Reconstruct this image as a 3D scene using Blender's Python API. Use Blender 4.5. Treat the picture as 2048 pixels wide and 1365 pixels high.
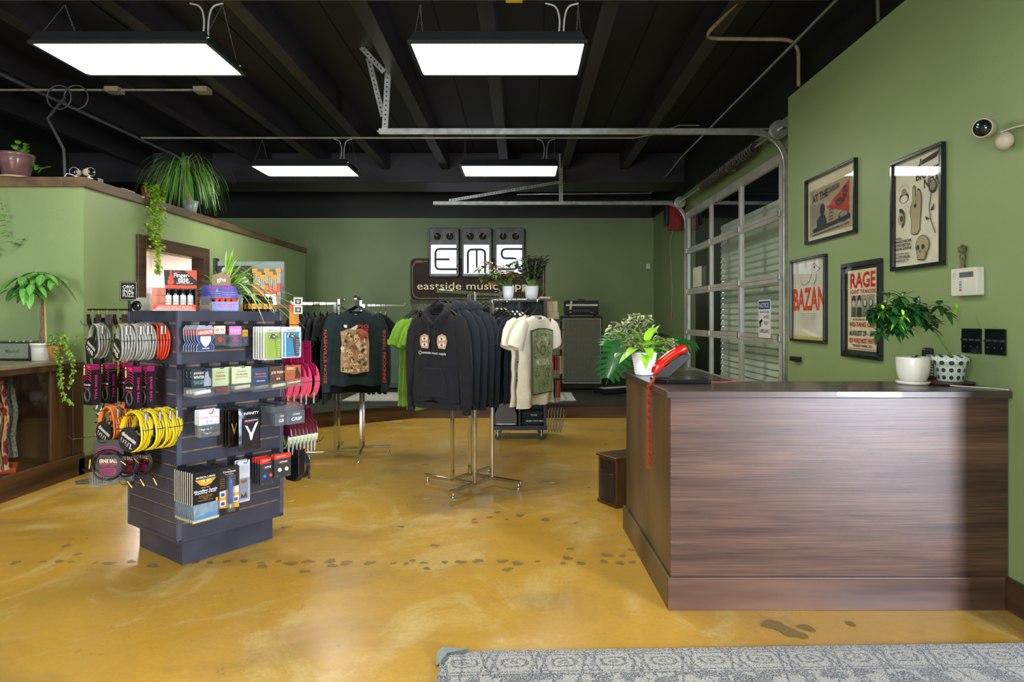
import bpy, math, random
from mathutils import Vector, Matrix
SC = bpy.context.scene
for o in list(bpy.data.objects): bpy.data.objects.remove(o)
COL = SC.collection
R_ = random.Random(7)
pi = math.pi
H0, F0 = 1.40, 1300.0           # eye height (m), focal length in pixels of a 2048 wide frame

# ---------------------------------------------------------------- camera
cam = bpy.data.cameras.new('camera'); camo = bpy.data.objects.new('camera', cam); COL.objects.link(camo)
cam.sensor_width = 36; cam.lens = 36 * F0 / 2048
cam.shift_x = -21 / 2048; cam.shift_y = -46.5 / 2048
cam.clip_start = .05; cam.clip_end = 100
camo.location = (0, 0, H0); camo.rotation_euler = (pi / 2, 0, 0)
SC.camera = camo
# ---------------------------------------------------------------- world, view
W = bpy.data.worlds.new('world'); SC.world = W; W.use_nodes = True
W.node_tree.nodes['Background'].inputs[0].default_value = (.80, .86, 1.0, 1)
W.node_tree.nodes['Background'].inputs[1].default_value = 1.2
SC.view_settings.view_transform = 'Standard'; SC.view_settings.look = 'None'
SC.view_settings.exposure = 1.25; SC.view_settings.gamma = 1.0
SC.view_settings.use_curve_mapping = False
# ---------------------------------------------------------------- daylight through the shopfront behind the camera
def area(name, loc, target, sx, sy, power, col):
    l = bpy.data.lights.new(name, 'AREA'); l.shape = 'RECTANGLE'; l.size = sx; l.size_y = sy
    l.energy = power; l.color = col
    o = bpy.data.objects.new(name, l); COL.objects.link(o); o.location = loc
    d = Vector(target) - Vector(loc); o.rotation_euler = d.to_track_quat('-Z', 'Y').to_euler(); return o
area('shopfront_daylight', (4.3, -1.9, 1.5), (.4, 4.2, .9), .7, 2.2, 290, (.80, .84, 1.0))
area('shopfront_window_light', (-3.2, -4.1, 1.8), (-3.2, 6, 1.3), 3.6, 2.0, 210, (.86, .9, 1.0))
LAMP = 10.5                        # strength of the fluorescent diffusers

# ---------------------------------------------------------------- helpers
def lin(c):
    if isinstance(c, str):
        c = [int(c[i:i + 2], 16) / 255 for i in (0, 2, 4)]
    return tuple(((x / 12.92) if x <= .04045 else ((x + .055) / 1.055) ** 2.4) for x in c[:3])
MATS = {}
def mat(name, c, c2=None, rough=.5, metal=0, scale=6, stretch=(1, 1, 1), bump=0, emit=0, trans=0, ior=1.45,
        coat=0, detail=5, lo=.35, hi=.65, spec=.5, alpha=1, sheen=0, bscale=None, uvedge=None, rib=0):
    if name in MATS: return MATS[name]
    m = bpy.data.materials.new(name); m.use_nodes = True; nt = m.node_tree; N = nt.nodes; L = nt.links
    b = N['Principled BSDF']; c = lin(c)
    b.inputs['Base Color'].default_value = (*c, 1); b.inputs['Roughness'].default_value = rough
    b.inputs['Metallic'].default_value = metal; b.inputs['Transmission Weight'].default_value = trans
    b.inputs['IOR'].default_value = ior; b.inputs['Coat Weight'].default_value = coat
    b.inputs['Specular IOR Level'].default_value = spec; b.inputs['Alpha'].default_value = alpha
    b.inputs['Sheen Weight'].default_value = sheen
    tc = N.new('ShaderNodeTexCoord'); mp = N.new('ShaderNodeMapping'); mp.inputs['Scale'].default_value = stretch
    L.new(tc.outputs['Object'], mp.inputs[0])
    if c2 is None: c2 = tuple(min(1, x * .86) for x in c)
    else: c2 = lin(c2)
    nz = N.new('ShaderNodeTexNoise'); nz.inputs['Scale'].default_value = scale; nz.inputs['Detail'].default_value = detail
    L.new(mp.outputs[0], nz.inputs['Vector'])
    rp = N.new('ShaderNodeValToRGB'); rp.color_ramp.elements[0].position = lo; rp.color_ramp.elements[1].position = hi
    rp.color_ramp.elements[0].color = (*c, 1); rp.color_ramp.elements[1].color = (*c2, 1)
    L.new(nz.outputs[0], rp.inputs[0]); colout = rp.outputs[0]
    if uvedge is not None:
        sp = N.new('ShaderNodeSeparateXYZ'); L.new(tc.outputs['UV'], sp.inputs[0])
        a = N.new('ShaderNodeMath'); a.operation = 'SUBTRACT'; a.inputs[1].default_value = .5; L.new(sp.outputs[0], a.inputs[0])
        ab = N.new('ShaderNodeMath'); ab.operation = 'ABSOLUTE'; L.new(a.outputs[0], ab.inputs[0])
        r2 = N.new('ShaderNodeMapRange'); r2.inputs[1].default_value = uvedge[1]; r2.inputs[2].default_value = uvedge[2]
        L.new(ab.outputs[0], r2.inputs[0])
        mx = N.new('ShaderNodeMix'); mx.data_type = 'RGBA'; L.new(r2.outputs[0], mx.inputs[0]); L.new(colout, mx.inputs[6])
        mx.inputs[7].default_value = (*lin(uvedge[0]), 1); colout = mx.outputs[2]
    L.new(colout, b.inputs['Base Color'])
    if emit:
        b.inputs['Emission Color'].default_value = (*c, 1); b.inputs['Emission Strength'].default_value = emit
    if bump:
        bp = N.new('ShaderNodeBump'); bp.inputs['Strength'].default_value = bump; bp.inputs['Distance'].default_value = .01
        if bscale:
            n2 = N.new('ShaderNodeTexNoise'); n2.inputs['Scale'].default_value = bscale; n2.inputs['Detail'].default_value = 4
            L.new(mp.outputs[0], n2.inputs['Vector']); L.new(n2.outputs[0], bp.inputs['Height'])
        else: L.new(nz.outputs[0], bp.inputs['Height'])
        L.new(bp.outputs[0], b.inputs['Normal'])
    MATS[name] = m; return m
def plain(hexc, rough=.5, metal=0, **k):
    return mat('paint_%s_%d_%d' % (hexc, int(rough * 100), int(metal * 100)), hexc, rough=rough, metal=metal, **k)

_tc = {}
def text_geo(s, bold=0):
    s0 = s; s = (s, bold)
    if s not in _tc:
        cu = bpy.data.curves.new('t', 'FONT'); cu.body = s0; cu.resolution_u = 3; cu.offset = bold; cu.align_x = 'LEFT'
        ob = bpy.data.objects.new('t', cu); me = bpy.data.meshes.new_from_object(ob)
        v = [(a.co.x, a.co.y) for a in me.vertices]; f = [tuple(p.vertices) for p in me.polygons]
        bpy.data.objects.remove(ob); bpy.data.curves.remove(cu); bpy.data.meshes.remove(me)
        x0 = min(a[0] for a in v); x1 = max(a[0] for a in v); y0 = min(a[1] for a in v); y1 = max(a[1] for a in v)
        _tc[s] = ([((a[0] - x0) / (x1 - x0), (a[1] - y0) / (y1 - y0)) for a in v], f, (x1 - x0) / (y1 - y0))
    return _tc[s]

def glassy(name, gl=.06, tint='f4f8f8', haze=0.0, rough=.03):
    """thin see-through sheet: mostly transparent with a fresnel reflection"""
    if name in MATS: return MATS[name]
    m = bpy.data.materials.new(name); m.use_nodes = True; N = m.node_tree.nodes; L = m.node_tree.links; out = N['Material Output']
    N.remove(N['Principled BSDF']); tr = N.new('ShaderNodeBsdfTransparent'); tr.inputs[0].default_value = (*lin(tint), 1)
    g = N.new('ShaderNodeBsdfGlossy'); g.inputs['Roughness'].default_value = rough; d = N.new('ShaderNodeBsdfDiffuse'); d.inputs[0].default_value = (.8, .82, .84, 1)
    lf = N.new('ShaderNodeLayerWeight'); lf.inputs[0].default_value = .5; lw = N.new('ShaderNodeMath'); lw.operation = 'POWER'; lw.inputs[1].default_value = 4.5; L.new(lf.outputs['Facing'], lw.inputs[0])
    ad = N.new('ShaderNodeMath'); ad.operation = 'ADD'; ad.inputs[1].default_value = gl; L.new(lw.outputs[0], ad.inputs[0])
    x1 = N.new('ShaderNodeMixShader'); x1.inputs[0].default_value = haze; L.new(tr.outputs[0], x1.inputs[1]); L.new(d.outputs[0], x1.inputs[2])
    x2 = N.new('ShaderNodeMixShader'); L.new(ad.outputs[0], x2.inputs[0]); L.new(x1.outputs[0], x2.inputs[1]); L.new(g.outputs[0], x2.inputs[2]); L.new(x2.outputs[0], out.inputs[0])
    MATS[name] = m; return m
class MB:
    """collects shapes in local coordinates, then becomes ONE mesh object"""
    def __init__(s): s.v = []; s.f = []; s.sm = []; s.uv = {}; s.M = None; s.fm = []; s.ms = []; s.ci = 0
    def ink(s, m):
        """following shapes are printed / made in material m (None = the base material)"""
        if m is None: s.ci = 0; return s
        if isinstance(m, str): m = plain(m, .55)
        if m not in s.ms: s.ms.append(m)
        s.ci = s.ms.index(m) + 1; return s
    def add(s, vs, fs, smooth=False, uvs=None):
        b = len(s.v)
        if s.M is not None: vs = [s.M @ Vector(p) for p in vs]
        s.v += [tuple(p) for p in vs]
        for i, f in enumerate(fs):
            if uvs: s.uv[len(s.f)] = [uvs[j] for j in f]
            s.f.append(tuple(b + j for j in f)); s.sm.append(smooth); s.fm.append(s.ci)
        return s
    def box(s, x0, x1, y0, y1, z0, z1):
        v = [(x, y, z) for z in (z0, z1) for y in (y0, y1) for x in (x0, x1)]
        return s.add(v, [(0, 2, 3, 1), (4, 5, 7, 6), (0, 1, 5, 4), (2, 6, 7, 3), (0, 4, 6, 2), (1, 3, 7, 5)])
    def cbox(s, c, d): return s.box(c[0] - d[0] / 2, c[0] + d[0] / 2, c[1] - d[1] / 2, c[1] + d[1] / 2, c[2] - d[2] / 2, c[2] + d[2] / 2)
    def bar(s, p0, p1, w, h, up=(0, 0, 1)):
        p0, p1 = Vector(p0), Vector(p1); d = (p1 - p0).normalized(); u = Vector(up)
        if abs(d.dot(u)) > .98: u = Vector((1, 0, 0))
        a = d.cross(u).normalized(); b = a.cross(d)
        v = [p + a * (i * w / 2) + b * (j * h / 2) for p in (p0, p1) for i, j in ((-1, -1), (1, -1), (1, 1), (-1, 1))]
        return s.add(v, [(3, 2, 1, 0), (4, 5, 6, 7), (0, 1, 5, 4), (1, 2, 6, 5), (2, 3, 7, 6), (3, 0, 4, 7)])
    def rings(s, rs, closed=False, caps=True, smooth=True):
        n = len(rs[0]); v = [p for r in rs for p in r]; f = []
        m = len(rs) if closed else len(rs) - 1
        for i in range(m):
            a = i * n; b = ((i + 1) % len(rs)) * n
            for j in range(n): f.append((a + j, a + (j + 1) % n, b + (j + 1) % n, b + j))
        s.add(v, f, smooth)
        if caps and not closed:
            s.add(rs[0], [tuple(range(n - 1, -1, -1))]); s.add(rs[-1], [tuple(range(n))])
        return s
    def tube(s, pts, r, seg=8, closed=False, flat=1.0):
        P = [Vector(p) for p in pts]; n = len(P); R = r if isinstance(r, (list, tuple)) else [r] * n
        rs = []; nrm = None
        for i in range(n):
            a = P[(i - 1) % n] if (closed or i) else P[0]; b = P[(i + 1) % n] if (closed or i < n - 1) else P[-1]
            t = (b - a)
            if t.length < 1e-9: t = Vector((0, 0, 1))
            t.normalize()
            if nrm is None:
                u = Vector((0, 0, 1)) if abs(t.z) < .9 else Vector((1, 0, 0)); nrm = (u - t * u.dot(t)).normalized()
            else:
                nrm = nrm - t * nrm.dot(t)
                if nrm.length < 1e-6: nrm = Vector((1, 0, 0)) - t * t.x
                nrm.normalize()
            bn = t.cross(nrm)
            rs.append([P[i] + (nrm * math.cos(2 * pi * k / seg) + bn * math.sin(2 * pi * k / seg) * flat) * R[i] for k in range(seg)])
        return s.rings(rs, closed)
    def cyl(s, p0, p1, r, seg=16, r2=None): return s.tube([p0, p1], [r, r if r2 is None else r2], seg)
    def lathe(s, prof, c=(0, 0, 0), seg=24, caps=True, axis='z', wob=None, smooth=True):
        rs = []
        for r, z in prof:
            ring = []
            for k in range(seg):
                a = 2 * pi * k / seg; q = r * (1 + (wob(a) if wob else 0))
                x, y = q * math.cos(a), q * math.sin(a)
                ring.append((c[0] + x, c[1] + y, c[2] + z) if axis == 'z' else ((c[0] + x, c[1] - z, c[2] + y) if axis == '-y' else (c[0] + z, c[1] + x, c[2] + y)))
            rs.append(ring)
        return s.rings(rs, caps=caps, smooth=smooth)
    def ell(s, c, rx, ry, rz, seg=14, n=8):
        rs = []
        for i in range(n + 1):
            a = -pi / 2 + pi * i / n; cr = max(math.cos(a), .02)
            rs.append([(c[0] + rx * cr * math.cos(2 * pi * k / seg), c[1] + ry * cr * math.sin(2 * pi * k / seg), c[2] + rz * math.sin(a)) for k in range(seg)])
        return s.rings(rs)
    def prism(s, poly, y0, y1):
        """poly in the XZ plane, extruded along y (y0 = side facing the viewer, -y)"""
        n = len(poly); ar = sum(poly[i][0] * poly[(i + 1) % n][1] - poly[(i + 1) % n][0] * poly[i][1] for i in range(n))
        if ar < 0: poly = poly[::-1]
        v = [(x, y0, z) for x, z in poly] + [(x, y1, z) for x, z in poly]
        f = [tuple(range(n)), tuple(range(2 * n - 1, n - 1, -1))] + [((i + 1) % n, i, n + i, n + (i + 1) % n) for i in range(n)]
        return s.add(v, f)
    def vprism(s, poly, z0, z1):
        n = len(poly); ar = sum(poly[i][0] * poly[(i + 1) % n][1] - poly[(i + 1) % n][0] * poly[i][1] for i in range(n))
        if ar < 0: poly = poly[::-1]
        v = [(x, y, z0) for x, y in poly] + [(x, y, z1) for x, y in poly]
        f = [tuple(range(n - 1, -1, -1)), tuple(range(n, 2 * n))] + [(i, (i + 1) % n, n + (i + 1) % n, n + i) for i in range(n)]
        return s.add(v, f)
    def text(s, t, cx, cz, w, h, y=0.0, ang=0.0, keep=False, bold=.012):
        v, f, asp = text_geo(t, bold)
        if keep: 
            if asp * h > w: h = w / asp
            else: w = asp * h
        ca, sa = math.cos(ang), math.sin(ang); out = []
        for a, b in v:
            x, z = (a - .5) * w, (b - .5) * h
            out.append((cx + x * ca - z * sa, y, cz + x * sa + z * ca))
        return s.add(out, f)
    def leaf(s, base, d, L, w, droop=.3, n=6, shape='oval', fold=.25, up=(0, 0, 1), curl=0):
        base = Vector(base); d = Vector(d).normalized(); u = Vector(up)
        side = d.cross(u)
        if side.length < .05: side = d.cross(Vector((1, .3, 0)))
        side.normalize(); nn = side.cross(d).normalized()
        vs = []; uv = []; fs = []
        for i in range(n + 1):
            t = i / n
            if shape == 'oval': q = math.sin(pi * min(1, t * .97 + .03)) ** .8
            elif shape == 'lance': q = math.sin(pi * t ** .75) ** .9 if t > 0 else 0
            elif shape == 'blade': q = min(1, t * 8 + .5) * (1 - t ** 3) 
            elif shape == 'heart': q = (math.sin(pi * (t * .86 + .14)) ** .7) * (1 - .35 * t) * 1.15
            elif shape == 'obov': q = math.sin(pi * t ** 1.35) ** .8 if t > 0 else 0
            else: q = 1
            q = max(q, .02)
            p = base + d * (L * t) - Vector((0, 0, 1)) * (droop * L * t * t) + nn * (curl * L * t * t)
            hw = w * q / 2; lift = nn * (fold * hw)
            vs += [p - side * hw + lift, p, p + side * hw + lift]; uv += [(0, t), (.5, t), (1, t)]
            if i:
                a = 3 * (i - 1); fs += [(a, a + 1, a + 4, a + 3), (a + 1, a + 2, a + 5, a + 4)]
        return s.add(vs, fs, True, uv)
    def build(s, name, m, parent=None, bevel=0, seg=2):
        me = bpy.data.meshes.new(name); me.from_pydata(s.v, [], s.f)
        me.polygons.foreach_set('use_smooth', s.sm)
        if s.uv:
            ul = me.uv_layers.new(name='UVMap')
            for fi, uvs in s.uv.items():
                for k, li in enumerate(me.polygons[fi].loop_indices): ul.data[li].uv = uvs[k]
        me.materials.append(m)
        for q in s.ms: me.materials.append(q)
        if s.ms: me.polygons.foreach_set('material_index', s.fm)
        me.update()
        o = bpy.data.objects.new(name, me); COL.objects.link(o)
        if parent: o.parent = parent
        if bevel:
            b = o.modifiers.new('bevel', 'BEVEL'); b.width = bevel; b.segments = seg; b.limit_method = 'ANGLE'; b.angle_limit = .7
        return o

def tag(o, label=None, cat=None, group=None, kind=None):
    if label:
        o['label'] = label
        if len(label.split()) > 16: print('LONG', len(label.split()), label)
    if cat: o['category'] = cat
    if group: o['group'] = group
    if kind: o['kind'] = kind
    return o
def thing(name, label, cat, loc=(0, 0, 0), rz=0, group=None, rot=None):
    o = bpy.data.objects.new(name, None); o.empty_display_size = .1; COL.objects.link(o); o.location = loc
    o.rotation_euler = rot if rot else (0, 0, rz); return tag(o, label, cat, group)
def struct(name, mb, m, parent=None, bevel=0):
    o = mb.build(name, m, parent, bevel)
    if parent is None: o['kind'] = 'structure'
    return o
KIDS = {}
def copy_tree(root, loc, rz=None, label=None, group=None, rot=None):
    def cp(o, par):
        c = o.copy(); COL.objects.link(c); c.parent = par
        for ch in [k for k in ALLK(o)]: cp(ch, c)
        return c
    def ALLK(o): return list(o.children)
    c = cp(root, None); c.location = loc
    if rz is not None: c.rotation_euler = (0, 0, rz)
    if rot is not None: c.rotation_euler = rot
    if label: tag(c, label)
    if group: c['group'] = group
    return c
def wp(px, py, Y): return Vector(((px - 1045) * Y / F0, Y, H0 + (636 - py) * Y / F0))
def arc(cx, cz, r, a0, a1, n, y=0): return [(cx + r * math.cos(a0 + (a1 - a0) * i / n), y, cz + r * math.sin(a0 + (a1 - a0) * i / n)) for i in range(n + 1)]
def rrect(x0, x1, z0, z1, r, n=5):
    p = []
    for cx, cz, a in ((x1 - r, z1 - r, 0), (x0 + r, z1 - r, 90), (x0 + r, z0 + r, 180), (x1 - r, z0 + r, 270)):
        for i in range(n + 1):
            t = math.radians(a + 90 * i / n); p.append((cx + r * math.cos(t), cz + r * math.sin(t)))
    return p
# ---------------------------------------------------------------- room materials
WALLG = mat('sage_wall_paint', '869a64', '7f935f', rough=.42, scale=1.2, bump=.06, bscale=60)
BLACKP = mat('black_ceiling_paint', '19191d', '101013', rough=.6, scale=2)
JOISTM = mat('black_joist_paint', '2a2625', '1c1a1c', rough=.5, scale=3, stretch=(1, .15, 1))
UPPER = mat('dark_upper_wall_paint', '1c2016', '15180f', rough=.5, scale=2)
DWOOD = mat('dark_stained_wood', '523a26', '2b1c12', rough=.42, scale=3.2, stretch=(1, .18, 5), bump=.15, lo=.3, hi=.7)
GALV = mat('galvanised_steel', 'b9bcae', '9a9d90', rough=.33, metal=.75, scale=12)
PIPE = mat('painted_conduit_tan', '8f8468', '6f6650', rough=.45, scale=5)
CHROME = mat('chrome', 'e6e6e2', rough=.09, metal=1)
BLKPL = mat('black_plastic', '141417', rough=.35)
WHTPL = mat('white_plastic', 'e6e4dc', rough=.35)

def floor_mat():
    m = bpy.data.materials.new('stained_concrete'); m.use_nodes = True; nt = m.node_tree; N = nt.nodes; L = nt.links
    b = N['Principled BSDF']; tc = N.new('ShaderNodeTexCoord')
    def noise(sc, det=5, st=(1, 1, 1), rough=.6, dist=0):
        mp = N.new('ShaderNodeMapping'); mp.inputs['Scale'].default_value = st; L.new(tc.outputs['Object'], mp.inputs[0])
        n = N.new('ShaderNodeTexNoise'); n.inputs['Scale'].default_value = sc; n.inputs['Detail'].default_value = det
        n.inputs['Roughness'].default_value = rough; n.inputs['Distortion'].default_value = dist
        L.new(mp.outputs[0], n.inputs['Vector']); return n.outputs[0]
    def ramp(src, stops):
        r = N.new('ShaderNodeValToRGB'); e = r.color_ramp.elements
        while len(e) < len(stops): e.new(.5)
        for i, (p, c) in enumerate(stops): e[i].position = p; e[i].color = (*lin(c), 1) if isinstance(c, str) else (c, c, c, 1)
        L.new(src, r.inputs[0]); return r.outputs[0]
    def mix(f, a, c, mode='MIX', fac=None):
        x = N.new('ShaderNodeMix'); x.data_type = 'RGBA'; x.blend_type = mode
        if f is not None: L.new(f, x.inputs[0])
        else: x.inputs[0].default_value = fac
        L.new(a, x.inputs[6])
        if isinstance(c, str): x.inputs[7].default_value = (*lin(c), 1)
        else: L.new(c, x.inputs[7])
        return x.outputs[2]
    base = ramp(noise(.55, 6, dist=.6), [(.30, 'b4861c'), (.5, 'c89a32'), (.68, 'bc9448')])
    mott = ramp(noise(2.6, 8, dist=1.2), [(.4, 0.0), (.56, .8)])
    c = mix(mott, base, 'ba9038')
    pale = ramp(noise(1.7, 9, (1, .8, 1), .72, .8), [(.51, 0.0), (.64, .85)])
    c = mix(pale, c, 'd2bc7c')
    dark = ramp(noise(.8, 7, (1, 1.8, 1), .65, .5), [(.53, 0.0), (.68, .75)])
    c = mix(dark, c, '836a44')
    fine = ramp(noise(38, 6, rough=.8), [(.3, .0), (.8, .6)])
    c = mix(fine, c, '9a7a2e')
    vc = N.new('ShaderNodeTexVoronoi'); vc.feature = 'DISTANCE_TO_EDGE'; vc.inputs['Scale'].default_value = 9
    nv = N.new('ShaderNodeMix'); nv.data_type = 'RGBA'; nv.inputs[0].default_value = .12
    n3 = N.new('ShaderNodeTexNoise'); n3.inputs['Scale'].default_value = 9; L.new(tc.outputs['Object'], n3.inputs[0])
    L.new(tc.outputs['Object'], nv.inputs[6]); L.new(n3.outputs[1], nv.inputs[7]); L.new(nv.outputs[2], vc.inputs['Vector'])
    crack = ramp(vc.outputs[0], [(0, .55), (.012, 0.0)])
    cm = N.new('ShaderNodeMath'); cm.operation = 'MULTIPLY'; L.new(crack, cm.inputs[0]); L.new(ramp(noise(1.1), [(.45, 0.0), (.6, .8)]), cm.inputs[1])
    c = mix(cm.outputs[0], c, '6d5428')
    L.new(c, b.inputs['Base Color'])
    r = N.new('ShaderNodeMapRange'); r.inputs[3].default_value = .20; r.inputs[4].default_value = .42; L.new(noise(3, 6), r.inputs[0])
    L.new(r.outputs[0], b.inputs['Roughness'])
    b.inputs['Coat Weight'].default_value = .25; b.inputs['Coat Roughness'].default_value = .22
    bp = N.new('ShaderNodeBump'); bp.inputs['Strength'].default_value = .05; bp.inputs['Distance'].default_value = .01
    L.new(noise(25, 5), bp.inputs['Height']); L.new(bp.outputs[0], b.inputs['Normal'])
    return m
FLOOR = floor_mat()
fl = struct('floor', MB().box(-7.3, 4.6, -4.2, 13.1, -.1, 0), FLOOR)
# old adhesive spots worn into the concrete
BZ = [.0004]
def blob(mb, x, y, r, rnd, z=None):
    BZ[0] += .00003; z = BZ[0]
    n = 15; a0 = rnd.random() * 6; q1, q2, q3 = rnd.random() * 6, rnd.random() * 6, rnd.random() * 6
    rr = [r * (1 + .22 * math.sin(2 * pi * 2 * i / n + q1) + .16 * math.sin(2 * pi * 3 * i / n + q2) + .1 * math.sin(2 * pi * 5 * i / n + q3)) for i in range(n)]
    mb.add([(x + rr[i] * math.cos(a0 + 2 * pi * i / n) * 1.15, y + rr[i] * math.sin(a0 + 2 * pi * i / n), z) for i in range(n)], [tuple(range(n))])
rs = random.Random(3); sp = MB(); x = -3.4
while x < .85:
    if not (-2.2 < x < -1.93): blob(sp, x, 3.72 + rs.uniform(-.02, .02), rs.uniform(.012, .032), rs)
    if rs.random() < .3: blob(sp, x + .03, 3.62 + rs.uniform(-.06, .3), rs.uniform(.012, .03), rs)
    x += rs.uniform(.07, .15)
for _ in range(14): blob(sp, rs.uniform(-3.2, .8), rs.uniform(3.9, 4.7), rs.uniform(.008, .024), rs)
for a in ((1.15, 2.95, .05), (1.2, 2.88, .045), (1.28, 2.93, .03), (1.5, 2.97, .02), (-.02, 4.6, .03), (.16, 4.5, .03)): blob(sp, *a, rs)
sp.build('dark_spots', mat('worn_dark_spots', '8a7040', '74603c', rough=.5, scale=60), fl)
sp = MB()
for _ in range(26): blob(sp, rs.uniform(-1.9, 1.0), rs.uniform(4.5, 7.4), rs.uniform(.01, .028), rs)
sp.build('pale_chips', mat('pale_concrete_chips', 'c9bd92', 'a89c72', rough=.6, scale=50), fl)

# walls (green up to 3.37 m, dark above)
struct('wall_back', MB().box(-7.2, 2.75, 12.9, 13.05, 0, 3.38), WALLG)
struct('wall_back_upper', MB().box(-7.2, 2.75, 12.86, 13.05, 3.38, 4.1), UPPER)
wr = MB().box(2.6, 2.72, 5.74, 6.38, 0, 3.38).box(2.6, 2.72, 10.22, 12.9, 0, 3.38).box(2.6, 2.72, 6.38, 10.22, 3.06, 3.38)
struct('wall_right', wr, WALLG)
struct('wall_right_upper', MB().box(2.56, 2.8, 2.45, 12.9, 3.38, 4.1), UPPER)
struct('wall_poster', MB().box(2.34, 2.72, 2.55, 5.74, 0, 3.35), WALLG, bevel=.012)
struct('wall_front', MB().box(-7.2, -5.1, -4.35, -4.2, 0, 4.1).box(-1.3, 4.6, -4.35, -4.2, 0, 4.1).box(-5.1, -1.3, -4.35, -4.2, 0, .7).box(-5.1, -1.3, -4.35, -4.2, 2.9, 4.1), WALLG)
struct('wall_entry', MB().box(4.6, 4.7, -4.35, -3.0, 0, 4.1).box(4.6, 4.7, -.8, 2.7, 0, 4.1).box(4.6, 4.7, -3.0, -.8, 2.7, 4.1), WALLG)
struct('wall_entry_return', MB().box(2.72, 4.6, 2.55, 2.7, 0, 4.1), WALLG)
struct('wall_left_far', MB().box(-7.3, -7.2, -4.2, 13.0, 0, 4.1), UPPER)
# ceiling
ce = struct('ceiling', MB().box(-7.3, 4.6, -4.2, 13.05, 4.02, 4.12), BLACKP)
for k in range(-6, 5):
    x = -.28 + .94 * k
    if x > 2.5: continue
    struct('trim_joist_%d' % (k + 7), MB().box(x - .065, x + .065, -4.2, 10.3, 3.75, 4.02), JOISTM, bevel=.004)
mb = MB()
for k in range(-6, 3):
    x = -.28 + .94 * k + .47; mb.box(x - .004, x + .004, -4.2, 10.3, 4.012, 4.021)
mb.build('board_joints', mat('joint_black', '050506', rough=.8), ce)
struct('trim_girder', MB().box(-7.2, 2.6, 10.3, 11.1, 3.55, 4.02), JOISTM, bevel=.01)
# left partition with wood cap, doorway into the white back room
PX = -3.95
def part_wall():
    m = MB()
    m.box(PX - .12, PX, 5.97, 6.76, 0, 2.58); m.box(PX - .12, PX, 8.03, 11.8, 0, 2.58); m.box(PX - .12, PX, 6.76, 8.03, 2.14, 2.58)
    return m
struct('wall_partition', part_wall(), WALLG)
struct('wall_partition_front', MB().box(-7.2, PX, 5.85, 5.97, 0, 2.58), WALLG)
struct('wall_partition_end', MB().box(-7.2, PX - .12, 11.68, 11.8, 0, 2.58), WALLG)
CAPW = mat('weathered_cap_wood', '7a6346', '3a2a1c', rough=.55, scale=4, stretch=(1, .3, 2), bump=.2, lo=.3, hi=.72)
struct('trim_cap_side', MB().box(PX - .17, PX + .03, 5.82, 11.83, 2.575, 2.665), CAPW, bevel=.006)
struct('trim_cap_front', MB().box(-7.2, PX - .17, 5.82, 6.02, 2.575, 2.665), CAPW, bevel=.006)
struct('baseboard_partition', MB().box(PX, PX + .025, 5.75, 6.62, 0, .15).box(PX, PX + .025, 8.17, 11.8, 0, .15), DWOOD, bevel=.004)
struct('baseboard_right', MB().box(2.315, 2.34, 2.53, 3.13, 0, .155), DWOOD, bevel=.004)
fr = MB().box(PX - .13, PX + .03, 6.64, 6.78, 0, 2.26).box(PX - .13, PX + .03, 8.01, 8.15, 0, 2.26).box(PX - .13, PX + .03, 6.78, 8.01, 2.12, 2.26)
struct('trim_doorway', fr, DWOOD, bevel=.006)
# white back room behind the doorway
WHITEW = mat('white_room_paint', 'e9e2e2', 'ddd6d8', rough=.6, scale=2)
struct('wall_room_back', MB().box(-6.6, -6.5, 5.97, 11.6, 0, 2.56), WHITEW)
struct('wall_room_side', MB().box(-6.5, PX - .12, 11.4, 11.5, 0, 2.56), WHITEW)
struct('wall_room_near', MB().box(-6.5, PX - .12, 5.97, 6.02, 0, 2.56), WHITEW)
struct('ceiling_room', MB().box(-6.6, PX - .12, 5.97, 11.6, 2.56, 2.6), WHITEW)
rl = thing('troffer_light', 'white panel light on the ceiling inside the white back room', 'ceiling light', (-5.3, 9.6, 2.5))
MB().box(-.62, .62, -.31, .31, .0, .055).build('housing', WHTPL, rl, bevel=.004)
MB().box(-.6, .6, -.29, .29, -.004, 0.0).build('diffuser', mat('room_diffuser', 'fff6f2', emit=48), rl)
pg = thing('pegboard', 'white pegboard with rows of holes seen through the doorway', 'pegboard', (-6.05, 11.398, 1.3), -pi / 2)
mb = MB().box(0, .02, -.6, .75, 0, .95).ink(mat('peg_hole_grey', '9a9294'))
for i in range(26):
    for j in range(18): mb.add([(.0208, -.55 + i * .05 + a, .05 + j * .05 + b) for a, b in ((-.006, -.006), (.006, -.006), (.006, .006), (-.006, .006))], [(0, 1, 2, 3)])
mb.build('board', WHITEW, pg)
tc_ = thing('covered_cabinet', 'tall grey covered cabinet inside the white back room', 'cabinet', (-6.22, 10.9, 0), 0)
MB().box(-.22, .3, -.25, .2, 0, 1.9).build('cabinet', mat('grey_cover', '6c6668', '5c5658', rough=.8), tc_, bevel=.03)
MB().box(-.18, .26, -.26, -.25, .08, 1.8).build('front_panel', mat('dark_cover_panel', '4a4446', rough=.9), tc_)
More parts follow.
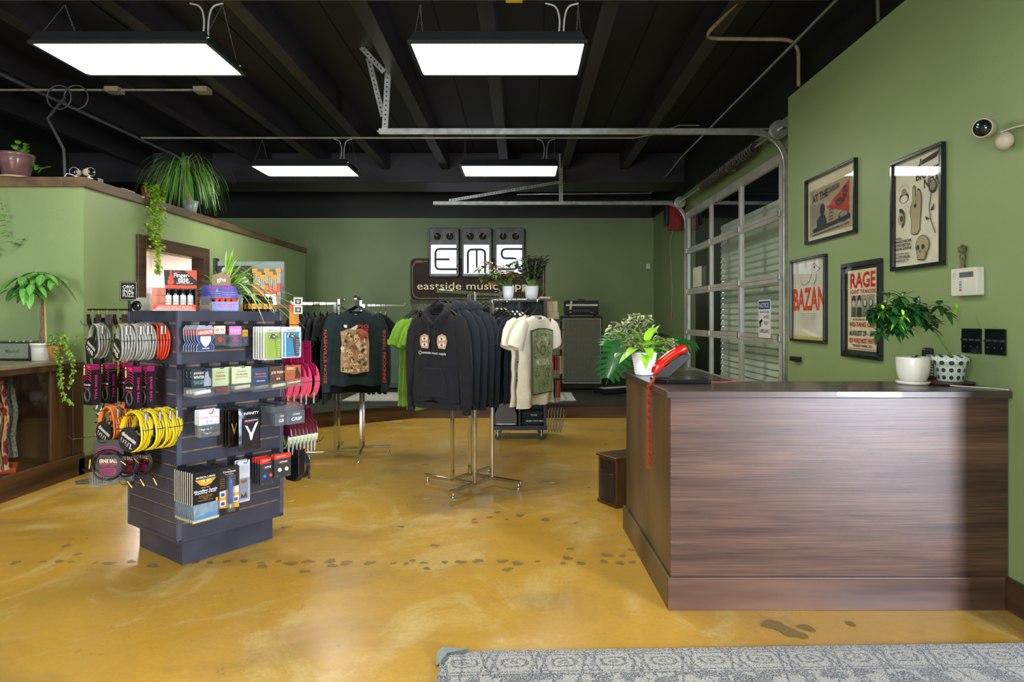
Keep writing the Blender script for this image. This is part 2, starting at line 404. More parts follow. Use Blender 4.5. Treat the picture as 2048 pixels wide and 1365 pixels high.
# stage riser across the back
st = MB().vprism([(-3.9, 7.3), (-1.5, 9.02), (-.3, 9.05), (2.6, 9.05), (2.6, 12.9), (-3.9, 12.9)], .17, .2)
struct('floor_stage', st, mat('dark_stage_boards', '34332f', '24231f', rough=.45, scale=3, stretch=(1, 1, 1)), bevel=.004)
RIS = mat('riser_wood', '6a4c2e', '33220f', rough=.45, scale=3.5, stretch=(.25, .25, 3), bump=.15, lo=.3, hi=.72)
struct('trim_stage_riser', MB().vprism([(-3.9, 7.33), (-1.5, 9.05), (-.3, 9.08), (2.6, 9.08), (2.6, 9.12), (-.3, 9.12), (-1.5, 9.09), (-3.9, 7.37)], 0, .17), RIS, bevel=.003)

# ---------------------------------------------------------------- troffer lights hung on chains
DIFF = mat('fluorescent_diffuser', 'fffdf2', emit=LAMP, rough=.4)
HOUS = mat('black_fixture_steel', '1b201e', rough=.35)
def bend(P, r=.09, n=5):
    out = [Vector(P[0])]
    for i in range(1, len(P) - 1):
        a, b, c = Vector(P[i - 1]), Vector(P[i]), Vector(P[i + 1]); u = (a - b).normalized() * min(r, (a - b).length * .45); w = (c - b).normalized() * min(r, (c - b).length * .45)
        for k in range(n + 1):
            t = k / n; out.append(b + u * (1 - t) ** 2 + w * t ** 2)
    out.append(Vector(P[-1])); return out
def troffer(label, loc):
    t = thing('hanging_light', label, 'ceiling light', loc, group='long fluorescent fixtures hung on chains')
    h = MB()
    v = [(-.61, -.305, 0), (.61, -.305, 0), (.61, .305, 0), (-.61, .305, 0), (-.57, -.27, .085), (.57, -.27, .085), (.57, .27, .085), (-.57, .27, .085)]
    h.add(v, [(4, 5, 6, 7), (0, 1, 5, 4), (1, 2, 6, 5), (2, 3, 7, 6), (3, 0, 4, 7)])
    h.build('housing', HOUS, t)
    f = MB()
    for a, b in (((-.61, -.295, 0), (.61, -.295, 0)), ((-.61, .295, 0), (.61, .295, 0)), ((-.6, -.305, 0), (-.6, .305, 0)), ((.6, -.305, 0), (.6, .305, 0))): f.bar(a, b, .025, .018)
    f = f.build('frame', mat('fixture_frame', '2a2c28', rough=.3, metal=.3), t)
    MB().box(-.588, .588, -.283, .283, .002, .006).build('diffuser', DIFF, f)
    for sx in (-1, 1):
        for sy in (-1, 1):
            c = MB(); p0 = Vector((sx * .57, sy * .24, .07)); p1 = Vector((sx * .57, 0, .395))
            n = 22
            for i in range(n):
                a = p0.lerp(p1, i / n); b = p0.lerp(p1, (i + .95) / n); d = (b - a); s_ = Vector((1, 0, 0)) if i % 2 else Vector((0, .8, .6))
                pts = [a + d * .5 + d * .62 * math.cos(q * pi / 3) + s_ * .0045 * math.sin(q * pi / 3) for q in range(6)]
                c.tube(pts, .0013, 4, closed=True)
            c.build('chain', mat('chain_steel', '7b7d78', rough=.35, metal=.8), t)
            MB().ell((sx * .585, sy * .25, .05), .016, .012, .012, 10, 6).build('chain_bolt', CHROME, t)
    for k, q in enumerate((.03, -.03)):
        MB().tube(bend([(.44 + q * 1.0, 0, .08), (.455 + q * .35, 0, .26), (.455 + q * 1.2, 0, .385), (.455 + q * 4, 0, .405)], .1), .007, 8).build('power_cord', mat('grey_cord', '8d8c82', rough=.5), t)
    return t
l0 = troffer('large hanging fluorescent light at top centre above the empty floor', (-.17, 4.7, 3.27))
copy_tree(l0, (-2.74, 4.7, 3.27), label='large hanging fluorescent light at top left above the green partition corner')
copy_tree(l0, (-.16, 8.27, 3.27), label='small far hanging fluorescent light above the pedal sign')
copy_tree(l0, (-2.74, 8.27, 3.27), label='small far hanging fluorescent light right of the ponytail palm')
copy_tree(l0, (-.17, 1.1, 3.27), label='hanging fluorescent light overhead, in the row nearest the viewer on the right')
copy_tree(l0, (-2.74, 1.1, 3.27), label='hanging fluorescent light overhead, in the row nearest the viewer on the left')
# ---------------------------------------------------------------- conduits
def conduit(name, label, pts, r, m, cat='pipe'):
    return tag(MB().tube(pts, r, 10).build(name, m), label, cat)
conduit('electrical_conduit', 'upper of two long painted conduits crossing the very top of the frame', [(-5.2, 4.7, 3.715), (2.2, 4.7, 3.715)], .011, PIPE)
conduit('electrical_conduit', 'lower of two long painted conduits crossing the very top of the frame', [(-5.2, 4.66, 3.69), (2.2, 4.66, 3.69)], .012, mat('grey_conduit', '8b8b80', rough=.35, metal=.5))
conduit('electrical_conduit', 'thin tan conduit crossing above the two far lights', [(-4.85, 8.27, 3.69), (1.42, 8.27, 3.69)], .013, PIPE)
conduit('sprinkler_pipe', 'dark pipe running into the depth at upper left', [(-4.92, 3.5, 3.7), (-4.92, 10.2, 3.7)], .02, mat('dull_pipe', '74767a', rough=.35, metal=.6))
conduit('steel_pipe', 'silver pipe running diagonally along the top of the right wall', [(2.25, 2.6, 3.68), (2.25, 9.2, 3.68), (2.25, 10.6, 3.6), (2.2, 11.2, 3.55), (-.1, 11.2, 3.53)], .017, mat('silver_pipe', 'b6b8b8', rough=.25, metal=.9))
tag(MB().box(-.12, .0, 4.64, 4.69, 3.674, 3.71).build('yellow_tag', plain('d8b81c')), 'small yellow tag wrapped on the top conduit above the centre light', 'tag')
conduit('electrical_conduit', 'tan conduit with two bends entering the top of the poster wall', bend([(1.72, 4.3, 3.80), (1.5, 5.42, 3.73), (2.31, 5.44, 3.73), (2.31, 5.44, 3.34)], .14), .016, PIPE)
conduit('electrical_conduit', 'dark green conduit dropping behind the poster wall at far upper right', bend([(2.1, 4.2, 3.75), (2.32, 4.25, 3.7), (2.33, 4.26, 3.34)], .1), .012, mat('green_conduit', '4b5138'))
jb = thing('junction_conduit', 'thin conduit with two square junction boxes at upper left', 'conduit', (-5.3, 6.5, 3.68))
MB().tube([(0, 0, 0), (2.15, 0, 0)], .011, 8).build('tube', PIPE, jb)
for x in (1.22, 2.1): MB().cbox((x, 0, -.005), (.14, .12, .05)).build('junction_box', PIPE, jb, bevel=.004)
cl = MB()
for k in range(2): cl.tube([(-4.62 + .17 * k + .12 * math.cos(a * pi / 9), 6.48, 3.6 + .12 * math.sin(a * pi / 9)) for a in range(18)], .007, 6, closed=True)
cl.tube([(-4.56, 6.48, 3.6), (-4.53, 6.2, 3.3), (-4.22, 5.98, 2.95), (-4.18, 5.94, 2.68)], .013, 8)
tag(cl.build('hanging_cable', mat('grey_cable', '4c4c4a', rough=.5)), 'grey cable coiled under the left ceiling and dropping to the partition cameras', 'cable')
tag(MB().tube([(1.42, 8.27, 3.69), (1.7, 8.2, 3.72), (1.95, 8.1, 3.80), (2.15, 7.9, 3.74)], .008, 6).build('loose_cable', PIPE), 'thin loose cable arching off the end of the far conduit near the door track', 'cable')

# ---------------------------------------------------------------- overhead door
DX = 2.58
ALU = mat('door_aluminium', 'c9c8bd', 'b5b4a8', rough=.35, metal=.35, scale=4)
GLASS = mat('door_glass', 'eef4f0', rough=.02, trans=1, ior=1.45)
YS = [6.45, 7.66, 8.88, 10.1]; ZS = [.02, .6, 1.18, 1.80, 2.43, 3.04]
dr = struct('door_1', MB().box(DX - .02, DX + .03, YS[0] - .04, YS[-1] + .04, 0.0, .06), ALU)
for z0, z1 in zip(ZS[:-1], ZS[1:]):
    m = MB()
    for (a, b) in ((z0, z0 + .045), (z1 - .045, z1)): m.box(DX - .025, DX + .025, YS[0] - .05, YS[-1] + .05, a, b - .002)
    if z1 > 3: m.box(DX - .028, DX + .025, YS[0] - .05, YS[-1] + .05, z1 - .1, z1)
    for y in YS: m.box(DX - .022, DX + .022, y - .04, y + .04, z0, z1)
    ds_ = m.build('door_section', ALU, dr, bevel=.003)
    g = MB()
    for a, b in zip(YS[:-1], YS[1:]): g.add([(DX, a + .04, z0 + .04), (DX, b - .04, z0 + .04), (DX, b - .04, z1 - .04), (DX, a + .04, z1 - .04)], [(0, 1, 2, 3)])
    g.build('glass_panes', glassy('thin_glass', .05), ds_)
    for y in YS:
        MB().cbox((DX - .035, y, z0 + .01), (.02, .06, .07)).build('hinge', GALV, ds_, bevel=.004)
# roller shutter outside the glass
SH = mat('pale_shutter_slats', 'dfe6d2', 'd0d9c4', rough=.55, scale=1.5)
m = MB(); z = 0
while z < 2.72:
    y1 = 9.3
    m.add([(2.86, 5.9, z), (2.86, y1, z), (2.83, y1, z + .02), (2.83, 5.9, z + .02), (2.845, 5.9, z + .075), (2.845, y1, z + .075), (2.90, y1, z + .08), (2.90, 5.9, z + .08)],
          [(0, 3, 2, 1), (3, 4, 5, 2), (4, 7, 6, 5)]); z += .08
struct('wall_shutter', m, SH)
struct('wall_outside_dark', MB().box(3.4, 3.5, 5.5, 11.5, 0, 3.4).box(2.72, 3.4, 11.4, 11.5, 0, 3.4).box(2.72, 3.5, 5.5, 11.5, 3.38, 3.42).box(2.72, 3.5, 5.4, 5.5, 0, 3.4), mat('outside_dark', '20262a', rough=.9))
for z in (0,):
    q = MB().box(2.875, 2.88, 9.30, 9.36, 0.1, 2.7)
q.ink(mat('outside_dark', '20262a', rough=.9))
for i in range(32): q.box(2.868, 2.876, 9.29, 9.345, .1 + .08 * i, .13 + .08 * i)
tag(q.build('shutter_edge_strip', mat('daylight_gap', 'dfe8ff', emit=3.0)), 'bright strip of daylight down the edge of the pale shutter', 'daylight gap')
def track(label, y, xh, zt, xv):
    t = thing('door_track', label, 'door track', (0, y, 0))
    r = .33; P = [(xv, 0, .02), (xv, 0, zt - r)]
    P += [(xv - r + r * math.cos(a * pi / 16), 0, zt - r + r * math.sin(a * pi / 16)) for a in range(1, 8)] + [(xv - r, 0, zt), (xh, 0, zt)]
    m = MB()
    rs = []
    for i, p in enumerate(P):
        a = Vector(P[max(i - 1, 0)]); b = Vector(P[min(i + 1, len(P) - 1)]); d = (b - a).normalized(); n = Vector((d.z, 0, -d.x)); p = Vector(p)
        rs.append([p + n * .028 + Vector((0, -.022, 0)), p + n * .028 + Vector((0, .022, 0)), p - n * .028 + Vector((0, .022, 0)), p - n * .028 + Vector((0, -.022, 0))])
    m.rings(rs, smooth=False); m.build('rail', GALV, t, bevel=.004)
    return t
def perf(par, p0, p1, w=.05, dy=.004):
    p0, p1 = Vector(p0), Vector(p1); m = MB().bar(p0, p1, w, .005, up=(0, 1, 0)); m.bar(p0 + Vector((w / 2, .02, 0)), p1 + Vector((w / 2, .02, 0)), .004, .04, up=(0, 1, 0))
    h = m.ink(mat('hole_black', '0c0c0c')); L = (p1 - p0).length; n = int(L / .045)
    for i in range(1, n):
        c = p0.lerp(p1, i / n); h.lathe([(.008, 0), (.008, .0035)], (c.x, c.y - .0025, c.z), 8, axis='-y')
    h.build('perforated_angle', GALV, par)
t1 = track('near curved garage door track running left across the ceiling', 6.35, -1.40, 3.22, 2.57)
perf(t1, (-1.34, -.03, 3.24), (-1.30, -.03, 3.96), .055)
perf(t1, (-1.385, .1, 3.4), (-1.53, .1, 3.98), .05)
perf(t1, (-1.34, -.06, 3.78), (-1.56, -.06, 4.02), .05)
MB().bar((-1.42, 0, 3.22), (2.56, 0, 3.245), .03, .012).build('stiffening_angle', GALV, t1)
t2 = track('far curved garage door track in front of the back wall', 10.2, -1.40, 3.2, 2.57)
perf(t2, (.6, -.03, 3.2), (.6, -.03, 3.97), .06)
perf(t2, (-1.15, -.05, 3.23), (.58, -.05, 3.52), .045)
MB().bar((-1.4, 0, 3.2), (2.56, 0, 3.23), .03, .012).build('stiffening_angle', GALV, t2)
ts = thing('torsion_spring_shaft', 'coiled torsion spring on a shaft above the glass garage door', 'spring shaft', (2.45, 0, 3.2))
MB().tube([(0, 6.1, .0), (0, 10.2, 0)], .014, 10).build('shaft', GALV, ts)
sp = MB(); y = 6.85; P = []
while y < 8.85: P.append((.05 * math.cos(y * 78), y, .05 * math.sin(y * 78))); y += .012
sp.tube(P, .017, 5); sp.build('spring', mat('spring_steel', '4a4840', rough=.5, metal=.3), ts)
MB().cyl((0, 6.85, 0), (0, 8.85, 0), .04, 12).build('spring_core', mat('core_black', '121211', rough=.7), ts)
for y in (6.25, 10.15):
    MB().lathe([(.03, 0), (.085, .005), (.085, .015), (.06, .02), (.06, .05), (.085, .055), (.085, .065), (.03, .07)], (0, y, 0), 20, axis='-y', smooth=False).build('cable_drum', GALV, ts)
MB().cbox((.03, 7.75, 0), (.12, .03, .1)).build('centre_bracket', GALV, ts)
op = thing('door_opener', 'red and black door opener box beside the far end of the spring shaft', 'door opener', (2.45, 10.45, 2.92))
MB().cbox((0, 0, .1), (.22, .14, .42)).build('red_housing', mat('red_enamel', '7e1d18', rough=.35), op, bevel=.01)
MB().cbox((-.13, .02, .14), (.06, .2, .34)).build('motor_cover', BLKPL, op, bevel=.015)
q = MB(); q.M = Matrix.Translation((-2.45, -10.45, -2.92)); q.tube([(2.42, 10.42, 2.85), (2.36, 10.42, 2.6), (2.4, 10.42, 1.9), (2.39, 10.42, 1.5)], .006, 6).build('pull_cord', mat('cord_tan', '8a8460'), op)
q = MB(); q.M = Matrix.Translation((-2.45, -10.45, -2.92)); q.tube([(2.39, 10.42, 1.5), (2.39, 10.42, 1.48), (2.39, 10.42, 1.36)], [.012, .022, .008], 8).build('pull_handle', mat('red_white_handle', 'b0513c'), op)
# papers and notice sign taped on the glass
pa = tag(MB().box(2.545, 2.548, 9.25, 9.7, 1.85, 2.14).build('blank_paper', mat('paper_cream', 'd8dabb', rough=.7)), 'blank cream sheet taped inside the far pane of the garage door', 'paper')
ns = thing('notice_sign', 'white and blue video surveillance notice on the near pane of the garage door', 'sign', (2.545, 6.83, 1.19), -pi / 2)
MB().prism(rrect(-.17, .17, 0, .40, .02), -.004, 0).build('plate', WHTPL, ns)
MB().prism(rrect(-.155, .155, .30, .385, .015), -.006, -.004).build('blue_band', plain('1f3f86'), ns)
MB().text('NOTICE', 0, .342, .26, .05, -.0075).build('heading', WHTPL, ns)
tx = MB().text('THIS AREA IS UNDER', .0, .27, .26, .022, -.005).text('24 HOUR', .05, .22, .15, .035, -.005).text('VIDEO', .05, .155, .13, .035, -.005).text('SURVEILLANCE', .0, .07, .28, .04, -.005)
tx.prism([(-.15, .17), (-.06, .2), (-.05, .17), (-.14, .135)], -.006, -.004).prism([(-.14, .12), (-.1, .15), (-.09, .13), (-.13, .1)], -.006, -.004)
tx.build('message', plain('1c1c1c'), ns)
s_ = thing('wall_sensor', 'small white sensor on the back wall near the corner', 'sensor', (2.5, 12.9, 2.36))
MB().box(-.05, .03, -.05, 0, 0, .11).build('case', WHTPL, s_, bevel=.01)
# ---------------------------------------------------------------- service counter (L shaped)
def counter_wood():
    m = bpy.data.materials.new('brushed_brown_stain'); m.use_nodes = True; nt = m.node_tree; N = nt.nodes; L = nt.links; b = N['Principled BSDF']
    tc = N.new('ShaderNodeTexCoord')
    def ns(st, sc, det, dist=0):
        mp = N.new('ShaderNodeMapping'); mp.inputs['Scale'].default_value = st; L.new(tc.outputs['Object'], mp.inputs[0])
        n = N.new('ShaderNodeTexNoise'); n.inputs['Scale'].default_value = sc; n.inputs['Detail'].default_value = det; n.inputs['Distortion'].default_value = dist; n.inputs['Roughness'].default_value = .62
        L.new(mp.outputs[0], n.inputs['Vector']); return n.outputs[0]
    def rp(s, st):
        r = N.new('ShaderNodeValToRGB'); e = r.color_ramp.elements
        while len(e) < len(st): e.new(.5)
        for i, (p, c) in enumerate(st): e[i].position = p; e[i].color = (*lin(c), 1)
        L.new(s, r.inputs[0]); return r.outputs[0]
    a = rp(ns((.45, .45, 7), 1.6, 10, .5), [(.30, '3a2a22'), (.45, '58443a'), (.6, '705a4a'), (.75, '86705e')])
    g = rp(ns((1.4, 1.4, 70), 2.2, 8), [(.38, '32241e'), (.60, '9a7c60')])
    x = N.new('ShaderNodeMix'); x.data_type = 'RGBA'; x.blend_type = 'OVERLAY'; x.inputs[0].default_value = .7; L.new(a, x.inputs[6]); L.new(g, x.inputs[7])
    L.new(x.outputs[2], b.inputs['Base Color']); b.inputs['Roughness'].default_value = .36
    bp = N.new('ShaderNodeBump'); bp.inputs['Strength'].default_value = .12; bp.inputs['Distance'].default_value = .004; L.new(ns((1, 1, 50), 2, 5), bp.inputs['Height']); L.new(bp.outputs[0], b.inputs['Normal'])
    return m
CW = counter_wood()
ct = thing('service_counter', 'L shaped dark stained plywood service counter at right against the poster wall', 'counter', (1.5, 3.5, 0))
def loc(m): m.M = Matrix.Translation((-1.5, -3.5, 0)); return m
TOP = [(.69, 3.10), (2.338, 3.10), (2.338, 3.58), (1.17, 3.58), (1.17, 4.34), (.665, 4.34)]
loc(MB()).vprism(TOP, 1.015, 1.05).build('countertop', mat('counter_top_wood', '4a3c34', '2c2420', rough=.3, scale=3, stretch=(.4, 2.5, 1), bump=.08, coat=.15), ct, bevel=.004)
loc(MB()).box(.712, 2.334, 3.125, 3.15, .0, 1.014).build('front_panel', CW, ct)
sm_ = mat('counter_side_wood', '6b5638', '3a2c1b', rough=.4, scale=3, stretch=(.4, 1.2, .35), bump=.1, lo=.3, hi=.7)
loc(MB()).add([(.712, 3.151, 0), (.712, 3.151, 1.014), (.687, 4.30, 1.014), (.687, 4.30, 0), (.737, 3.151, 0), (.737, 3.151, 1.014), (.712, 4.30, 1.014), (.712, 4.30, 0)],
    [(0, 1, 2, 3), (7, 6, 5, 4), (0, 4, 5, 1), (2, 6, 7, 3), (1, 5, 6, 2)]).build('side_panel', sm_, ct)
loc(MB()).box(.74, 2.334, 3.151, 3.55, .25, .28).build('inner_shelf', CW, ct)
loc(MB()).box(1.14, 1.16, 3.56, 4.30, 0, 1.014).build('inner_panel', CW, ct)
loc(MB()).vprism([(.695, 3.106), (2.31, 3.106), (2.31, 3.124), (.695, 3.124)], 0, .157).build('front_kickboard', mat('kick_wood', '6a4d3b', '33241c', rough=.4, scale=3, stretch=(.3, 1, 3), bump=.15, lo=.3, hi=.7), ct, bevel=.003)
loc(MB()).vprism([(.695, 3.125), (.71, 3.125), (.686, 4.33), (.668, 4.33)], 0, .155).build('side_kickboard', sm_, ct, bevel=.003)
CT = 1.051
# ---- telephone (handset, cradle, base plate, coiled cord)
ph = thing('telephone', 'glossy red telephone handset on a black wedge cradle and base at the counter corner', 'telephone', (.835, 3.52, CT), 0)
MB().vprism([(-.125, -.03), (-.07, -.085), (.155, -.085), (.165, -.075), (.165, .10), (-.125, .10)], 0, .022).build('base_plate', mat('gloss_black', '15161a', rough=.15, coat=.5), ph, bevel=.004)
MB().prism([(-.115, .022), (-.045, .022), (.075, .13), (.062, .152), (.03, .150), (-.09, .062)], .0, .055).build('cradle', mat('satin_black', '24231f', rough=.3), ph, bevel=.004)
P = [(-.118, .028, .045), (-.108, .028, .06), (-.085, .028, .092), (-.05, .028, .128), (-.01, .028, .158), (.035, .028, .178), (.06, .028, .184)]
MB().tube(P, [.018, .026, .028, .025, .024, .025, .018], 14, flat=1.05).build('handset', mat('gloss_red', 'c01a0c', rough=.12, coat=.6), ph)
cc = MB(); base = [Vector(p) for p in ((-.118, .015, .03), (-.13, -.03, .018), (-.145, -.06, .012), (-.163, -.08, -.01), (-.167, -.085, -.06), (-.166, -.085, -.2), (-.164, -.085, -.36), (-.165, -.085, -.45))]
def along(P, t):
    L = [0]
    for a, b in zip(P[:-1], P[1:]): L.append(L[-1] + (b - a).length)
    q = t * L[-1]
    for i in range(len(P) - 1):
        if q <= L[i + 1] + 1e-9: return P[i].lerp(P[i + 1], (q - L[i]) / (L[i + 1] - L[i] + 1e-9))
    return P[-1]
for s in (0, pi):
    pts = []
    N_ = 900
    for i in range(N_):
        t = i / N_; c = along(base, t); a = t * 2 * pi * 90 + s; tw = t * 2 * pi * 7 + s
        ox, oy = .0065 * math.cos(tw), .0065 * math.sin(tw)
        if t < .2: v = Vector((ox * .4, math.cos(a) * .006 + oy, math.sin(a) * .006))
        else: v = Vector((ox + .006 * math.cos(a), oy + .006 * math.sin(a), 0))
        pts.append(c + v)
    cc.tube(pts, .0018, 4)
cc.build('coiled_cord', mat('red_cord', 'b8341c', rough=.35), ph)
tag(MB().tube([(1.0, 3.51, 1.055), (1.06, 3.5, 1.0535), (1.13, 3.52, 1.0535), (1.19, 3.56, 1.0535), (1.21, 3.575, 1.0535)], .0015, 5).build('phone_line', mat('pink_wire', 'd2504a')), 'thin red phone wire trailing off the black phone base', 'wire')

# ---------------------------------------------------------------- leaf materials
LG = mat('leaf_green', '3f7d2a', '2c6420', rough=.4, scale=9, uvedge=('79a850', .0, .06), coat=.1)
LG.node_tree.nodes['Map Range'].inputs[1].default_value = .05; LG.node_tree.nodes['Map Range'].inputs[2].default_value = 0
LDK = mat('leaf_dark_green', '24551f', '17421a', rough=.3, scale=9, coat=.2)
LLIME = mat('leaf_lime', 'a0cf35', '78b024', rough=.38, scale=8, coat=.1)
LVAR = mat('leaf_variegated', '6f8c5a', '8aa070', rough=.45, scale=18, uvedge=('e6e6b8', .26, .34))
LSPI = mat('leaf_spider_stripe', 'eaf0cf', 'd4e2a8', rough=.4, scale=9, uvedge=('7fae34', .16, .24))
LBR = mat('leaf_bright_green', '5fa02e', '77b63a', rough=.4, scale=7)
SOIL = mat('potting_soil', '2a1c12', '3c2a1c', rough=.9, scale=40, bump=.6)
STEM = mat('green_stem', '6d8a3c', '5a7030', rough=.5)
WPOT = mat('white_glazed_pot', 'e4e2d6', 'd4d0bf', rough=.28, scale=4, coat=.3)
def pot(par, r0, r1, h, m, soil=True, prof=None, name='pot', rib=None):
    pr = prof or [(r0 * .92, 0), (r0, .004), (r1, h), (r1 - .006, h), (r1 - .01, h - .02)]
    po = MB().lathe(pr, seg=32).build(name, m, par)
    if soil: MB().lathe([(r1 * .9, h - .022), (r1 * .5, h - .014), (.002, h - .012)], seg=20, caps=False).build('soil', SOIL, po)
def palmate(mb, c, d, n, L, w, droop=.35, rnd=R_, spread=1.0, shape='lance'):
    d = Vector(d).normalized(); up = Vector((0, 0, 1))
    a = d.orthogonal().normalized(); b = d.cross(a)
    for i in range(n):
        t = 2 * pi * i / n + rnd.uniform(-.15, .15)
        v = d * (.35 / spread) + (a * math.cos(t) + b * math.sin(t)) * spread
        mb.leaf(c, v, L * rnd.uniform(.8, 1.1), w, droop * rnd.uniform(.6, 1.3), 5, shape, .2)

# white footed pot with a tiny seedling
p1 = thing('potted_seedling', 'white round pot and saucer holding a tiny seedling on the counter', 'potted plant', (2.06, 3.43, CT))
MB().lathe([(.072, 0), (.078, .004), (.082, .016), (.074, .016), (.066, .01)], seg=32).build('saucer', WPOT, p1)
pot(p1, .058, .08, .13, WPOT, prof=[(.05, .012), (.060, .014), (.071, .04), (.079, .08), (.081, .13), (.079, .143), (.075, .143), (.074, .125)])
m = MB(); r = random.Random(5)
for k in range(9):
    a = r.uniform(0, 6.28); m.leaf((.01, 0, .13), (math.cos(a), math.sin(a) * .6, r.uniform(.25, .9)), .05, .014, .3, 4, 'lance')
m.tube([(.0, 0, .11), (.012, 0, .145)], .003, 5); m.build('seedling', LDK, p1)
# schefflera in the patterned pot
p2 = thing('umbrella_plant', 'umbrella plant leaning left from a black and white patterned pot', 'potted plant', (2.27, 3.43, CT))
tw = mat('dark_wood_saucer', '4b3626', '2b1d13', rough=.4, scale=8)
p2.location = (2.245, 3.41, CT)
def pattern_mat():
    m = bpy.data.materials.new('printed_ceramic'); m.use_nodes = True; N = m.node_tree.nodes; L = m.node_tree.links; b = N['Principled BSDF']
    tc = N.new('ShaderNodeTexCoord'); v = N.new('ShaderNodeTexVoronoi'); v.feature = 'F1'; v.inputs['Scale'].default_value = 1; v.inputs['Randomness'].default_value = 0
    g = N.new('ShaderNodeSeparateXYZ'); L.new(tc.outputs['Object'], g.inputs[0]); at = N.new('ShaderNodeMath'); at.operation = 'ARCTAN2'; L.new(g.outputs[1], at.inputs[0]); L.new(g.outputs[0], at.inputs[1])
    m1 = N.new('ShaderNodeMath'); m1.operation = 'MULTIPLY'; m1.inputs[1].default_value = 12 / 6.28318; L.new(at.outputs[0], m1.inputs[0])
    m2 = N.new('ShaderNodeMath'); m2.operation = 'MULTIPLY'; m2.inputs[1].default_value = 26; L.new(g.outputs[2], m2.inputs[0])
    cb = N.new('ShaderNodeCombineXYZ'); L.new(m1.outputs[0], cb.inputs[0]); L.new(m2.outputs[0], cb.inputs[1]); L.new(cb.outputs[0], v.inputs['Vector'])
    w = N.new('ShaderNodeMath'); w.operation = 'SINE'; k = N.new('ShaderNodeMath'); k.operation = 'MULTIPLY'; k.inputs[1].default_value = 10; L.new(v.outputs[0], k.inputs[0]); L.new(k.outputs[0], w.inputs[0])
    r = N.new('ShaderNodeValToRGB'); r.color_ramp.elements[0].position = .1; r.color_ramp.elements[1].position = .35
    r.color_ramp.elements[0].color = (*lin('c9d6c8'), 1); r.color_ramp.elements[1].color = (*lin('3a4038'), 1); L.new(w.outputs[0], r.inputs[0])
    L.new(r.outputs[0], b.inputs['Base Color']); b.inputs['Roughness'].default_value = .3; return m
MB().lathe([(.1, 0), (.108, .006), (.11, .016), (.1, .018)], seg=32).build('saucer', tw, p2)
pot(p2, .06, .082, .13, pattern_mat(), prof=[(.056, .018), (.060, .02), (.072, .10), (.075, .105), (.083, .106), (.087, .15), (.083, .15), (.078, .13)])
s1 = (.01, 0, .14)
MB().tube([s1, (-.03, .0, .2), (-.075, .0, .27), (-.13, 0, .325), (-.22, 0, .36), (-.33, 0, .36)], [.006, .006, .005, .005, .004, .003], 6).build('stem', STEM, p2)
m = MB(); r = random.Random(11)
for k in range(62):
    c = Vector((-.25 + r.gauss(0, .085), r.uniform(-.09, .07), .36 + r.gauss(0, .045)))
    c.x = max(-.4, min(-.06, c.x)); c.z = max(.27, min(.47, c.z))
    palmate(m, c, (r.uniform(-.5, .5), r.uniform(-1, .0), r.uniform(.3, 1)), 7, .078, .03, .45, r)
m.build('foliage', LDK, p2)
m = MB()
for c in ((-.34, -.1, .33), (-.3, -.09, .36), (.02, -.02, .395), (-.38, -.05, .39)): palmate(m, c, (-.3, -.8, .5), 5, .05, .018, .5, r)
m.tube([(-.13, 0, .33), (-.05, 0, .37), (.02, -.02, .395)], .003, 5); m.build('young_leaves', LLIME, p2)
# cordless handset behind patterned pot
cp = thing('cordless_phone', 'black cordless handset with silver keys standing behind the patterned pot', 'telephone', (2.205, 3.535, CT))
MB().cbox((0, 0, .015), (.085, .07, .03)).build('charging_base', mat('satin_black', '24231f'), cp, bevel=.006)
hb = MB(); hb.prism(rrect(-.026, .026, .02, .185, .012), -.012, .014); hb = hb.build('handset', mat('satin_black', '24231f'), cp, bevel=.003)
MB().prism(rrect(-.018, .018, .115, .15, .003), -.0135, -.012).build('screen', plain('8fa39a'), hb)
for i in range(3):
    for j in range(5): MB().prism(rrect(-.019 + i * .014, -.009 + i * .014, .036 + j * .015, .045 + j * .015, .002), -.0145, -.012).build('key', plain('b7bab2'), hb)
tag(MB().tube(bend([(2.17, 3.30, 1.056), (2.22, 3.26, 1.0545), (2.27, 3.22, 1.0545), (2.31, 3.16, 1.0545), (2.33, 3.115, 1.054)], .03), .003, 6).build('white_cable', mat('white_cable', 'dcdad2')), 'white charging cable running off the right end of the counter', 'cable')
# variegated peperomia and pothos at the far left corner
p3 = thing('ribbed_pot_plant', 'ribbed white pot of lime green broad leaves on the counter corner', 'potted plant', (.745, 3.98, CT))
pr = [(.05, 0)]
for i in range(9): q = .056 + .02 * i / 8; pr += [(q + .002, .006 + i * .015), (q - .001, .013 + i * .015)]
pot(p3, .06, .078, .14, mat('ribbed_white', 'eef0f2', rough=.4), prof=pr + [(.074, .142), (.07, .12)])
m = MB(); st_ = MB()
for (dx, dy, dz, L, w, dr) in ((-.9, -.5, -.1, .13, .075, .45), (-.75, -.8, .15, .13, .08, .5), (-.3, -1, .5, .12, .07, .3), (.3, -1, .6, .13, .075, .35), (.9, -.4, .55, .15, .07, .25), (.5, .1, .9, .15, .07, .2), (-.4, .2, .9, .13, .07, .3), (.1, -.8, .2, .1, .06, .9), (.8, -.6, .15, .12, .06, .4), (1, -.1, .4, .16, .06, .3), (-.8, -.1, .5, .12, .07, .4), (.2, -.6, 1, .13, .06, .2), (-.1, -.9, -.25, .09, .055, .8)):
    b0 = Vector((0, 0, .13)); e = b0 + Vector((dx, dy, dz + .35)) * .06; st_.tube([b0, e], .0025, 5); m.leaf(e, (dx, dy, dz), L, w, dr, 7, 'heart', .25)
m.build('foliage', mat('lime_pothos', '9bd02e', '74b41f', rough=.35, scale=6, coat=.15), p3); st_.build('stems', STEM, p3)
p4 = thing('variegated_plant', 'brown potted bush of cream edged rounded leaves behind the ribbed pot', 'potted plant', (.80, 4.2, CT))
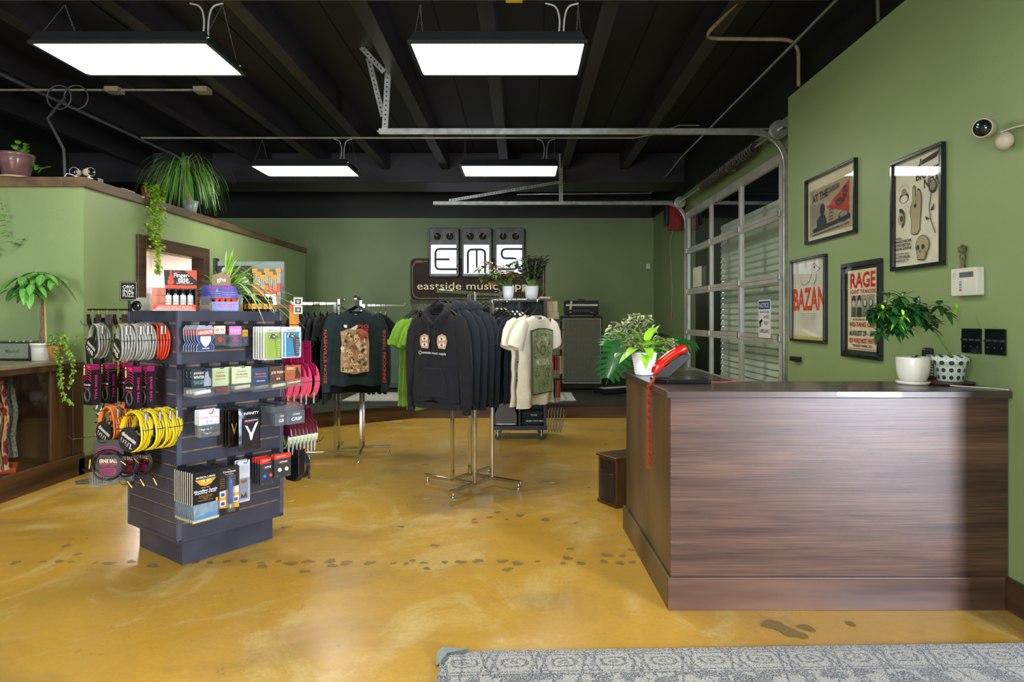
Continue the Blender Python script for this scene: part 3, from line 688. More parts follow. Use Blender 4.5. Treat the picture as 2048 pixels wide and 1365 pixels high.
pot(p4, .05, .07, .11, mat('brown_clay', '6e4c32', '5b3c26', rough=.6))
m = MB(); st_ = MB(); r = random.Random(9)
for k in range(34):
    u = r.random(); x = -.10 + r.gauss(0, .07); zt = .14 + .2 * r.random() * (1.1 - abs(x + .06) * 2.2); 
    c = Vector((x, r.uniform(-.08, .06), zt)); st_.tube([(0, 0, .1), (x * .5, c.y * .5, zt * .7), c], .002, 4)
    for q in range(6):
        a = r.uniform(0, 6.28); m.leaf(c + Vector((r.uniform(-.02, .02), r.uniform(-.02, .02), r.uniform(-.03, .02))), (math.cos(a), -.6 + math.sin(a) * .6, r.uniform(-.1, .7)), r.uniform(.05, .068), .054, .3, 5, 'oval', .3)
for k in range(14):
    c = Vector((.10 + r.uniform(-.05, .07), -.02, .1 + r.uniform(0, .11)))
    for q in range(4):
        a = r.uniform(0, 6.28); m.leaf(c, (math.cos(a), -.6, r.uniform(-.1, .7)), .058, .046, .3, 4, 'oval', .3)
m.build('foliage', LVAR, p4); st_.build('stems', STEM, p4)

# ---------------------------------------------------------------- things on the poster wall (local x runs towards the viewer)
def frame(name_label, y0, y1, z0, z1, fcol='14161a', fw=.022, sheet='e6dfc6', dep=.03):
    """y0 far side, y1 near side"""
    yc = (y0 + y1) / 2; t = thing('framed_poster', name_label, 'poster', (2.339, yc, z0), -pi / 2, group='framed gig posters on the right wall')
    w = y0 - y1; h = z1 - z0
    t['w'] = w; t['h'] = h
    m = MB()
    m.bar((-w / 2, -dep / 2, fw / 2), (w / 2, -dep / 2, fw / 2), dep, fw); m.bar((-w / 2, -dep / 2, h - fw / 2), (w / 2, -dep / 2, h - fw / 2), dep, fw)
    m.bar((-w / 2 + fw / 2, -dep / 2, fw), (-w / 2 + fw / 2, -dep / 2, h - fw), fw, dep, up=(0, 1, 0)); m.bar((w / 2 - fw / 2, -dep / 2, fw), (w / 2 - fw / 2, -dep / 2, h - fw), fw, dep, up=(0, 1, 0))
    m.build('frame', mat('frame_black', '14161a', rough=.22, coat=.3), t, bevel=.004)
    g = MB().add([(-w / 2 + fw, -.02, fw), (w / 2 - fw, -.02, fw), (w / 2 - fw, -.02, h - fw), (-w / 2 + fw, -.02, h - fw)], [(0, 1, 2, 3)])
    g.build('glazing', glassy('picture_glass', .03, 'fafcfb', 0, .02), t)
    del t['w']; del t['h']
    return t, w, h
class Art(MB):
    """draws on a sheet whose lower left corner is (0,0) and upper right (1,1)"""
    def __init__(s, w, h, fw=.022): super().__init__(); s.W = w - 2 * fw; s.H = h - 2 * fw; s.x0 = -w / 2 + fw; s.z0 = fw; s.k = 0
    def X(s, x): return s.x0 + x * s.W
    def Z(s, z): return s.z0 + z * s.H
    def y(s): s.k += 1; return -.004 - .00025 * s.k
    def poly(s, P, c):
        s.ink(c); P = [(s.X(a), s.Z(b)) for a, b in P]
        n = len(P); ar = sum(P[i][0] * P[(i + 1) % n][1] - P[(i + 1) % n][0] * P[i][1] for i in range(n))
        if ar < 0: P = P[::-1]
        y = s.y(); s.add([(a, y, b) for a, b in P], [tuple(range(n))])
    def rect(s, a, b, c, d, col): s.poly([(a, c), (b, c), (b, d), (a, d)], col)
    def disc(s, cx, cz, rx, rz, col, n=18, a0=0, a1=2 * pi): s.poly([(cx + rx * math.cos(a0 + (a1 - a0) * i / n), cz + rz * math.sin(a0 + (a1 - a0) * i / n)) for i in range(n + (a1 - a0 < 6.2))], col)
    def word(s, t, cx, cz, w, h, col, ang=0): s.ink(col); MB.text(s, t, s.X(cx), s.Z(cz), w * s.W, h * s.H, s.y(), ang, bold=.035)
    def line(s, P, th, col):
        for a, b in zip(P[:-1], P[1:]):
            dx, dz = (b[0] - a[0]) * s.W, (b[1] - a[1]) * s.H; l = math.hypot(dx, dz) or 1; nx, nz = -dz / l * th / 2 / s.W, dx / l * th / 2 / s.H
            s.poly([(a[0] + nx, a[1] + nz), (b[0] + nx, b[1] + nz), (b[0] - nx, b[1] - nz), (a[0] - nx, a[1] - nz)], col)
t, w, h = frame('landscape poster reading AT THE, with a red triangle and dark silhouette', 5.33, 4.53, 1.995, 2.52)
a = Art(w, h); a.rect(0, 1, 0, 1, 'ddd3ae'); a.rect(.04, .93, .07, .84, 'a8977a'); a.rect(.04, .3, .25, .6, '948672')
a.poly([(.42, .47), (.88, .78), (.88, .31)], 'b8301e'); a.disc(.77, .26, .11, .09, '3c3730'); a.disc(.77, .29, .08, .05, '97876a'); a.disc(.7, .5, .1, .06, '4a2a22'); a.disc(.8, .62, .05, .1, '5a231c')
a.poly([(.12, .12), (.9, .2), (.9, .27), (.12, .19)], '23262c'); a.disc(.33, .47, .055, .1, '23262c'); a.poly([(.2, .16), (.21, .32), (.28, .38), (.38, .38), (.42, .28), (.42, .16)], '23262c')
a.word('AT THE', .28, .70, .36, .13, '2a2723', .06); a.word('DRIVE-IN', .58, .74, .22, .09, '5b5044', .06)
for i, s in enumerate(('THE', 'WITH', 'TOUR', 'BROTHERS')): a.word(s, .52, .42 - i * .05, .09, .03, '3a3228')
a.word('SATURDAY NIGHT DOORS OPEN ALL AGES', .5, .11, .76, .03, '3a3228', .05)
a.build('poster_print', plain('ddd3ae', .6), t)
t, w, h = frame('tall poster reading BRAND NEW, with a knife, hand, rose and skull drawings', 4.09, 3.587, 1.69, 2.376, fw=.024)
a = Art(w, h, .024); C1, C2, C3 = '9a8a66', '38352c', 'b3a27c'; a.rect(0, 1, 0, 1, 'e2dcc0')
a.poly([(.2, .86), (.55, .9), (.56, .93), (.3, .89)], C1); a.poly([(.52, .88), (.55, .88), (.58, .97), (.55, .97)], C2); a.poly([(.57, .91), (.88, .93), (.95, .975), (.9, .985), (.58, .95)], C2)
a.word('BRAND', .72, .82, .52, .085, C2, .02); a.word('NEW', .80, .73, .34, .085, C2, .02)
a.disc(.2, .655, .11, .05, C2); a.disc(.2, .645, .085, .035, 'e2dcc0'); a.disc(.2, .71, .06, .035, C1)
for k in range(9): q = .3 + k * .3; a.line([(.2 + .09 * math.cos(q), .72 + .05 * math.sin(q)), (.2 + .13 * math.cos(q), .72 + .075 * math.sin(q))], .002, C2)
a.poly([(.36, .3), (.37, .42), (.34, .5), (.36, .56), (.4, .6), (.4, .72), (.43, .75), (.46, .73), (.47, .63), (.5, .7), (.54, .7), (.58, .67), (.6, .6), (.59, .5), (.57, .4), (.56, .31), (.5, .28), (.42, .28)], C2)
a.poly([(.37, .305), (.38, .42), (.355, .5), (.37, .555), (.41, .6), (.41, .715), (.43, .735), (.45, .72), (.46, .62), (.5, .685), (.54, .685), (.57, .66), (.585, .6), (.575, .5), (.56, .4), (.55, .32), (.5, .29), (.42, .29)], C3)
a.line([(.46, .62), (.47, .55)], .003, C2); a.line([(.52, .66), (.52, .58)], .003, C2); a.disc(.46, .55, .03, .02, C2)
a.disc(.13, .46, .1, .1, C2, 14, -1.2, 1.9); a.disc(.14, .46, .07, .06, C3, 14); a.disc(.16, .46, .035, .03, C2)
a.disc(.83, .68, .085, .06, C2); a.disc(.83, .69, .06, .045, C1); a.line([(.8, .63), (.76, .5), (.78, .4), (.88, .26)], .007, C2); a.poly([(.78, .47), (.86, .53), (.85, .47)], C2); a.poly([(.77, .40), (.68, .43), (.7, .39)], C2)
a.disc(.62, .17, .145, .095, C2); a.disc(.62, .17, .135, .088, C3); a.poly([(.5, .11), (.52, .04), (.66, .03), (.72, .08), (.68, .12)], C2); a.poly([(.51, .11), (.53, .05), (.655, .04), (.7, .08), (.67, .12)], C3)
a.disc(.53, .155, .035, .025, C2); a.disc(.64, .155, .035, .025, C2); a.disc(.58, .12, .012, .015, C2)
for s, z, w_ in (('WITH', .27, .12), ('MANCHESTER', .24, .36), ('ORCHESTRA', .205, .34), ('KEVIN DEVINE', .17, .36), ('OCT. 8TH, 2015', .12, .3), ('AUDITORIUM', .09, .32), ('NASHVILLE, TN', .055, .3)): a.word(s, .04 + w_ / 2, z, w_, .024, C2)
a.build('poster_print', plain('e2dcc0', .6), t)
t, w, h = frame('poster reading BAZAN in orange letters under a bird outline', 5.623, 4.98, 1.20, 1.893)
a = Art(w, h); a.rect(0, 1, 0, 1, 'd9cda2'); a.rect(.0, 1, .06, .97, 'd6d2bd'); a.rect(0, 1, 0, .04, 'c9b36a')
a.word('BAZAN', .5, .51, .98, .29, 'd9482a')
a.line([(.25, .75), (.28, .70), (.4, .69), (.52, .73), (.6, .82), (.6, .92), (.68, .95), (.75, .9), (.85, .87), (.74, .84), (.72, .74), (.66, .68)], .006, '4c4a40'); a.disc(.68, .9, .02, .015, '33312a'); a.line([(.4, .66), (.38, .58)], .004, '6d6a5c'); a.line([(.55, .66), (.56, .58)], .004, '6d6a5c')
for k in range(4): a.line([(.28, .33 - k * .025), (.72, .33 - k * .025)], .003, 'aeaa98')
for k in range(7): a.line([(.34 + k * .055, .24), (.34 + k * .055, .14 + .03 * (k % 3))], .003, 'aeaa98')
a.build('poster_print', plain('d6d2bd', .6), t)
t, w, h = frame('poster with RAGE in large red letters and a grey band photograph', 4.72, 4.213, 1.12, 1.788, fw=.03)
a = Art(w, h, .03); a.rect(0, 1, 0, 1, '2a2c2c'); a.rect(.06, .96, .04, .96, 'ddd2a6'); a.word('RAGE', .51, .84, .74, .18, 'c01f28'); a.word('AGAINST THE MACHINE', .51, .71, .76, .05, 'a8323a')
a.rect(.16, .86, .42, .67, '9d9a88')
r = random.Random(2)
for k in range(4): a.disc(.25 + k * .17, .6 + r.uniform(-.03, .02), .06, .05, '2c2b28'); a.disc(.25 + k * .17, .58, .04, .035, 'c9c3ac'); a.poly([(.17 + k * .17, .42), (.19 + k * .17, .53), (.32 + k * .17, .53), (.33 + k * .17, .42)], ('55524a', '2f2d2a', '7a766a', '3e3c37')[k])
a.word('WITH SPECIAL GUEST', .5, .39, .56, .02, '33302a'); a.word('WU-TANG CLAN', .52, .335, .8, .055, 'a8323a'); a.word('AUGUST 29 - 1997', .52, .235, .8, .06, '33302a'); a.word('NEW WORLD MUSIC THEATRE', .51, .15, .78, .06, 'c0303a'); a.word('TINLEY PARK, ILL.', .52, .09, .6, .03, '26241f')
a.rect(.08, .94, .055, .062, 'b04040'); a.build('poster_print', plain('ddd2a6', .6), t)

# alarm keypad, switch plates, ornament, camera
kp = thing('alarm_keypad', 'off white alarm keypad with a small grey display on the right wall', 'keypad', (2.339, 3.39, 1.515), -pi / 2)
MB().prism(rrect(-.10, .10, 0, .145, .008), -.04, 0).build('case', mat('keypad_ivory', 'd9d7c6', rough=.4), kp, bevel=.004)
MB().prism(rrect(-.03, .075, .095, .123, .003), -.0415, -.04).build('display', plain('5d6a66', .2), kp)
m = MB()
for i, c in enumerate(('a86a4a', 'b0a080', '6a8a9a', 'a0a890')): m.ink(c).prism(rrect(-.03, -.012, .025 + i * .014, .035 + i * .014, .002), -.042, -.04)
m.ink('b8b6a6')
for i in range(4): m.box(-.085, -.06, -.0408, -.04, .095 + i * .007, .098 + i * .007)
m.build('buttons', plain('b8b6a6'), kp)
og = thing('bronze_ornament', 'small tarnished bronze figurine on top of the alarm keypad', 'figurine', (2.325, 3.435, 1.661), -pi / 2)
m = MB().lathe([(.012, 0), (.014, .01), (.008, .02), (.011, .04), (.015, .06), (.011, .075), (.013, .085), (.02, .1), (.016, .115), (.004, .125)], seg=12, wob=lambda a: .18 * math.sin(3 * a))
m.ell((-.022, 0, .11), .014, .008, .006).ell((.0, -.01, .09), .01, .01, .008); m.build('figure', mat('tarnished_bronze', '3c3a26', '77704a', rough=.6, metal=.2, scale=90), og)
for (y0, y1, lab) in ((3.455, 3.307, 'black three gang switch plate, the far one of two beside the patterned pot'), (3.281, 3.139, 'black three gang switch plate, the near one of two at the right edge')):
    t = thing('switch_plate', lab, 'switch plate', (2.339, (y0 + y1) / 2, 1.215), -pi / 2, group='black switch plates on the right wall')
    w = y0 - y1; pl_ = MB().prism(rrect(-w / 2, w / 2, 0, .13, .004), -.008, 0).build('plate', mat('switch_black', '101216', rough=.15), t, bevel=.003)
    for i in range(3):
        x = -w / 3 + i * w / 3; MB().cbox((x, -.016, .07), (.009, .02, .013)).build('toggle', mat('switch_toggle', '1c1e22', rough=.1), pl_, bevel=.002)
        MB().lathe([(.004, 0), (.003, .001)], (x, -.0085, .035), 8, axis='-y').build('screw', mat('dull_pipe', '74767a'), pl_)
t = thing('security_camera', 'round security camera mounted high on the right wall near the frame edge', 'camera', (2.338, 3.14, 2.22), -pi / 2)
CREAM = mat('camera_cream', 'cfc3ac', rough=.35)
MB().ell((.035, -.035, .025), .045, .036, .042).build('mount', CREAM, t)
cm_ = MB(); cm_.M = Matrix.Translation((-.015, -.09, .10)) @ Matrix.Rotation(.62, 4, 'Z') @ Matrix.Rotation(.12, 4, 'X')
cm_.lathe([(.012, -.06), (.034, -.055), (.044, -.03), (.046, .03), (.044, .04)], seg=24, axis='-y'); cm_.build('body', CREAM, t)
cm_ = MB(); cm_.M = Matrix.Translation((-.015, -.09, .10)) @ Matrix.Rotation(.62, 4, 'Z') @ Matrix.Rotation(.12, 4, 'X')
cm_.lathe([(.04, .038), (.04, .043), (.001, .044)], seg=24, axis='-y').ink('050505').lathe([(.012, .0443), (.001, .0446)], seg=16, axis='-y').ink(mat('green_led', '2cc47a', emit=2)).lathe([(.004, .0445), (.001, .0447)], (-.016, 0, .02), 8, axis='-y')
cm_.build('lens_face', mat('gloss_black', '15161a'), t)
MB().tube([(.03, -.05, .07), (.09, -.03, .075), (.16, -.01, .07), (.22, -.006, .065)], .003, 6).build('cable', mat('white_cable', 'dcdad2'), t)
bk = tag(MB().box(2.3, 2.335, 5.44, 5.6, 1.03, 1.07).build('black_box', BLKPL), 'small black box low on the right wall beneath the orange lettered poster', 'box')

# ---------------------------------------------------------------- heater behind the counter
ht = thing('space_heater', 'brown wood cabinet space heater on the floor beside the counter', 'heater', (.635, 4.86, 0), -1.05)
HW = mat('heater_walnut', '53351d', '36210f', rough=.35, scale=3, stretch=(3, 3, .5))
MB().box(-.115, .115, 0, .27, .02, .352).build('cabinet', HW, ht, bevel=.008)
MB().prism(rrect(-.125, .125, .352, .37, .004), -.012, .28).build('top_board', HW, ht, bevel=.004)
MB().box(-.12, .12, -.008, .275, .0, .03).build('plinth', HW, ht, bevel=.006)
fp = MB()
for i in range(8):
    a, b = -.09 + i * .0225, -.09 + (i + 1) * .0225; q = lambda x: -.004 - .02 * (1 - (x / .09) ** 2)
    fp.add([(a, q(a), .04), (b, q(b), .04), (b, q(b), .235), (a, q(a), .235), (a, 0, .04), (b, 0, .04), (b, 0, .235), (a, 0, .235)], [(0, 1, 2, 3), (3, 2, 6, 7), (1, 0, 4, 5)])
fp.build('front_grille', mat('satin_black', '24231f'), ht)
MB().box(-.085, .085, -.003, .0, .26, .335).build('vent_window', mat('dark_vent', '1a1c1e', rough=.3), ht)
MB().tube([(-.085, -.008, .238), (-.04, -.03, .242), (.04, -.03, .242), (.085, -.008, .238)], .009, 8).build('handle_bar', mat('satin_black', '24231f'), ht)
# ---------------------------------------------------------------- patterned rug
def rug_mat():
    m = bpy.data.materials.new('woven_rug'); m.use_nodes = True; N = m.node_tree.nodes; L = m.node_tree.links; b = N['Principled BSDF']
    tc = N.new('ShaderNodeTexCoord'); g = N.new('ShaderNodeSeparateXYZ'); L.new(tc.outputs['Object'], g.inputs[0])
    def mth(op, a, c=None, d=None):
        n = N.new('ShaderNodeMath'); n.operation = op
        for i, v in enumerate((a, c, d)):
            if v is None: continue
            if isinstance(v, (int, float)): n.inputs[i].default_value = v
            else: L.new(v, n.inputs[i])
        return n.outputs[0]
    n1 = N.new('ShaderNodeTexNoise'); n1.inputs['Scale'].default_value = 30; n1.inputs['Detail'].default_value = 3; L.new(tc.outputs['Object'], n1.inputs[0])
    x = mth('ADD', g.outputs[0], mth('MULTIPLY', mth('SUBTRACT', n1.outputs[0], .5), .03)); y = mth('ADD', g.outputs[1], mth('MULTIPLY', mth('SUBTRACT', n1.outputs[0], .5), .02))
    # medallions every 0.26 m inside the border band (y from -.05 to -.17)
    u = mth('SUBTRACT', mth('FRACT', mth('DIVIDE', x, .20)), .5); u = mth('MULTIPLY', u, .20)
    v = mth('ADD', y, .098)
    d = mth('MAXIMUM', mth('ABSOLUTE', mth('MULTIPLY', u, .75)), mth('ABSOLUTE', mth('MULTIPLY', v, 1.3))); d2 = mth('POWER', mth('ADD', mth('POWER', u, 2), mth('POWER', mth('MULTIPLY', v, 1.5), 2)), .5)
    ring = mth('LESS_THAN', mth('ABSOLUTE', mth('SUBTRACT', mth('MULTIPLY', mth('ADD', d, d2), .5), .042)), .0065)
    core = mth('LESS_THAN', mth('ABSOLUTE', mth('SUBTRACT', d2, .014)), .006)
    zig = mth('LESS_THAN', mth('ABSOLUTE', mth('SUBTRACT', mth('ABSOLUTE', mth('SUBTRACT', mth('ABSOLUTE', u), .082)), mth('MULTIPLY', mth('ABSOLUTE', v), .25))), .006)
    bl = lambda a, w: mth('LESS_THAN', mth('ABSOLUTE', mth('ADD', y, a)), w)
    edge = mth('GREATER_THAN', y, -.03)
    inner = mth('LESS_THAN', y, -.185)
    nz = N.new('ShaderNodeTexNoise'); nz.inputs['Scale'].default_value = 9; nz.inputs['Detail'].default_value = 6; L.new(tc.outputs['Object'], nz.inputs[0])
    field = mth('MULTIPLY', inner, mth('GREATER_THAN', nz.outputs[0], .5))
    lines = mth('MAXIMUM', bl(.042, .004), mth('MAXIMUM', bl(.165, .004), bl(.185, .006)))
    leftb = mth('LESS_THAN', mth('ABSOLUTE', mth('SUBTRACT', x, .09)), .005)
    k = mth('MAXIMUM', mth('MAXIMUM', ring, core), mth('MAXIMUM', zig, mth('MAXIMUM', lines, mth('MAXIMUM', field, leftb))))
    k = mth('MAXIMUM', mth('MULTIPLY', k, .85), mth('MULTIPLY', edge, .55))
    sp = N.new('ShaderNodeTexNoise'); sp.inputs['Scale'].default_value = 210; sp.inputs['Detail'].default_value = 2; L.new(tc.outputs['Object'], sp.inputs[0])
    k2 = mth('ADD', mth('ADD', mth('MULTIPLY', k, .62), .16), mth('MULTIPLY', mth('SUBTRACT', sp.outputs[0], .5), 4.2))
    r = N.new('ShaderNodeValToRGB'); e = r.color_ramp.elements; e[0].position = .3; e[0].color = (*lin('a8a596'), 1); e[1].position = .7; e[1].color = (*lin('2a3848'), 1); L.new(k2, r.inputs[0])
    L.new(r.outputs[0], b.inputs['Base Color']); b.inputs['Roughness'].default_value = .95; b.inputs['Sheen Weight'].default_value = .3
    bp = N.new('ShaderNodeBump'); bp.inputs['Strength'].default_value = .9; bp.inputs['Distance'].default_value = .004; L.new(sp.outputs[0], bp.inputs['Height']); L.new(bp.outputs[0], b.inputs['Normal'])
    return m
rg = thing('area_rug', 'blue and cream patterned rug in the foreground with a taped corner', 'rug', (-.335, 2.705, 0), .029)
m = MB(); nx, ny = 60, 24; vs = []
for j in range(ny + 1):
    for i in range(nx + 1): vs.append((i * 2.9 / nx, -j * 1.9 / ny, .011 + .0015 * math.sin(i * 1.3) * math.sin(j * 1.9)))
fs = [(j * (nx + 1) + i, (j + 1) * (nx + 1) + i, (j + 1) * (nx + 1) + i + 1, j * (nx + 1) + i + 1) for j in range(ny) for i in range(nx)]
m.add(vs, fs, True); m.box(0.001, 2.899, -1.899, -.001, 0.001, .009); m.build('carpet', rug_mat(), rg)
m = MB().add([(-.012, .012, .001), (.11, .008, .016), (.10, -.035, .018), (.025, -.03, .02), (.02, -.10, .018), (-.015, -.1, .004), (-.018, -.03, .022), (0, 0, .03)], [(0, 7, 1), (1, 7, 3, 2), (3, 7, 6), (3, 6, 5, 4), (6, 7, 0), (5, 6, 0)])
m.build('tape', mat('grey_duct_tape', '5c6a68', rough=.35), rg)
# ---------------------------------------------------------------- slatwall island, turned 53.7 degrees
IA = math.radians(53.7); ORG = Vector((-1.909, 3.60, 0)); RD = Vector((math.cos(IA), math.sin(IA), 0)); LD = Vector((-math.sin(IA), math.cos(IA), 0))
def IW(x, y, z): return ORG + RD * x + LD * y + Vector((0, 0, z))
IS = thing('slatwall_island', 'dark square slatwall display island on a recessed plinth, loaded with cables and accessories', 'display stand', ORG, IA)
SLAT = mat('charcoal_laminate', '3c3f4b', '31333d', rough=.38, scale=5, spec=.5)
GRV = mat('groove_mdf', '8a6f52', '6d573e', rough=.7, scale=20)
ZG = [1.37 - .08 * k for k in range(15)]
BW, BD, BZ0, BZ1 = .659, .625, .165, 1.44
def slatpanel(side):
    m = MB()
    W_ = BW if side in 'rf' else BD
    zs = [BZ1] + ZG + [BZ0 + .0]
    for a, b in zip(zs[:-1], zs[1:]):
        hi = a - (.005 if a != BZ1 else .0); lo = b + (.005 if b != BZ0 else 0)
        u0, u1 = .022, W_ - .022
        if side == 'r': m.box(u0, u1, 0.002, .014, lo, hi)
        if side == 'l': m.box(0.002, .014, u0, u1, lo, hi)
        if side == 'b': m.box(BW - .014, BW - .002, u0, u1, lo, hi)
        if side == 'f': m.box(u0, u1, BD - .014, BD - .002, lo, hi)
    m.ink(GRV)
    if side == 'r': m.box(.02, W_ - .02, .008, .02, BZ0, BZ1 - .01)
    if side == 'l': m.box(.008, .02, .02, W_ - .02, BZ0, BZ1 - .01)
    if side == 'b': m.box(BW - .02, BW - .008, .02, W_ - .02, BZ0, BZ1 - .01)
    if side == 'f': m.box(.02, W_ - .02, BD - .02, BD - .008, BZ0, BZ1 - .01)
    return m
for sd in 'rlbf': slatpanel(sd).build('slat_panel', SLAT, IS)
for cx, cy in ((0, 0), (BW, 0), (0, BD), (BW, BD)):
    x0, x1 = (0, .023) if cx == 0 else (BW - .023, BW); y0, y1 = (0, .023) if cy == 0 else (BD - .023, BD)
    MB().box(x0, x1, y0, y1, BZ0 - .02, BZ1).build('corner_post', mat('corner_laminate', '4a4e5c', rough=.3), IS, bevel=.002)
MB().box(.02, BW - .02, .02, BD - .02, BZ1 - .02, BZ1 - .001).build('top_board', SLAT, IS)
MB().box(0, BW, 0, BD, BZ0 - .022, BZ0).build('bottom_rail', SLAT, IS, bevel=.003)
MB().box(.05, BW - .045, .05, BD - .045, 0, BZ0 - .02).build('plinth', SLAT, IS, bevel=.002)
HKM = mat('black_hook_wire', '1a1b1f', rough=.3, metal=.5); HKS = mat('steel_hook_wire', '5a5c60', rough=.25, metal=.9)
# ---- hooks
def hook_mesh(L, m):
    b = MB().tube([(0, 0, -.012), (0, -L, -.012), (0, -L - .012, .002), (0, -L - .018, .014)], .0022, 6)
    b.ink(mat('hook_clip', '23242a', rough=.3)).cbox((0, -.004, -.004), (.045, .008, .024)).cbox((0, -.008, .008), (.045, .012, .006))
    return b
HN = {'r': 0, 'l': 0, 'b': 0}
FACE = {'r': ('front right face', 0), 'l': ('left face', -pi / 2), 'b': ('back right face', pi / 2)}
HK = {}
def hook(face, u, z, L, what):
    key = (round(L, 2), face == 'l')
    rz = IA + FACE[face][1]
    p = IW(u, 0, z) if face == 'r' else (IW(0, u, z) if face == 'l' else IW(BW, u, z))
    if key not in HK:
        o = hook_mesh(L, None).build('display_hook', HKS if face == 'l' else HKM); HK[key] = o
    else:
        o = HK[key].copy(); COL.objects.link(o)
    o.location = p; o.rotation_euler = (0, 0, rz)
    tag(o, 'wire hook on the island %s holding %s' % (FACE[face][0], what), 'hook', 'wire hooks on the slatwall island'); return o
# ---- locate on faces from the photo
def solve(face, px, d):
    r = (px - 1045) / F0
    if face == 'r': o, u, n = ORG, RD, -LD
    elif face == 'l': o, u, n = ORG, LD, -RD
    else: o, u, n = ORG + RD * BW, LD, RD
    A = o + n * d
    return (r * A.y - A.x) / (u.x - r * u.y), A, u
def spot(face, x0, x1, y0, y1, d):
    """returns location of the top centre, width, height and the u coordinate for a flat pack parallel to a face"""
    ua, A, u = solve(face, x0, d); ub, _, _ = solve(face, x1, d); c = A + u * ((ua + ub) / 2)
    zt = H0 + (636 - y0) * c.y / F0; zb = H0 + (636 - y1) * c.y / F0
    return Vector((c.x, c.y, zt)), abs(ub - ua), zt - zb, (ua + ub) / 2
ORD = ['front', 'second from the front', 'third from the front', 'fourth from the front', 'fifth from the front', 'sixth from the front', 'seventh from the front', 'eighth from the front', 'ninth from the front']
def row(builder, name, face, rect, d, n, step, desc, cat, group, what, hooku=None, zoff=0, tilt=0, dx=0):
    p, w, h, u = spot(face, *rect, d); rz = IA + FACE[face][1]
    lab = (desc + (', the front one' if n > 1 else ''))
    t = thing(name, lab, cat, p, 0, group if n > 1 else None, rot=(tilt, 0, rz)); builder(t, w, h)
    nrm = {'r': -LD, 'l': -RD, 'b': RD}[face]
    for k in range(1, n):
        q = copy_tree(t, p - nrm * (step * k) + Vector((0, 0, R_.uniform(-.002, .002))), label=desc + ', ' + ORD[k])
        q.rotation_euler = (tilt, 0, rz + R_.uniform(-.02, .02))
    if what: 
        zz = min(ZG, key=lambda z: abs(z - (p.z + .004)))
        hook(face, u if hooku is None else hooku, zz, d + .03, what)
    return t
CLEAR = glassy('clear_plastic', .07, 'f2f5f6', .05, .08)
CARD = mat('white_card', 'e9e8e2', rough=.5)
def card(t, w, h, col, th=.004, y0=0, z1=0, z0=None, name='card', r=.004, m=None):
    z0 = -h if z0 is None else z0
    b = MB().prism(rrect(-w / 2, w / 2, z0, z1, r, 3), y0 - th, y0)
    return b
Y_ = -.0045
def b_shield(t, w, h):
    s = [(-.36, 0), (.36, 0), (.5, -.12), (.5, -.35), (.46, -.55), (.36, -.68), (.5, -.78), (.5, -1), (-.5, -1), (-.5, -.78), (-.36, -.68), (-.46, -.55), (-.5, -.35), (-.5, -.12)]
    b = MB().prism([(x * w, z * h) for x, z in s], -.006, 0).ink('c9502c').prism([(x * w, z * h) for x, z in ((-.48, -.16), (.48, -.16), (.47, -.38), (-.47, -.38))], -.0068, -.006)
    b.ink('2f4468').prism([(x * w, z * h) for x, z in ((-.47, -.38), (.47, -.38), (.44, -.56), (.34, -.68), (.48, -.8), (.48, -.98), (-.48, -.98), (-.48, -.8), (-.34, -.68), (-.44, -.56))], -.0066, -.006)
    b.ink('f2f2f2').text('HEADBOSS', 0, -.27 * h, w * .8, h * .13, -.0075, .1).text('tool', 0, -.88 * h, w * .4, h * .06, -.0075)
    b.build('pouch', mat('grey_blue_pouch', '9aa4b8', rough=.3), t)
    MB().prism([(x * w, z * h) for x, z in ((-.3, -.42), (.3, -.42), (.3, -.6), (.16, -.76), (0, -.85), (-.16, -.76), (-.3, -.6))], -.012, -.006).build('shield', mat('silver_plastic', 'cdd2dc', rough=.2), t, bevel=.003)
def b_bag(head, body, item, txt, tc='444444', ib=None):
    def f(t, w, h):
        MB().prism(rrect(-w / 2, w / 2, -h * .42, 0, .002, 2), -.004, 0).ink(tc).text(txt, 0, -.2 * h, w * .8, h * .09, Y_).text('- - -', 0, -.33 * h, w * .6, h * .03, Y_).build('header_card', plain(head, .5), t)
        MB().prism(rrect(-w / 2, w / 2, -h, -h * .4, .004, 2), -.012, .0).build('clear_bag', CLEAR, t)
        m = MB()
        for k in range(6):
            a = k * pi / 3; m.ell((.18 * w * math.cos(a), -.006, -.7 * h + .18 * w * math.sin(a)), .11 * w, .004, .11 * w, 8, 4)
        m.ell((0, -.008, -.7 * h), .12 * w, .005, .12 * w, 8, 4); m.build('rosette', plain(item, .3), t)
    return f
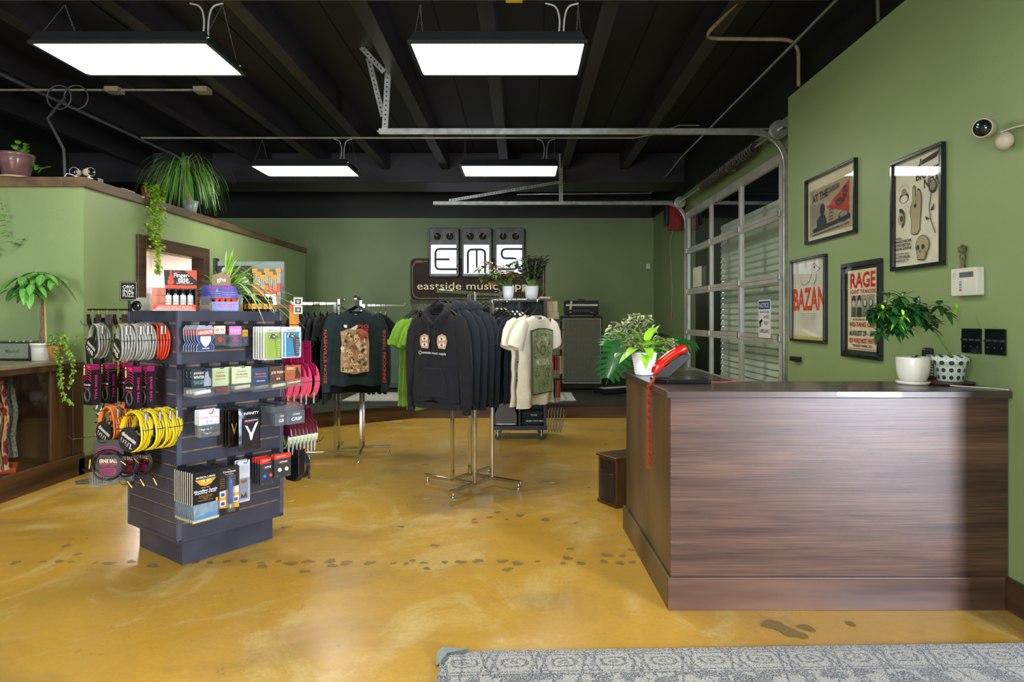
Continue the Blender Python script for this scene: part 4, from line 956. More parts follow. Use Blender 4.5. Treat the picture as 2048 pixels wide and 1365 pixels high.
def b_capo(head, blis, brand, grip):
    def f(t, w, h):
        MB().prism(rrect(-w / 2, w / 2, -h, 0, .008, 3), -.004, 0).ink(blis).prism([(-w * .44, -h * .16), (w * .44, -h * .16), (w * .44, -h * .96), (-w * .44, -h * .96)], -.0048, -.004).ink('222222').text(brand, 0, -h * .1, w * .5, h * .05, -.0052).build('backing_card', plain(head, .4), t)
        m = MB().bar((-.28 * w, -.014, -.3 * h), (.18 * w, -.014, -.36 * h), .014, .03 * h + .01).bar((-.22 * w, -.014, -.22 * h), (.05 * w, -.014, -.26 * h), .012, .012)
        m.ell((.05 * w, -.016, -.3 * h), .15 * w, .01, .07 * h); m.build('clamp_head', CHROME, t, bevel=.002)
        g = MB().prism([(.06 * w, -.34 * h), (.34 * w, -.34 * h), (.36 * w, -.6 * h), (.3 * w, -.93 * h), (.16 * w, -.93 * h), (.08 * w, -.6 * h)], -.022, -.006)
        g.ink('d9dde2')
        for k in range(7): g.cbox((.22 * w, -.0225, -(.42 + .07 * k) * h), (.12 * w, .002, .012 * h))
        g.build('grip', plain(grip, .35), t)
        MB().prism(rrect(-w * .46, w * .46, -h * .98, -h * .15, .01, 3), -.026, -.004).build('blister', CLEAR, t, bevel=.006)
    return f
def b_slide(bg, lines, slc, blank=None, fig=None):
    def f(t, w, h):
        b = MB().prism(rrect(-w / 2, w / 2, -h * .68, 0, .003, 2), -.003, 0)
        if fig: b.ink(fig).prism([(x * w, z * h) for x, z in ((.1, -.62), (.14, -.3), (.2, -.12), (.32, -.1), (.36, -.28), (.46, -.4), (.46, -.62))], -.0036, -.003)
        for (s, z, ww, hh, c) in lines: b.ink(c).text(s, -.0 * w if not fig else -.14 * w, z * h, ww * w, hh * h, -.004)
        b.build('header_card', plain(bg, .45), t)
        MB().prism(rrect(-w / 2, w / 2, -h, -h * .66, .004, 2), -.022, .0).build('blister', CLEAR, t, bevel=.004)
        m = MB().cyl((-.36 * w, -.011, -.84 * h), (.36 * w, -.011, -.80 * h), .075 * h, 14); m.build('slide', mat('slide_' + slc, slc, rough=.15, metal=.6 if slc in ('b6b8bc', 'c9b98a') else 0), t)
    return f
def b_strings(t, w, h):
    MB().prism(rrect(-w / 2, w / 2, -h * .55, 0, .004, 2), -.004, 0).ink('c0282c').text('Guitar-String', 0, -h * .27, w * .92, h * .08, Y_).ink('7a8490').text('grip', .0, -h * .42, w * .3, h * .1, Y_).text('Scratch-free', 0, -h * .5, w * .7, h * .05, Y_).build('header_card', plain('e3e8ee', .4), t)
    MB().prism(rrect(-w / 2, w / 2, -h, -h * .53, .006, 3), -.016, 0).build('blister', CLEAR, t, bevel=.004)
    MB().tube([(-.32 * w, -.008, -.72 * h), (.3 * w, -.008, -.68 * h), (.34 * w, -.008, -.8 * h), (-.3 * w, -.008, -.9 * h)], .004, 6, closed=True).build('metal_clip', CHROME, t)
def b_foil(t, w, h):
    m = MB(); nx, nz = 6, 10; vs = []
    for j in range(nz + 1):
        for i in range(nx + 1):
            e = min(i, nx - i, j, nz - j); vs.append((-w / 2 + w * i / nx, -.003 - .012 * min(1, e * .6) + R_.uniform(-.002, .002), -h * j / nz))
    m.add(vs, [(j * (nx + 1) + i, (j + 1) * (nx + 1) + i, (j + 1) * (nx + 1) + i + 1, j * (nx + 1) + i + 1) for j in range(nz) for i in range(nx)], True)
    m.add([(-w / 2, 0, 0), (w / 2, 0, 0), (w / 2, 0, -h), (-w / 2, 0, -h)], [(0, 1, 2, 3)]); m.build('foil_bag', mat('dark_foil', '5a5d66', '34353c', rough=.22, metal=.85, scale=16), t)
    y = -.0185
    b = MB().add([(-.38 * w, y, -.24 * h), (.38 * w, y, -.24 * h), (.38 * w, y, -.84 * h), (-.38 * w, y, -.84 * h)], [(0, 3, 2, 1)][::-1])
    b.ink('d8dbe2').prism([(-.3 * w, -.4 * h), (-.18 * w, -.42 * h), (0, -.6 * h), (.2 * w, -.38 * h), (.34 * w, -.34 * h), (.1 * w, -.62 * h), (.03 * w, -.76 * h), (-.04 * w, -.76 * h), (-.1 * w, -.6 * h)], y - .0012, y - .0002)
    b.ink('c03226').text('MONITOR', -.1 * w, -.34 * h, .45 * w, .03 * h, y - .0015).ink('e6e6e6').text('MUSICIAN', 0, -.3 * h, .6 * w, .03 * h, y - .0015).text('INFINITY', 0, -.13 * h, .7 * w, .06 * h, y - .0015)
    b.build('label', plain('26262c', .3), t)
def b_foil_small(t, w, h):
    m = MB(); m.prism(rrect(-w / 2, w / 2, -h, 0, .004, 2), -.01, 0).ink('b08a40').text('V', 0, -h * .5, w * .5, h * .3, -.0105); m.build('foil_bag', mat('bronze_foil', '3e3526', '191611', rough=.25, metal=.7, scale=20), t, bevel=.003)
def b_grip(t, w, h):
    MB().box(-w / 2, w / 2, -.012, .04, -h, -h * .35).ink('eeeeee').text('CIOKS', 0, -h * .5, w * .42, h * .09, -.0125).text('GRIP', .02 * w, -h * .74, w * .6, h * .17, -.0125).build('box', plain('5c6068', .4), t, bevel=.002)
    MB().box(-w / 2, w / 2, -.004, .044, -h * .36, 0).build('clear_hanger', CLEAR, t)
def b_cloth(t, w, h):
    b = MB().prism(rrect(-w / 2, w / 2, -h * .66, 0, .002, 2), -.005, 0)
    y = -.0056
    b.ink('d9922c').prism([(x * w, z * h) for x, z in ((-.4, -.16), (.4, -.16), (.3, -.21), (.2, -.27), (0, -.3), (-.2, -.27), (-.3, -.21))], y, -.005)
    b.ink('f0c060').prism([(x * w, z * h) for x, z in ((-.2, -.17), (.2, -.17), (.14, -.23), (-.14, -.23))], y - .0003, y).ink('1a1510').prism([(x * w, z * h) for x, z in ((-.012, -.17), (.012, -.17), (.02, -.22), (-.02, -.22))], y - .0006, y - .0003)
    b.ink('f2f0ea').text('MUSICNOMAD', 0, -.12 * h, .7 * w, .04 * h, y - .0005).text('Super Soft', 0, -.33 * h, .3 * w, .018 * h, y).text('Microfiber Suede', 0, -.385 * h, .86 * w, .045 * h, y).text('Polishing Cloth', 0, -.435 * h, .78 * w, .045 * h, y)
    b.ink('e0a030').text('Dry Polish or Apply Product', 0, -.49 * h, .5 * w, .018 * h, y).text('For Body, Neck and Strings', 0, -.52 * h, .46 * w, .018 * h, y).text('10" x 10"', 0, -.55 * h, .16 * w, .018 * h, y).text('Washable, Streak and Lint Free', 0, -.58 * h, .56 * w, .018 * h, y).prism([(.38 * w, -.58 * h), (.46 * w, -.58 * h), (.46 * w, -.64 * h), (.38 * w, -.64 * h)], y, -.005)
    b.ink('cfcab0').prism([(-w / 2 - .0005, -.002), (-w / 2 + .002, -.002), (-w / 2 + .002, -.655 * h), (-w / 2 - .0005, -.655 * h)], -.0054, 0)
    b.build('header_card', plain('16181c', .35), t)
    MB().prism([(-.46 * w, -.64 * h), (.46 * w, -.64 * h), (.44 * w, -.96 * h), (.1 * w, -.93 * h), (-.42 * w, -.965 * h)], -.008, -.002).ink('2f8ec8').prism([(-.46 * w, -.9 * h), (.44 * w, -.82 * h), (.44 * w, -.95 * h), (-.44 * w, -.95 * h)], -.0086, -.008).ink('e8d68a').prism([(-.49 * w, -.955 * h), (.49 * w, -.94 * h), (.47 * w, -.985 * h), (-.48 * w, -h)], -.009, -.002).build('folded_cloth', mat('blue_grey_cloth', '8fa6b8', '6f889c', rough=.7, scale=30), t)
    MB().prism(rrect(-w / 2, w / 2, -h, -h * .64, .003, 2), -.011, 0).build('clear_sleeve', CLEAR, t)
def b_octopus(t, w, h):
    b = MB().prism(rrect(-w / 2, w / 2, -h, 0, .008, 3), -.004, 0); y = -.0048
    b.ink('e0a32c').prism([(-.48 * w, -.50 * h), (.48 * w, -.42 * h), (.48 * w, -.9 * h), (-.48 * w, -.84 * h)], y, -.004).ink('e9e4d6')
    for (x, z) in ((-.32, -.55), (-.32, -.74), (.32, -.5), (.32, -.7)): b.prism(rrect((x - .14) * w, (x + .14) * w, (z - .07) * h, (z + .06) * h, .002, 2), y - .0006, y)
    b.ink('3b5c92')
    for (x, z) in ((-.32, -.56), (-.32, -.75), (.32, -.71)): b.prism(rrect((x - .09) * w, (x + .09) * w, (z - .04) * h, (z + .03) * h, .004, 2), y - .001, y - .0006)
    b.ink('f4f2ec').text('The', 0, -.055 * h, .15 * w, .02 * h, y).text('Octopus', 0, -.105 * h, .6 * w, .055 * h, y).text('8 in 1 Tech Tool', 0, -.15 * h, .4 * w, .018 * h, y).ink('e0a32c')
    for k in range(5): b.text('Set Up', -.33 * w, -(.24 + .045 * k) * h, .22 * w, .018 * h, y)
    b.build('backing_card', plain('2a2622', .4), t)
    MB().lathe([(.004, -.78 * h), (.012, -.76 * h), (.012, -.6 * h), (.009, -.55 * h), (.012, -.45 * h), (.013, -.3 * h), (.008, -.24 * h)], (0, -.017, 0), 14).ink('24406e').ell((0, -.017, -.24 * h), .018, .01, .014).ink(CHROME).cyl((0, -.017, -.78 * h), (0, -.017, -.88 * h), .005, 8).build('tool', plain('2456b8', .3), t)
    MB().prism(rrect(-.17 * w, .2 * w, -.95 * h, -.16 * h, .008, 3), -.031, -.004).build('blister', CLEAR, t, bevel=.006)
def b_whitepack(t, w, h):
    b = MB().prism(rrect(-w / 2, w / 2, -h, 0, .006, 3), -.004, 0).ink('8a8f98')
    for k in range(6): b.text('Precision file set for nuts', 0, -(.14 + .03 * k) * h, .7 * w, .014 * h, Y_)
    b.ink('a8643c').prism([(-.3 * w, -.47 * h), (.3 * w, -.47 * h), (.24 * w, -.53 * h), (0, -.56 * h), (-.24 * w, -.53 * h)], Y_, -.004).ink('38302c').prism([(-.3 * w, -.9 * h), (-.2 * w, -.78 * h), (0, -.86 * h), (.16 * w, -.76 * h), (.3 * w, -.9 * h)], Y_, -.004)
    b.build('backing_card', plain('d3d7df', .4), t); MB().prism(rrect(-.4 * w, .4 * w, -.95 * h, -.42 * h, .006, 3), -.018, -.004).build('blister', CLEAR, t, bevel=.005)
def b_xpnd(c1, c2):
    def f(t, w, h):
        b = MB().prism(rrect(-w / 2, w / 2, -h, -h * .16, .003, 2), -.004, 0).ink('d23a26').prism(rrect(-w / 2, w / 2, -h * .2, 0, .003, 2), -.0044, 0).ink('f2f2f2').text('PEDALTRAIN', -.1 * w, -h * .09, .5 * w, .035 * h, Y_ - .0005).text('XPND', .04 * w, -h * .34, .5 * w, .07 * h, Y_).ink('c03a2a').text('<', -.28 * w, -h * .34, .1 * w, .07 * h, Y_).box(-.25 * w, .3 * w, -.0048, -.004, -h * .40, -h * .39)
        b.ink('9a9ca2').text('[            ]', 0, -.93 * h, .7 * w, .04 * h, Y_); b.build('card', plain('35373c', .45), t)
        for x, c in ((-.2, c1), (.24, c2)): MB().lathe([(.012, 0), (.0115, .006), (.006, .009), (.001, .0095)], (x * w * .95, -.004, -.66 * h), 18, axis='-y').build('knob', plain(c, .3), t)
    return f
G = 'hanging accessory packs on the island'
row(b_shield, 'accessory_pack', 'r', (392, 427, 651, 703), .20, 6, .028, 'grey blue shield shaped pouch with an orange band, top row', 'accessory pack', 'shield shaped pouches', 'shield shaped pouches')
row(b_bag('e6dcc4', 'x', 'c8342c', 'GIG WIZ'), 'accessory_pack', 'r', (428, 450, 652, 691), .17, 1, .02, 'small clear bag with a cream header and a red rosette, beside the shield pouches', 'accessory pack', None, 'the bag with a red rosette')
row(b_bag('d07cc4', 'x', 'a8329a', 'RISSON', 'f0e0f0'), 'accessory_pack', 'r', (458, 482, 653, 694), .17, 1, .02, 'small clear bag with a violet header and a purple flower', 'accessory pack', None, 'the violet header bags')
row(b_bag('6a2a34', 'x', '3a1a20', 'STRAP', 'c9a0a0'), 'accessory_pack', 'r', (452, 474, 653, 692), .12, 2, .03, 'narrow maroon header bag tucked behind the violet one', 'accessory pack', 'maroon header bags', None)
row(b_bag('d9a824', 'x', '2c6cae', 'PICK', '333333'), 'accessory_pack', 'r', (484, 495, 660, 692), .06, 1, .02, 'tiny yellow and blue tool pack against the slatwall', 'accessory pack', None, 'the tiny yellow tool pack')
row(b_capo('e4e8e6', 'a9c23a', 'SpiderCapo', '9db82c'), 'accessory_pack', 'r', (526, 564, 654, 720), .21, 5, .026, 'lime green capo blister pack in the top hook row', 'accessory pack', 'lime green capo packs', 'the lime green capo packs')
row(b_capo('e4ecf0', '2a96c0', 'spider', '3a3e44'), 'accessory_pack', 'r', (563, 601, 654, 716), .24, 1, .026, 'bright blue capo blister pack overhanging the right edge of the island', 'accessory pack', None, 'the blue capo pack', hooku=.62)
wl = (('JOHNNY', -.16, .5, .1, 'e9ecd8'), ('WINTER', -.29, .5, .1, 'e9ecd8'), ('TEXAS SLIDE', -.47, .52, .13, '6fa0b8'))
row(b_slide('27303c', wl, 'e4e4dc', fig='8f96a0'), 'slide_pack', 'r', (382, 423, 738, 795), .22, 3, .04, 'navy card slide pack at the left end of the second row', 'accessory pack', 'navy slide packs', 'navy slide packs')
gl = (('Ceramic', -.18, .5, .05, '8a5a3c'), ('The Mudslide', -.3, .6, .08, 'b05a34'), ('GUITAR SLIDE', -.42, .6, .05, '7a8a60'))
row(b_slide('b9c79a', gl, '8a3a24'), 'slide_pack', 'r', (424, 456, 736, 790), .17, 1, .03, 'pale green card slide pack with a brown slide', 'accessory pack', None, 'the brown slide pack')
row(b_slide('c4cfa8', gl, 'd9d2ae'), 'slide_pack', 'r', (463, 502, 734, 783), .18, 3, .035, 'pale green card slide pack with a cream slide, second row', 'accessory pack', 'cream slide packs', 'cream slide packs')
row(b_slide('3c4a64', (('Silverado', -.25, .6, .09, 'd07a5a'), ('SIGNATURE SLIDE', -.38, .7, .04, 'b0a8a0'), ('chrome', -.55, .5, .07, 'd0d4dc')), 'b6b8bc'), 'slide_pack', 'r', (503, 538, 736, 783), .19, 1, .03, 'slate blue card slide pack with a chrome slide', 'accessory pack', None, 'the chrome slide pack')
row(b_slide('5a4434', (('JOE PERRY', -.28, .84, .14, 'ece4cc'), ('BONEYARD SLIDE', -.42, .7, .05, 'c0583c'), ('M', -.54, .2, .1, 'd9c9a0')), 'e3d9b0'), 'slide_pack', 'r', (539, 572, 733, 779), .21, 1, .03, 'brown card slide pack with large cream lettering', 'accessory pack', None, 'the brown slide card')
row(b_slide('a8643c', (('ERIC', -.14, .5, .12, 'e4dcc4'), ('PIPE', -.46, .6, .12, 'c9502c')), 'c9b98a', fig='4a3020'), 'slide_pack', 'r', (570, 601, 731, 774), .24, 1, .03, 'orange brown card slide pack hanging past the right edge of the island', 'accessory pack', None, 'the orange brown slide card', hooku=.62)
row(b_strings, 'string_grip_pack', 'r', (397, 438, 820, 874), .19, 3, .02, 'white guitar string tool pack with red lettering in the third row', 'accessory pack', 'white string tool packs', 'white string tool packs')
row(b_foil_small, 'foil_pack', 'r', (455, 478, 822, 894), .13, 3, .03, 'dark bronze foil packet behind the big silver foil bag', 'accessory pack', 'bronze foil packets', 'bronze foil packets')
row(b_foil, 'foil_bag', 'r', (477, 520, 815, 900), .20, 1, .03, 'dark silver foil bag with a white V shape printed on it', 'accessory pack', None, 'the silver foil bag')
row(b_grip, 'boxed_grip', 'r', (549, 577, 813, 851), .20, 3, .05, 'grey box lettered GRIP, left of the two stacks', 'accessory pack', 'grey grip boxes left stack', 'grey grip boxes')
row(b_grip, 'boxed_grip', 'r', (573, 607, 808, 848), .24, 2, .05, 'grey box lettered GRIP, at the right edge of the third row', 'accessory pack', 'grey grip boxes right stack', 'the larger grip boxes', hooku=.62)
row(b_cloth, 'polishing_cloth_pack', 'r', (383, 437, 942, 1042), .26, 9, .0225, 'black card polishing cloth pack in the lowest row', 'accessory pack', 'polishing cloth packs', 'polishing cloth packs')
row(b_octopus, 'tool_blister_pack', 'r', (437, 478, 934, 1028), .19, 3, .018, 'black and amber blister pack with a blue tool, lowest row', 'accessory pack', 'tool blister packs', 'tool blister packs')
row(b_whitepack, 'file_set_pack', 'r', (475, 499, 921, 1004), .13, 2, .03, 'tall pale grey blister pack right of the blue tool pack', 'accessory pack', 'pale grey blister packs', 'pale grey blister packs')
row(b_xpnd('2a6fc0', 'd0402c'), 'knob_card', 'r', (520, 549, 916, 970), .20, 4, .026, 'charcoal and red card with one blue and one red knob', 'accessory pack', 'cards with blue and red knobs', 'the blue and red knob cards')
row(b_xpnd('ddd6b8', 'ddd6b8'), 'knob_card', 'r', (548, 581, 908, 955), .235, 2, .026, 'charcoal and red card with two cream knobs at the right edge', 'accessory pack', 'cards with cream knobs', 'the cream knob cards', hooku=.60)

# ---------------------------------------------------------------- instrument cables on the left face
def coil(t, col, Ro, n=5, r=.0055, squash=.8, plug=True, tagc=True, txt='divinenoise', seed=1, width=.045, z_off=0):
    rr = random.Random(seed); cz = -Ro
    m = MB()
    for k in range(n):
        yy = (k - (n - 1) / 2) * width / n; q = Ro - rr.uniform(0, .008)
        ph_ = rr.uniform(-.3, .3)
        m.tube([((q * squash) * math.sin(a * pi / 16) + .004 * math.sin(a * .7 + k), yy * (1 + .6 * math.sin(a * pi / 16 + ph_)), cz + q * math.cos(a * pi / 16)) for a in range(32)], r, 6, closed=True)
    m.build('cable_coil', col, t)
    b = MB()
    for sx in (-1, 1): b.tube([(sx * Ro * squash + .016 * math.cos(a * pi / 4), (width / 2 + .008) * math.sin(a * pi / 4), cz + .1 * Ro) for a in range(8)], .0018, 4, closed=True)
    b.build('cable_tie', BLKPL, t)
    if plug:
        p = MB()
        for dx, dy in ((.02, .01), (.035, -.012)):
            p.cyl((Ro * squash * .55 + dx, dy, cz + Ro * .9), (Ro * squash * .55 + dx, dy, cz + Ro * .9 - .045), .007, 10); p.cyl((Ro * squash * .55 + dx, dy, cz + Ro * .9), (Ro * squash * .55 + dx + .012, dy - .02, cz + Ro * .9 + .016), .0035, 8)
        p.build('plug', mat('dull_plug_steel', '9c9a8e', rough=.4, metal=.6), t)
    if tagc:
        yt = -width / 2 - .006
        k = MB(); k.M = Matrix.Translation((-.01, 0, cz - Ro * .38)) @ Matrix.Rotation(.5, 4, 'Y')
        k.prism([(Ro * .62 * math.cos(a * pi / 10), Ro * .62 * math.sin(a * pi / 10) * 1.0) for a in range(20)], yt - .002, yt)
        k.ink('efe9da').text(txt, 0, Ro * .12, Ro * .95, Ro * .22, yt - .0026)
        wv = [(-.38, -.1), (-.38, -.3), (-.22, -.3), (-.22, -.12), (-.06, -.12), (-.06, -.34), (.1, -.34), (.1, -.12), (.26, -.12), (.28, -.34), (.4, -.28)]
        k.tube([(x * Ro, yt - .0024, z * Ro) for x, z in wv], .0022, 4); k.build('hang_tag', plain('22221f', .45), t)
GREYC = mat('grey_cable_braid', '9b9b90', '84847a', rough=.55, scale=120); REDC = mat('red_orange_cable', 'd03f1e', rough=.45); ORC = mat('orange_cable', 'e07a28', rough=.45); YEC = mat('yellow_cable', 'dcc21a', rough=.4)
def coils(face, v, z, ds, mats_, R0, desc, grp, n=5, w=.045, r=.0055, name='instrument_cable', yaw=0, labels=None, **kw):
    protos = {}
    nrm = {'l': -RD, 'b': RD}[face]
    for k, d in enumerate(ds):
        mm = mats_[k] if isinstance(mats_, list) else mats_
        p = (IW(0, v, z) if face == 'l' else IW(BW, v, z)) + nrm * d
        lab = labels[k] if labels else desc + ', ' + (ORD[k] if len(ds) > 1 else 'single')
        rz = IA + FACE[face][1] + yaw + R_.uniform(-.12, .12)
        if mm.name in protos: copy_tree(protos[mm.name], p, rz, label=lab)
        else:
            t = thing(name, lab, 'cable', p, rz, grp); coil(t, mm, R0, n, r, seed=k + 3, width=w, **kw); protos[mm.name] = t
hook('l', .14, 1.37, .27, 'grey and red cables'); hook('l', .50, 1.37, .28, 'a grey cable')
coils('l', .14, 1.365, [.22, .16, .11], GREYC, .098, 'coiled grey instrument cable in the top left hook row', 'grey instrument cables')
coils('l', .14, 1.365, [.035], REDC, .098, '', None, labels=['coiled red orange instrument cable nearest the island corner in the top row'])
coils('l', .50, 1.365, [.21], GREYC, .098, '', 'grey instrument cables', labels=['coiled grey instrument cable hanging alone at the far left of the top row'])
def b_eb(t, w, h):
    pk = mat('hot_pink', 'd0246a', rough=.35)
    b = MB().box(-w / 2, w / 2, -.022, .022, -h, -.03)
    b.ink(pk)
    for k in range(5):
        q = .2 + .055 * k; b.tube([(w * .5 * math.sin(a), -.0225, -h * (.1 + .065 * k) - (1 - math.cos(a)) * w * .4) for a in [x * .25 - 1.0 for x in range(9)]], .0016, 4)
    b.M = Matrix.Rotation(pi / 2, 4, 'Z'); b.text('ERNIE BALL', -.0, -h * .56, h * .6, .012, -w / 2 - .0012, ang=-pi / 2)
    b.M = None
    b.ink('e8e0d0').text('Ernie Ball', -.0 * w, -h * .5, w * .7, h * .05, -.0235).ink('cc2a2a').text('INSTRUMENT', 0, -h * .58, w * .8, h * .035, -.0235)
    b.build('box', plain('191419', .35), t)
    c = MB()
    for k in range(4): c.tube([(w * .3 * math.sin(a * pi / 10), -.024 + .002 * k, -h * .77 + h * .15 * math.cos(a * pi / 10) + .004 * k) for a in range(20)], .003, 5, closed=True)
    c.build('cable', mat('black_braid', '34342e', '55544a', rough=.6, scale=150), t)
    MB().box(-w * .45, w * .45, -.02, .02, -.032, 0).ink('e0306c').box(-w * .2, w * .2, -.0206, -.02, -.02, -.008).build('hanging_flap', plain('8a1a4c', .35), t)
    MB().cyl((-w * .3, -.026, -.005), (-w * .3, -.026, -.06), .004, 8).build('gold_plug', mat('gold_plug', 'c9a85a', rough=.25, metal=.9), t)
t = None
for k, (v, d) in enumerate(((.50, .24), (.50, .15), (.50, .06), (.14, .17), (.14, .10))):
    lab = 'tall black and pink boxed cable pack, ' + ('leftmost of the row', 'second from the left', 'third from the left', 'fourth from the left', 'rightmost, nearest the island corner')[k]
    p = IW(-d, v, 1.135)
    if t is None: t = thing('cable_pack', lab, 'cable pack', p, IA - pi / 2 + .15, 'black and pink cable packs'); b_eb(t, .085, .23)
    else: copy_tree(t, p, IA - pi / 2 + .15 + R_.uniform(-.08, .08), label=lab)
hook('l', .14, 1.13, .29, 'black and pink cable packs, near one'); hook('l', .50, 1.13, .29, 'black and pink cable packs, far one')
hook('l', .07, .89, .24, 'yellow cables'); hook('l', .38, .89, .26, 'orange cables')
coils('l', .07, .90, [.19, .125, .07, .03], YEC, .108, 'coiled bright yellow instrument cable', 'yellow instrument cables', n=6, w=.055, yaw=.35)
coils('l', .38, .90, [.19, .125, .07, .03], ORC, .105, 'coiled orange instrument cable', 'orange instrument cables', n=6, w=.05, yaw=.3)
def b_spk(t):
    b = MB(); b.prism([(-.07, 0), (.07, 0), (.078, -.02), (.078, -.08), (-.078, -.08), (-.078, -.02)], -.006, 0).prism([(.07 * math.cos(a * pi / 10), -.135 + .07 * math.sin(a * pi / 10)) for a in range(20)], -.006, 0)
    b.ink(mat('hot_pink', 'd0246a'))
    for k in range(4): b.tube([(.066 * math.sin(a), -.0068, -.035 - .012 * k - .03 * (1 - math.cos(a))) for a in [x * .3 - 1.2 for x in range(9)]], .0015, 4)
    for k in range(5): b.tube([(.05 * math.sin(a), -.0068, -.155 - .009 * k - .02 * (1 - math.cos(a))) for a in [x * .25 - 1.0 for x in range(9)]], .0016, 4)
    b.ink('ead9a8').text('ERNIE BALL', 0, -.115, .09, .02, -.0066).ink('d0245a').text('SPEAKER CABLE', 0, -.132, .09, .011, -.0066).ink('a03a2a').text('6 FT', -.02, -.144, .02, .007, -.0066).text('100%', .02, -.144, .02, .007, -.0066)
    b.build('round_card', plain('211a17', .4), t)
    c = MB()
    for k in range(3): c.tube([((.083 - .003 * k) * math.sin(a * pi / 14), -.012 - .006 * k + .004 * math.sin(a), -.135 + (.083 - .002 * k) * math.cos(a * pi / 14)) for a in range(28)], .0048, 6, closed=True)
    c.tube([(.06, -.02, -.19), (.095, -.02, -.215), (.115, -.02, -.24)], .0045, 6); c.build('cable', mat('black_rubber', '16171a', rough=.35), t)
    for a, e in (((-.083, -.025, -.10), (-.088, -.025, -.15)), ((.07, -.025, -.11), (.10, -.025, -.135)), ((.105, -.02, -.225), (.13, -.02, -.262))): MB().cyl(a, e, .0055, 8).build('gold_plug', mat('gold_plug', 'c9a85a'), t)
t = thing('speaker_cable', 'round card with a coiled black speaker cable facing the viewer, lowest on the left face', 'cable pack', IW(-.24, .27, .73), IA - pi / 2 + .75, 'speaker cable packs'); b_spk(t)
copy_tree(t, IW(-.15, .27, .73), IA - pi / 2 + .45, label='speaker cable pack turned away just behind the front one')
copy_tree(t, IW(-.08, .24, .73), IA - pi / 2 + .3, label='speaker cable pack nearest the slatwall at the bottom of the left face')
hook('l', .27, .73, .28, 'speaker cable packs, near one'); hook('l', .52, .73, .33, 'nothing but a price tag strip')
t = None
for k in range(5):
    p = IW(-.22 + .045 * k, .50, .52); lab = 'small clear bag of grey fittings low on the left face, ' + ORD[k]
    if t is None:
        t = thing('fittings_bag', lab, 'accessory pack', p, IA - pi / 2 + .6, 'clear bags of fittings'); MB().prism(rrect(-.03, .03, -.09, 0, .004, 2), -.012, 0).build('clear_bag', CLEAR, t)
        m = MB()
        for q in range(3): m.cyl((-.015 + .015 * q, -.006, -.03), (-.012 + .013 * q, -.006, -.075), .005, 8)
        m.build('fittings', mat('grey_fitting', '70757a', rough=.35, metal=.5), t)
    else: copy_tree(t, p, label=lab)
hook('l', .52, .53, .26, 'clear bags of fittings'); hook('l', .57, .41, .05, 'nothing, low near the far corner')
# ---------------------------------------------------------------- back right face: pink and white cables, cable reel
def b_flapcable(col, ro, hcard, cardc, plugm, n=4):
    def f(t):
        MB().prism([(-.035, 0), (.035, 0), (.04, -hcard), (-.04, -hcard)], -.004, 0).prism([(-.09, -hcard - .02), (-.04, -hcard), (.04, -hcard), (.09, -hcard - .02), (.1, -hcard - .09), (-.1, -hcard - .09)], -.004, 0).build('header_card', cardc, t)
        m = MB(); cz = -hcard - ro - .01
        for k in range(n): m.tube([((ro - .004 * k) * .8 * math.sin(a * pi / 14), -.012 + (k - n / 2) * .008, cz + (ro - .003 * k) * math.cos(a * pi / 14)) for a in range(28)], .0048, 6, closed=True)
        m.build('cable', col, t)
        MB().cyl((-.06, -.012, cz - ro * .35), (-.05, -.014, cz - ro - .035), .0075, 10).build('plug', plugm, t)
        MB().tube([(-ro * .75 + .018 * math.cos(a * pi / 4), -.012 + .026 * math.sin(a * pi / 4), cz) for a in range(8)], .0016, 4, closed=True).build('cable_tie', BLKPL, t)
    return f
t = None
PKC = mat('pink_cable', 'e0506c', rough=.4); WGC = mat('white_green_cable', 'e2e6d6', 'a8cc4a', rough=.45, scale=14, lo=.5, hi=.56)
for k, d in enumerate((.225, .165, .125, .075, .03)):
    p = IW(BW + d, .07, 1.245); lab = 'pink coiled cable on a magenta card behind the island, ' + ORD[k]
    if t is None: t = thing('pink_cable', lab, 'cable pack', p, IA + pi / 2, 'pink cables on magenta cards'); b_flapcable(PKC, .115, .14, mat('magenta_card', 'b01a5a', rough=.35), mat('rose_plug', 'c9b0a4', rough=.25, metal=.7))(t)
    else: copy_tree(t, p, IA + pi / 2 + R_.uniform(-.08, .08), label=lab)
hook('b', .07, 1.21, .26, 'pink cables')
t = None
for k in range(8):
    p = IW(BW + .235 - .028 * k, .075, .80); lab = 'white and lime cable on a dark magenta card, ' + ORD[k]
    if t is None: t = thing('white_cable', lab, 'cable pack', p, IA + pi / 2, 'white and lime cables on magenta cards'); b_flapcable(WGC, .085, .07, mat('dark_magenta_card', '76143c', rough=.4), mat('silver_plug', 'd6d6d2', rough=.3, metal=.7), 3)(t)
    else: copy_tree(t, p, IA + pi / 2 + R_.uniform(-.05, .05), label=lab)
hook('b', .075, .81, .27, 'white cables'); hook('b', .075, .57, .34, 'the boxed black cable')
t = thing('boxed_cable', 'black octagonal boxed cable with a red edge low at the right side of the island', 'cable pack', IW(BW + .08, .05, .55), IA + pi / 2)
MB().prism([(-.09, 0), (.06, 0), (.095, -.04), (.095, -.15), (.04, -.21), (-.05, -.21), (-.09, -.16)], -.05, .0).build('box', plain('17171b', .35), t, bevel=.003)
MB().prism([(-.09, 0), (.06, 0), (.095, -.04), (.095, -.12)], -.062, -.051).build('red_edge', plain('c23a20', .4), t)
m = MB()
for k in range(4): m.tube([(.08 * math.cos(a * pi / 12), -.07 - .008 * k, -.12 + .085 * math.sin(a * pi / 12)) for a in range(24)], .0045, 6, closed=True)
m.build('cable', mat('black_rubber', '16171a'), t); MB().cyl((-.08, -.085, -.13), (-.085, -.085, -.2), .007, 8).build('plug', BLKPL, t)

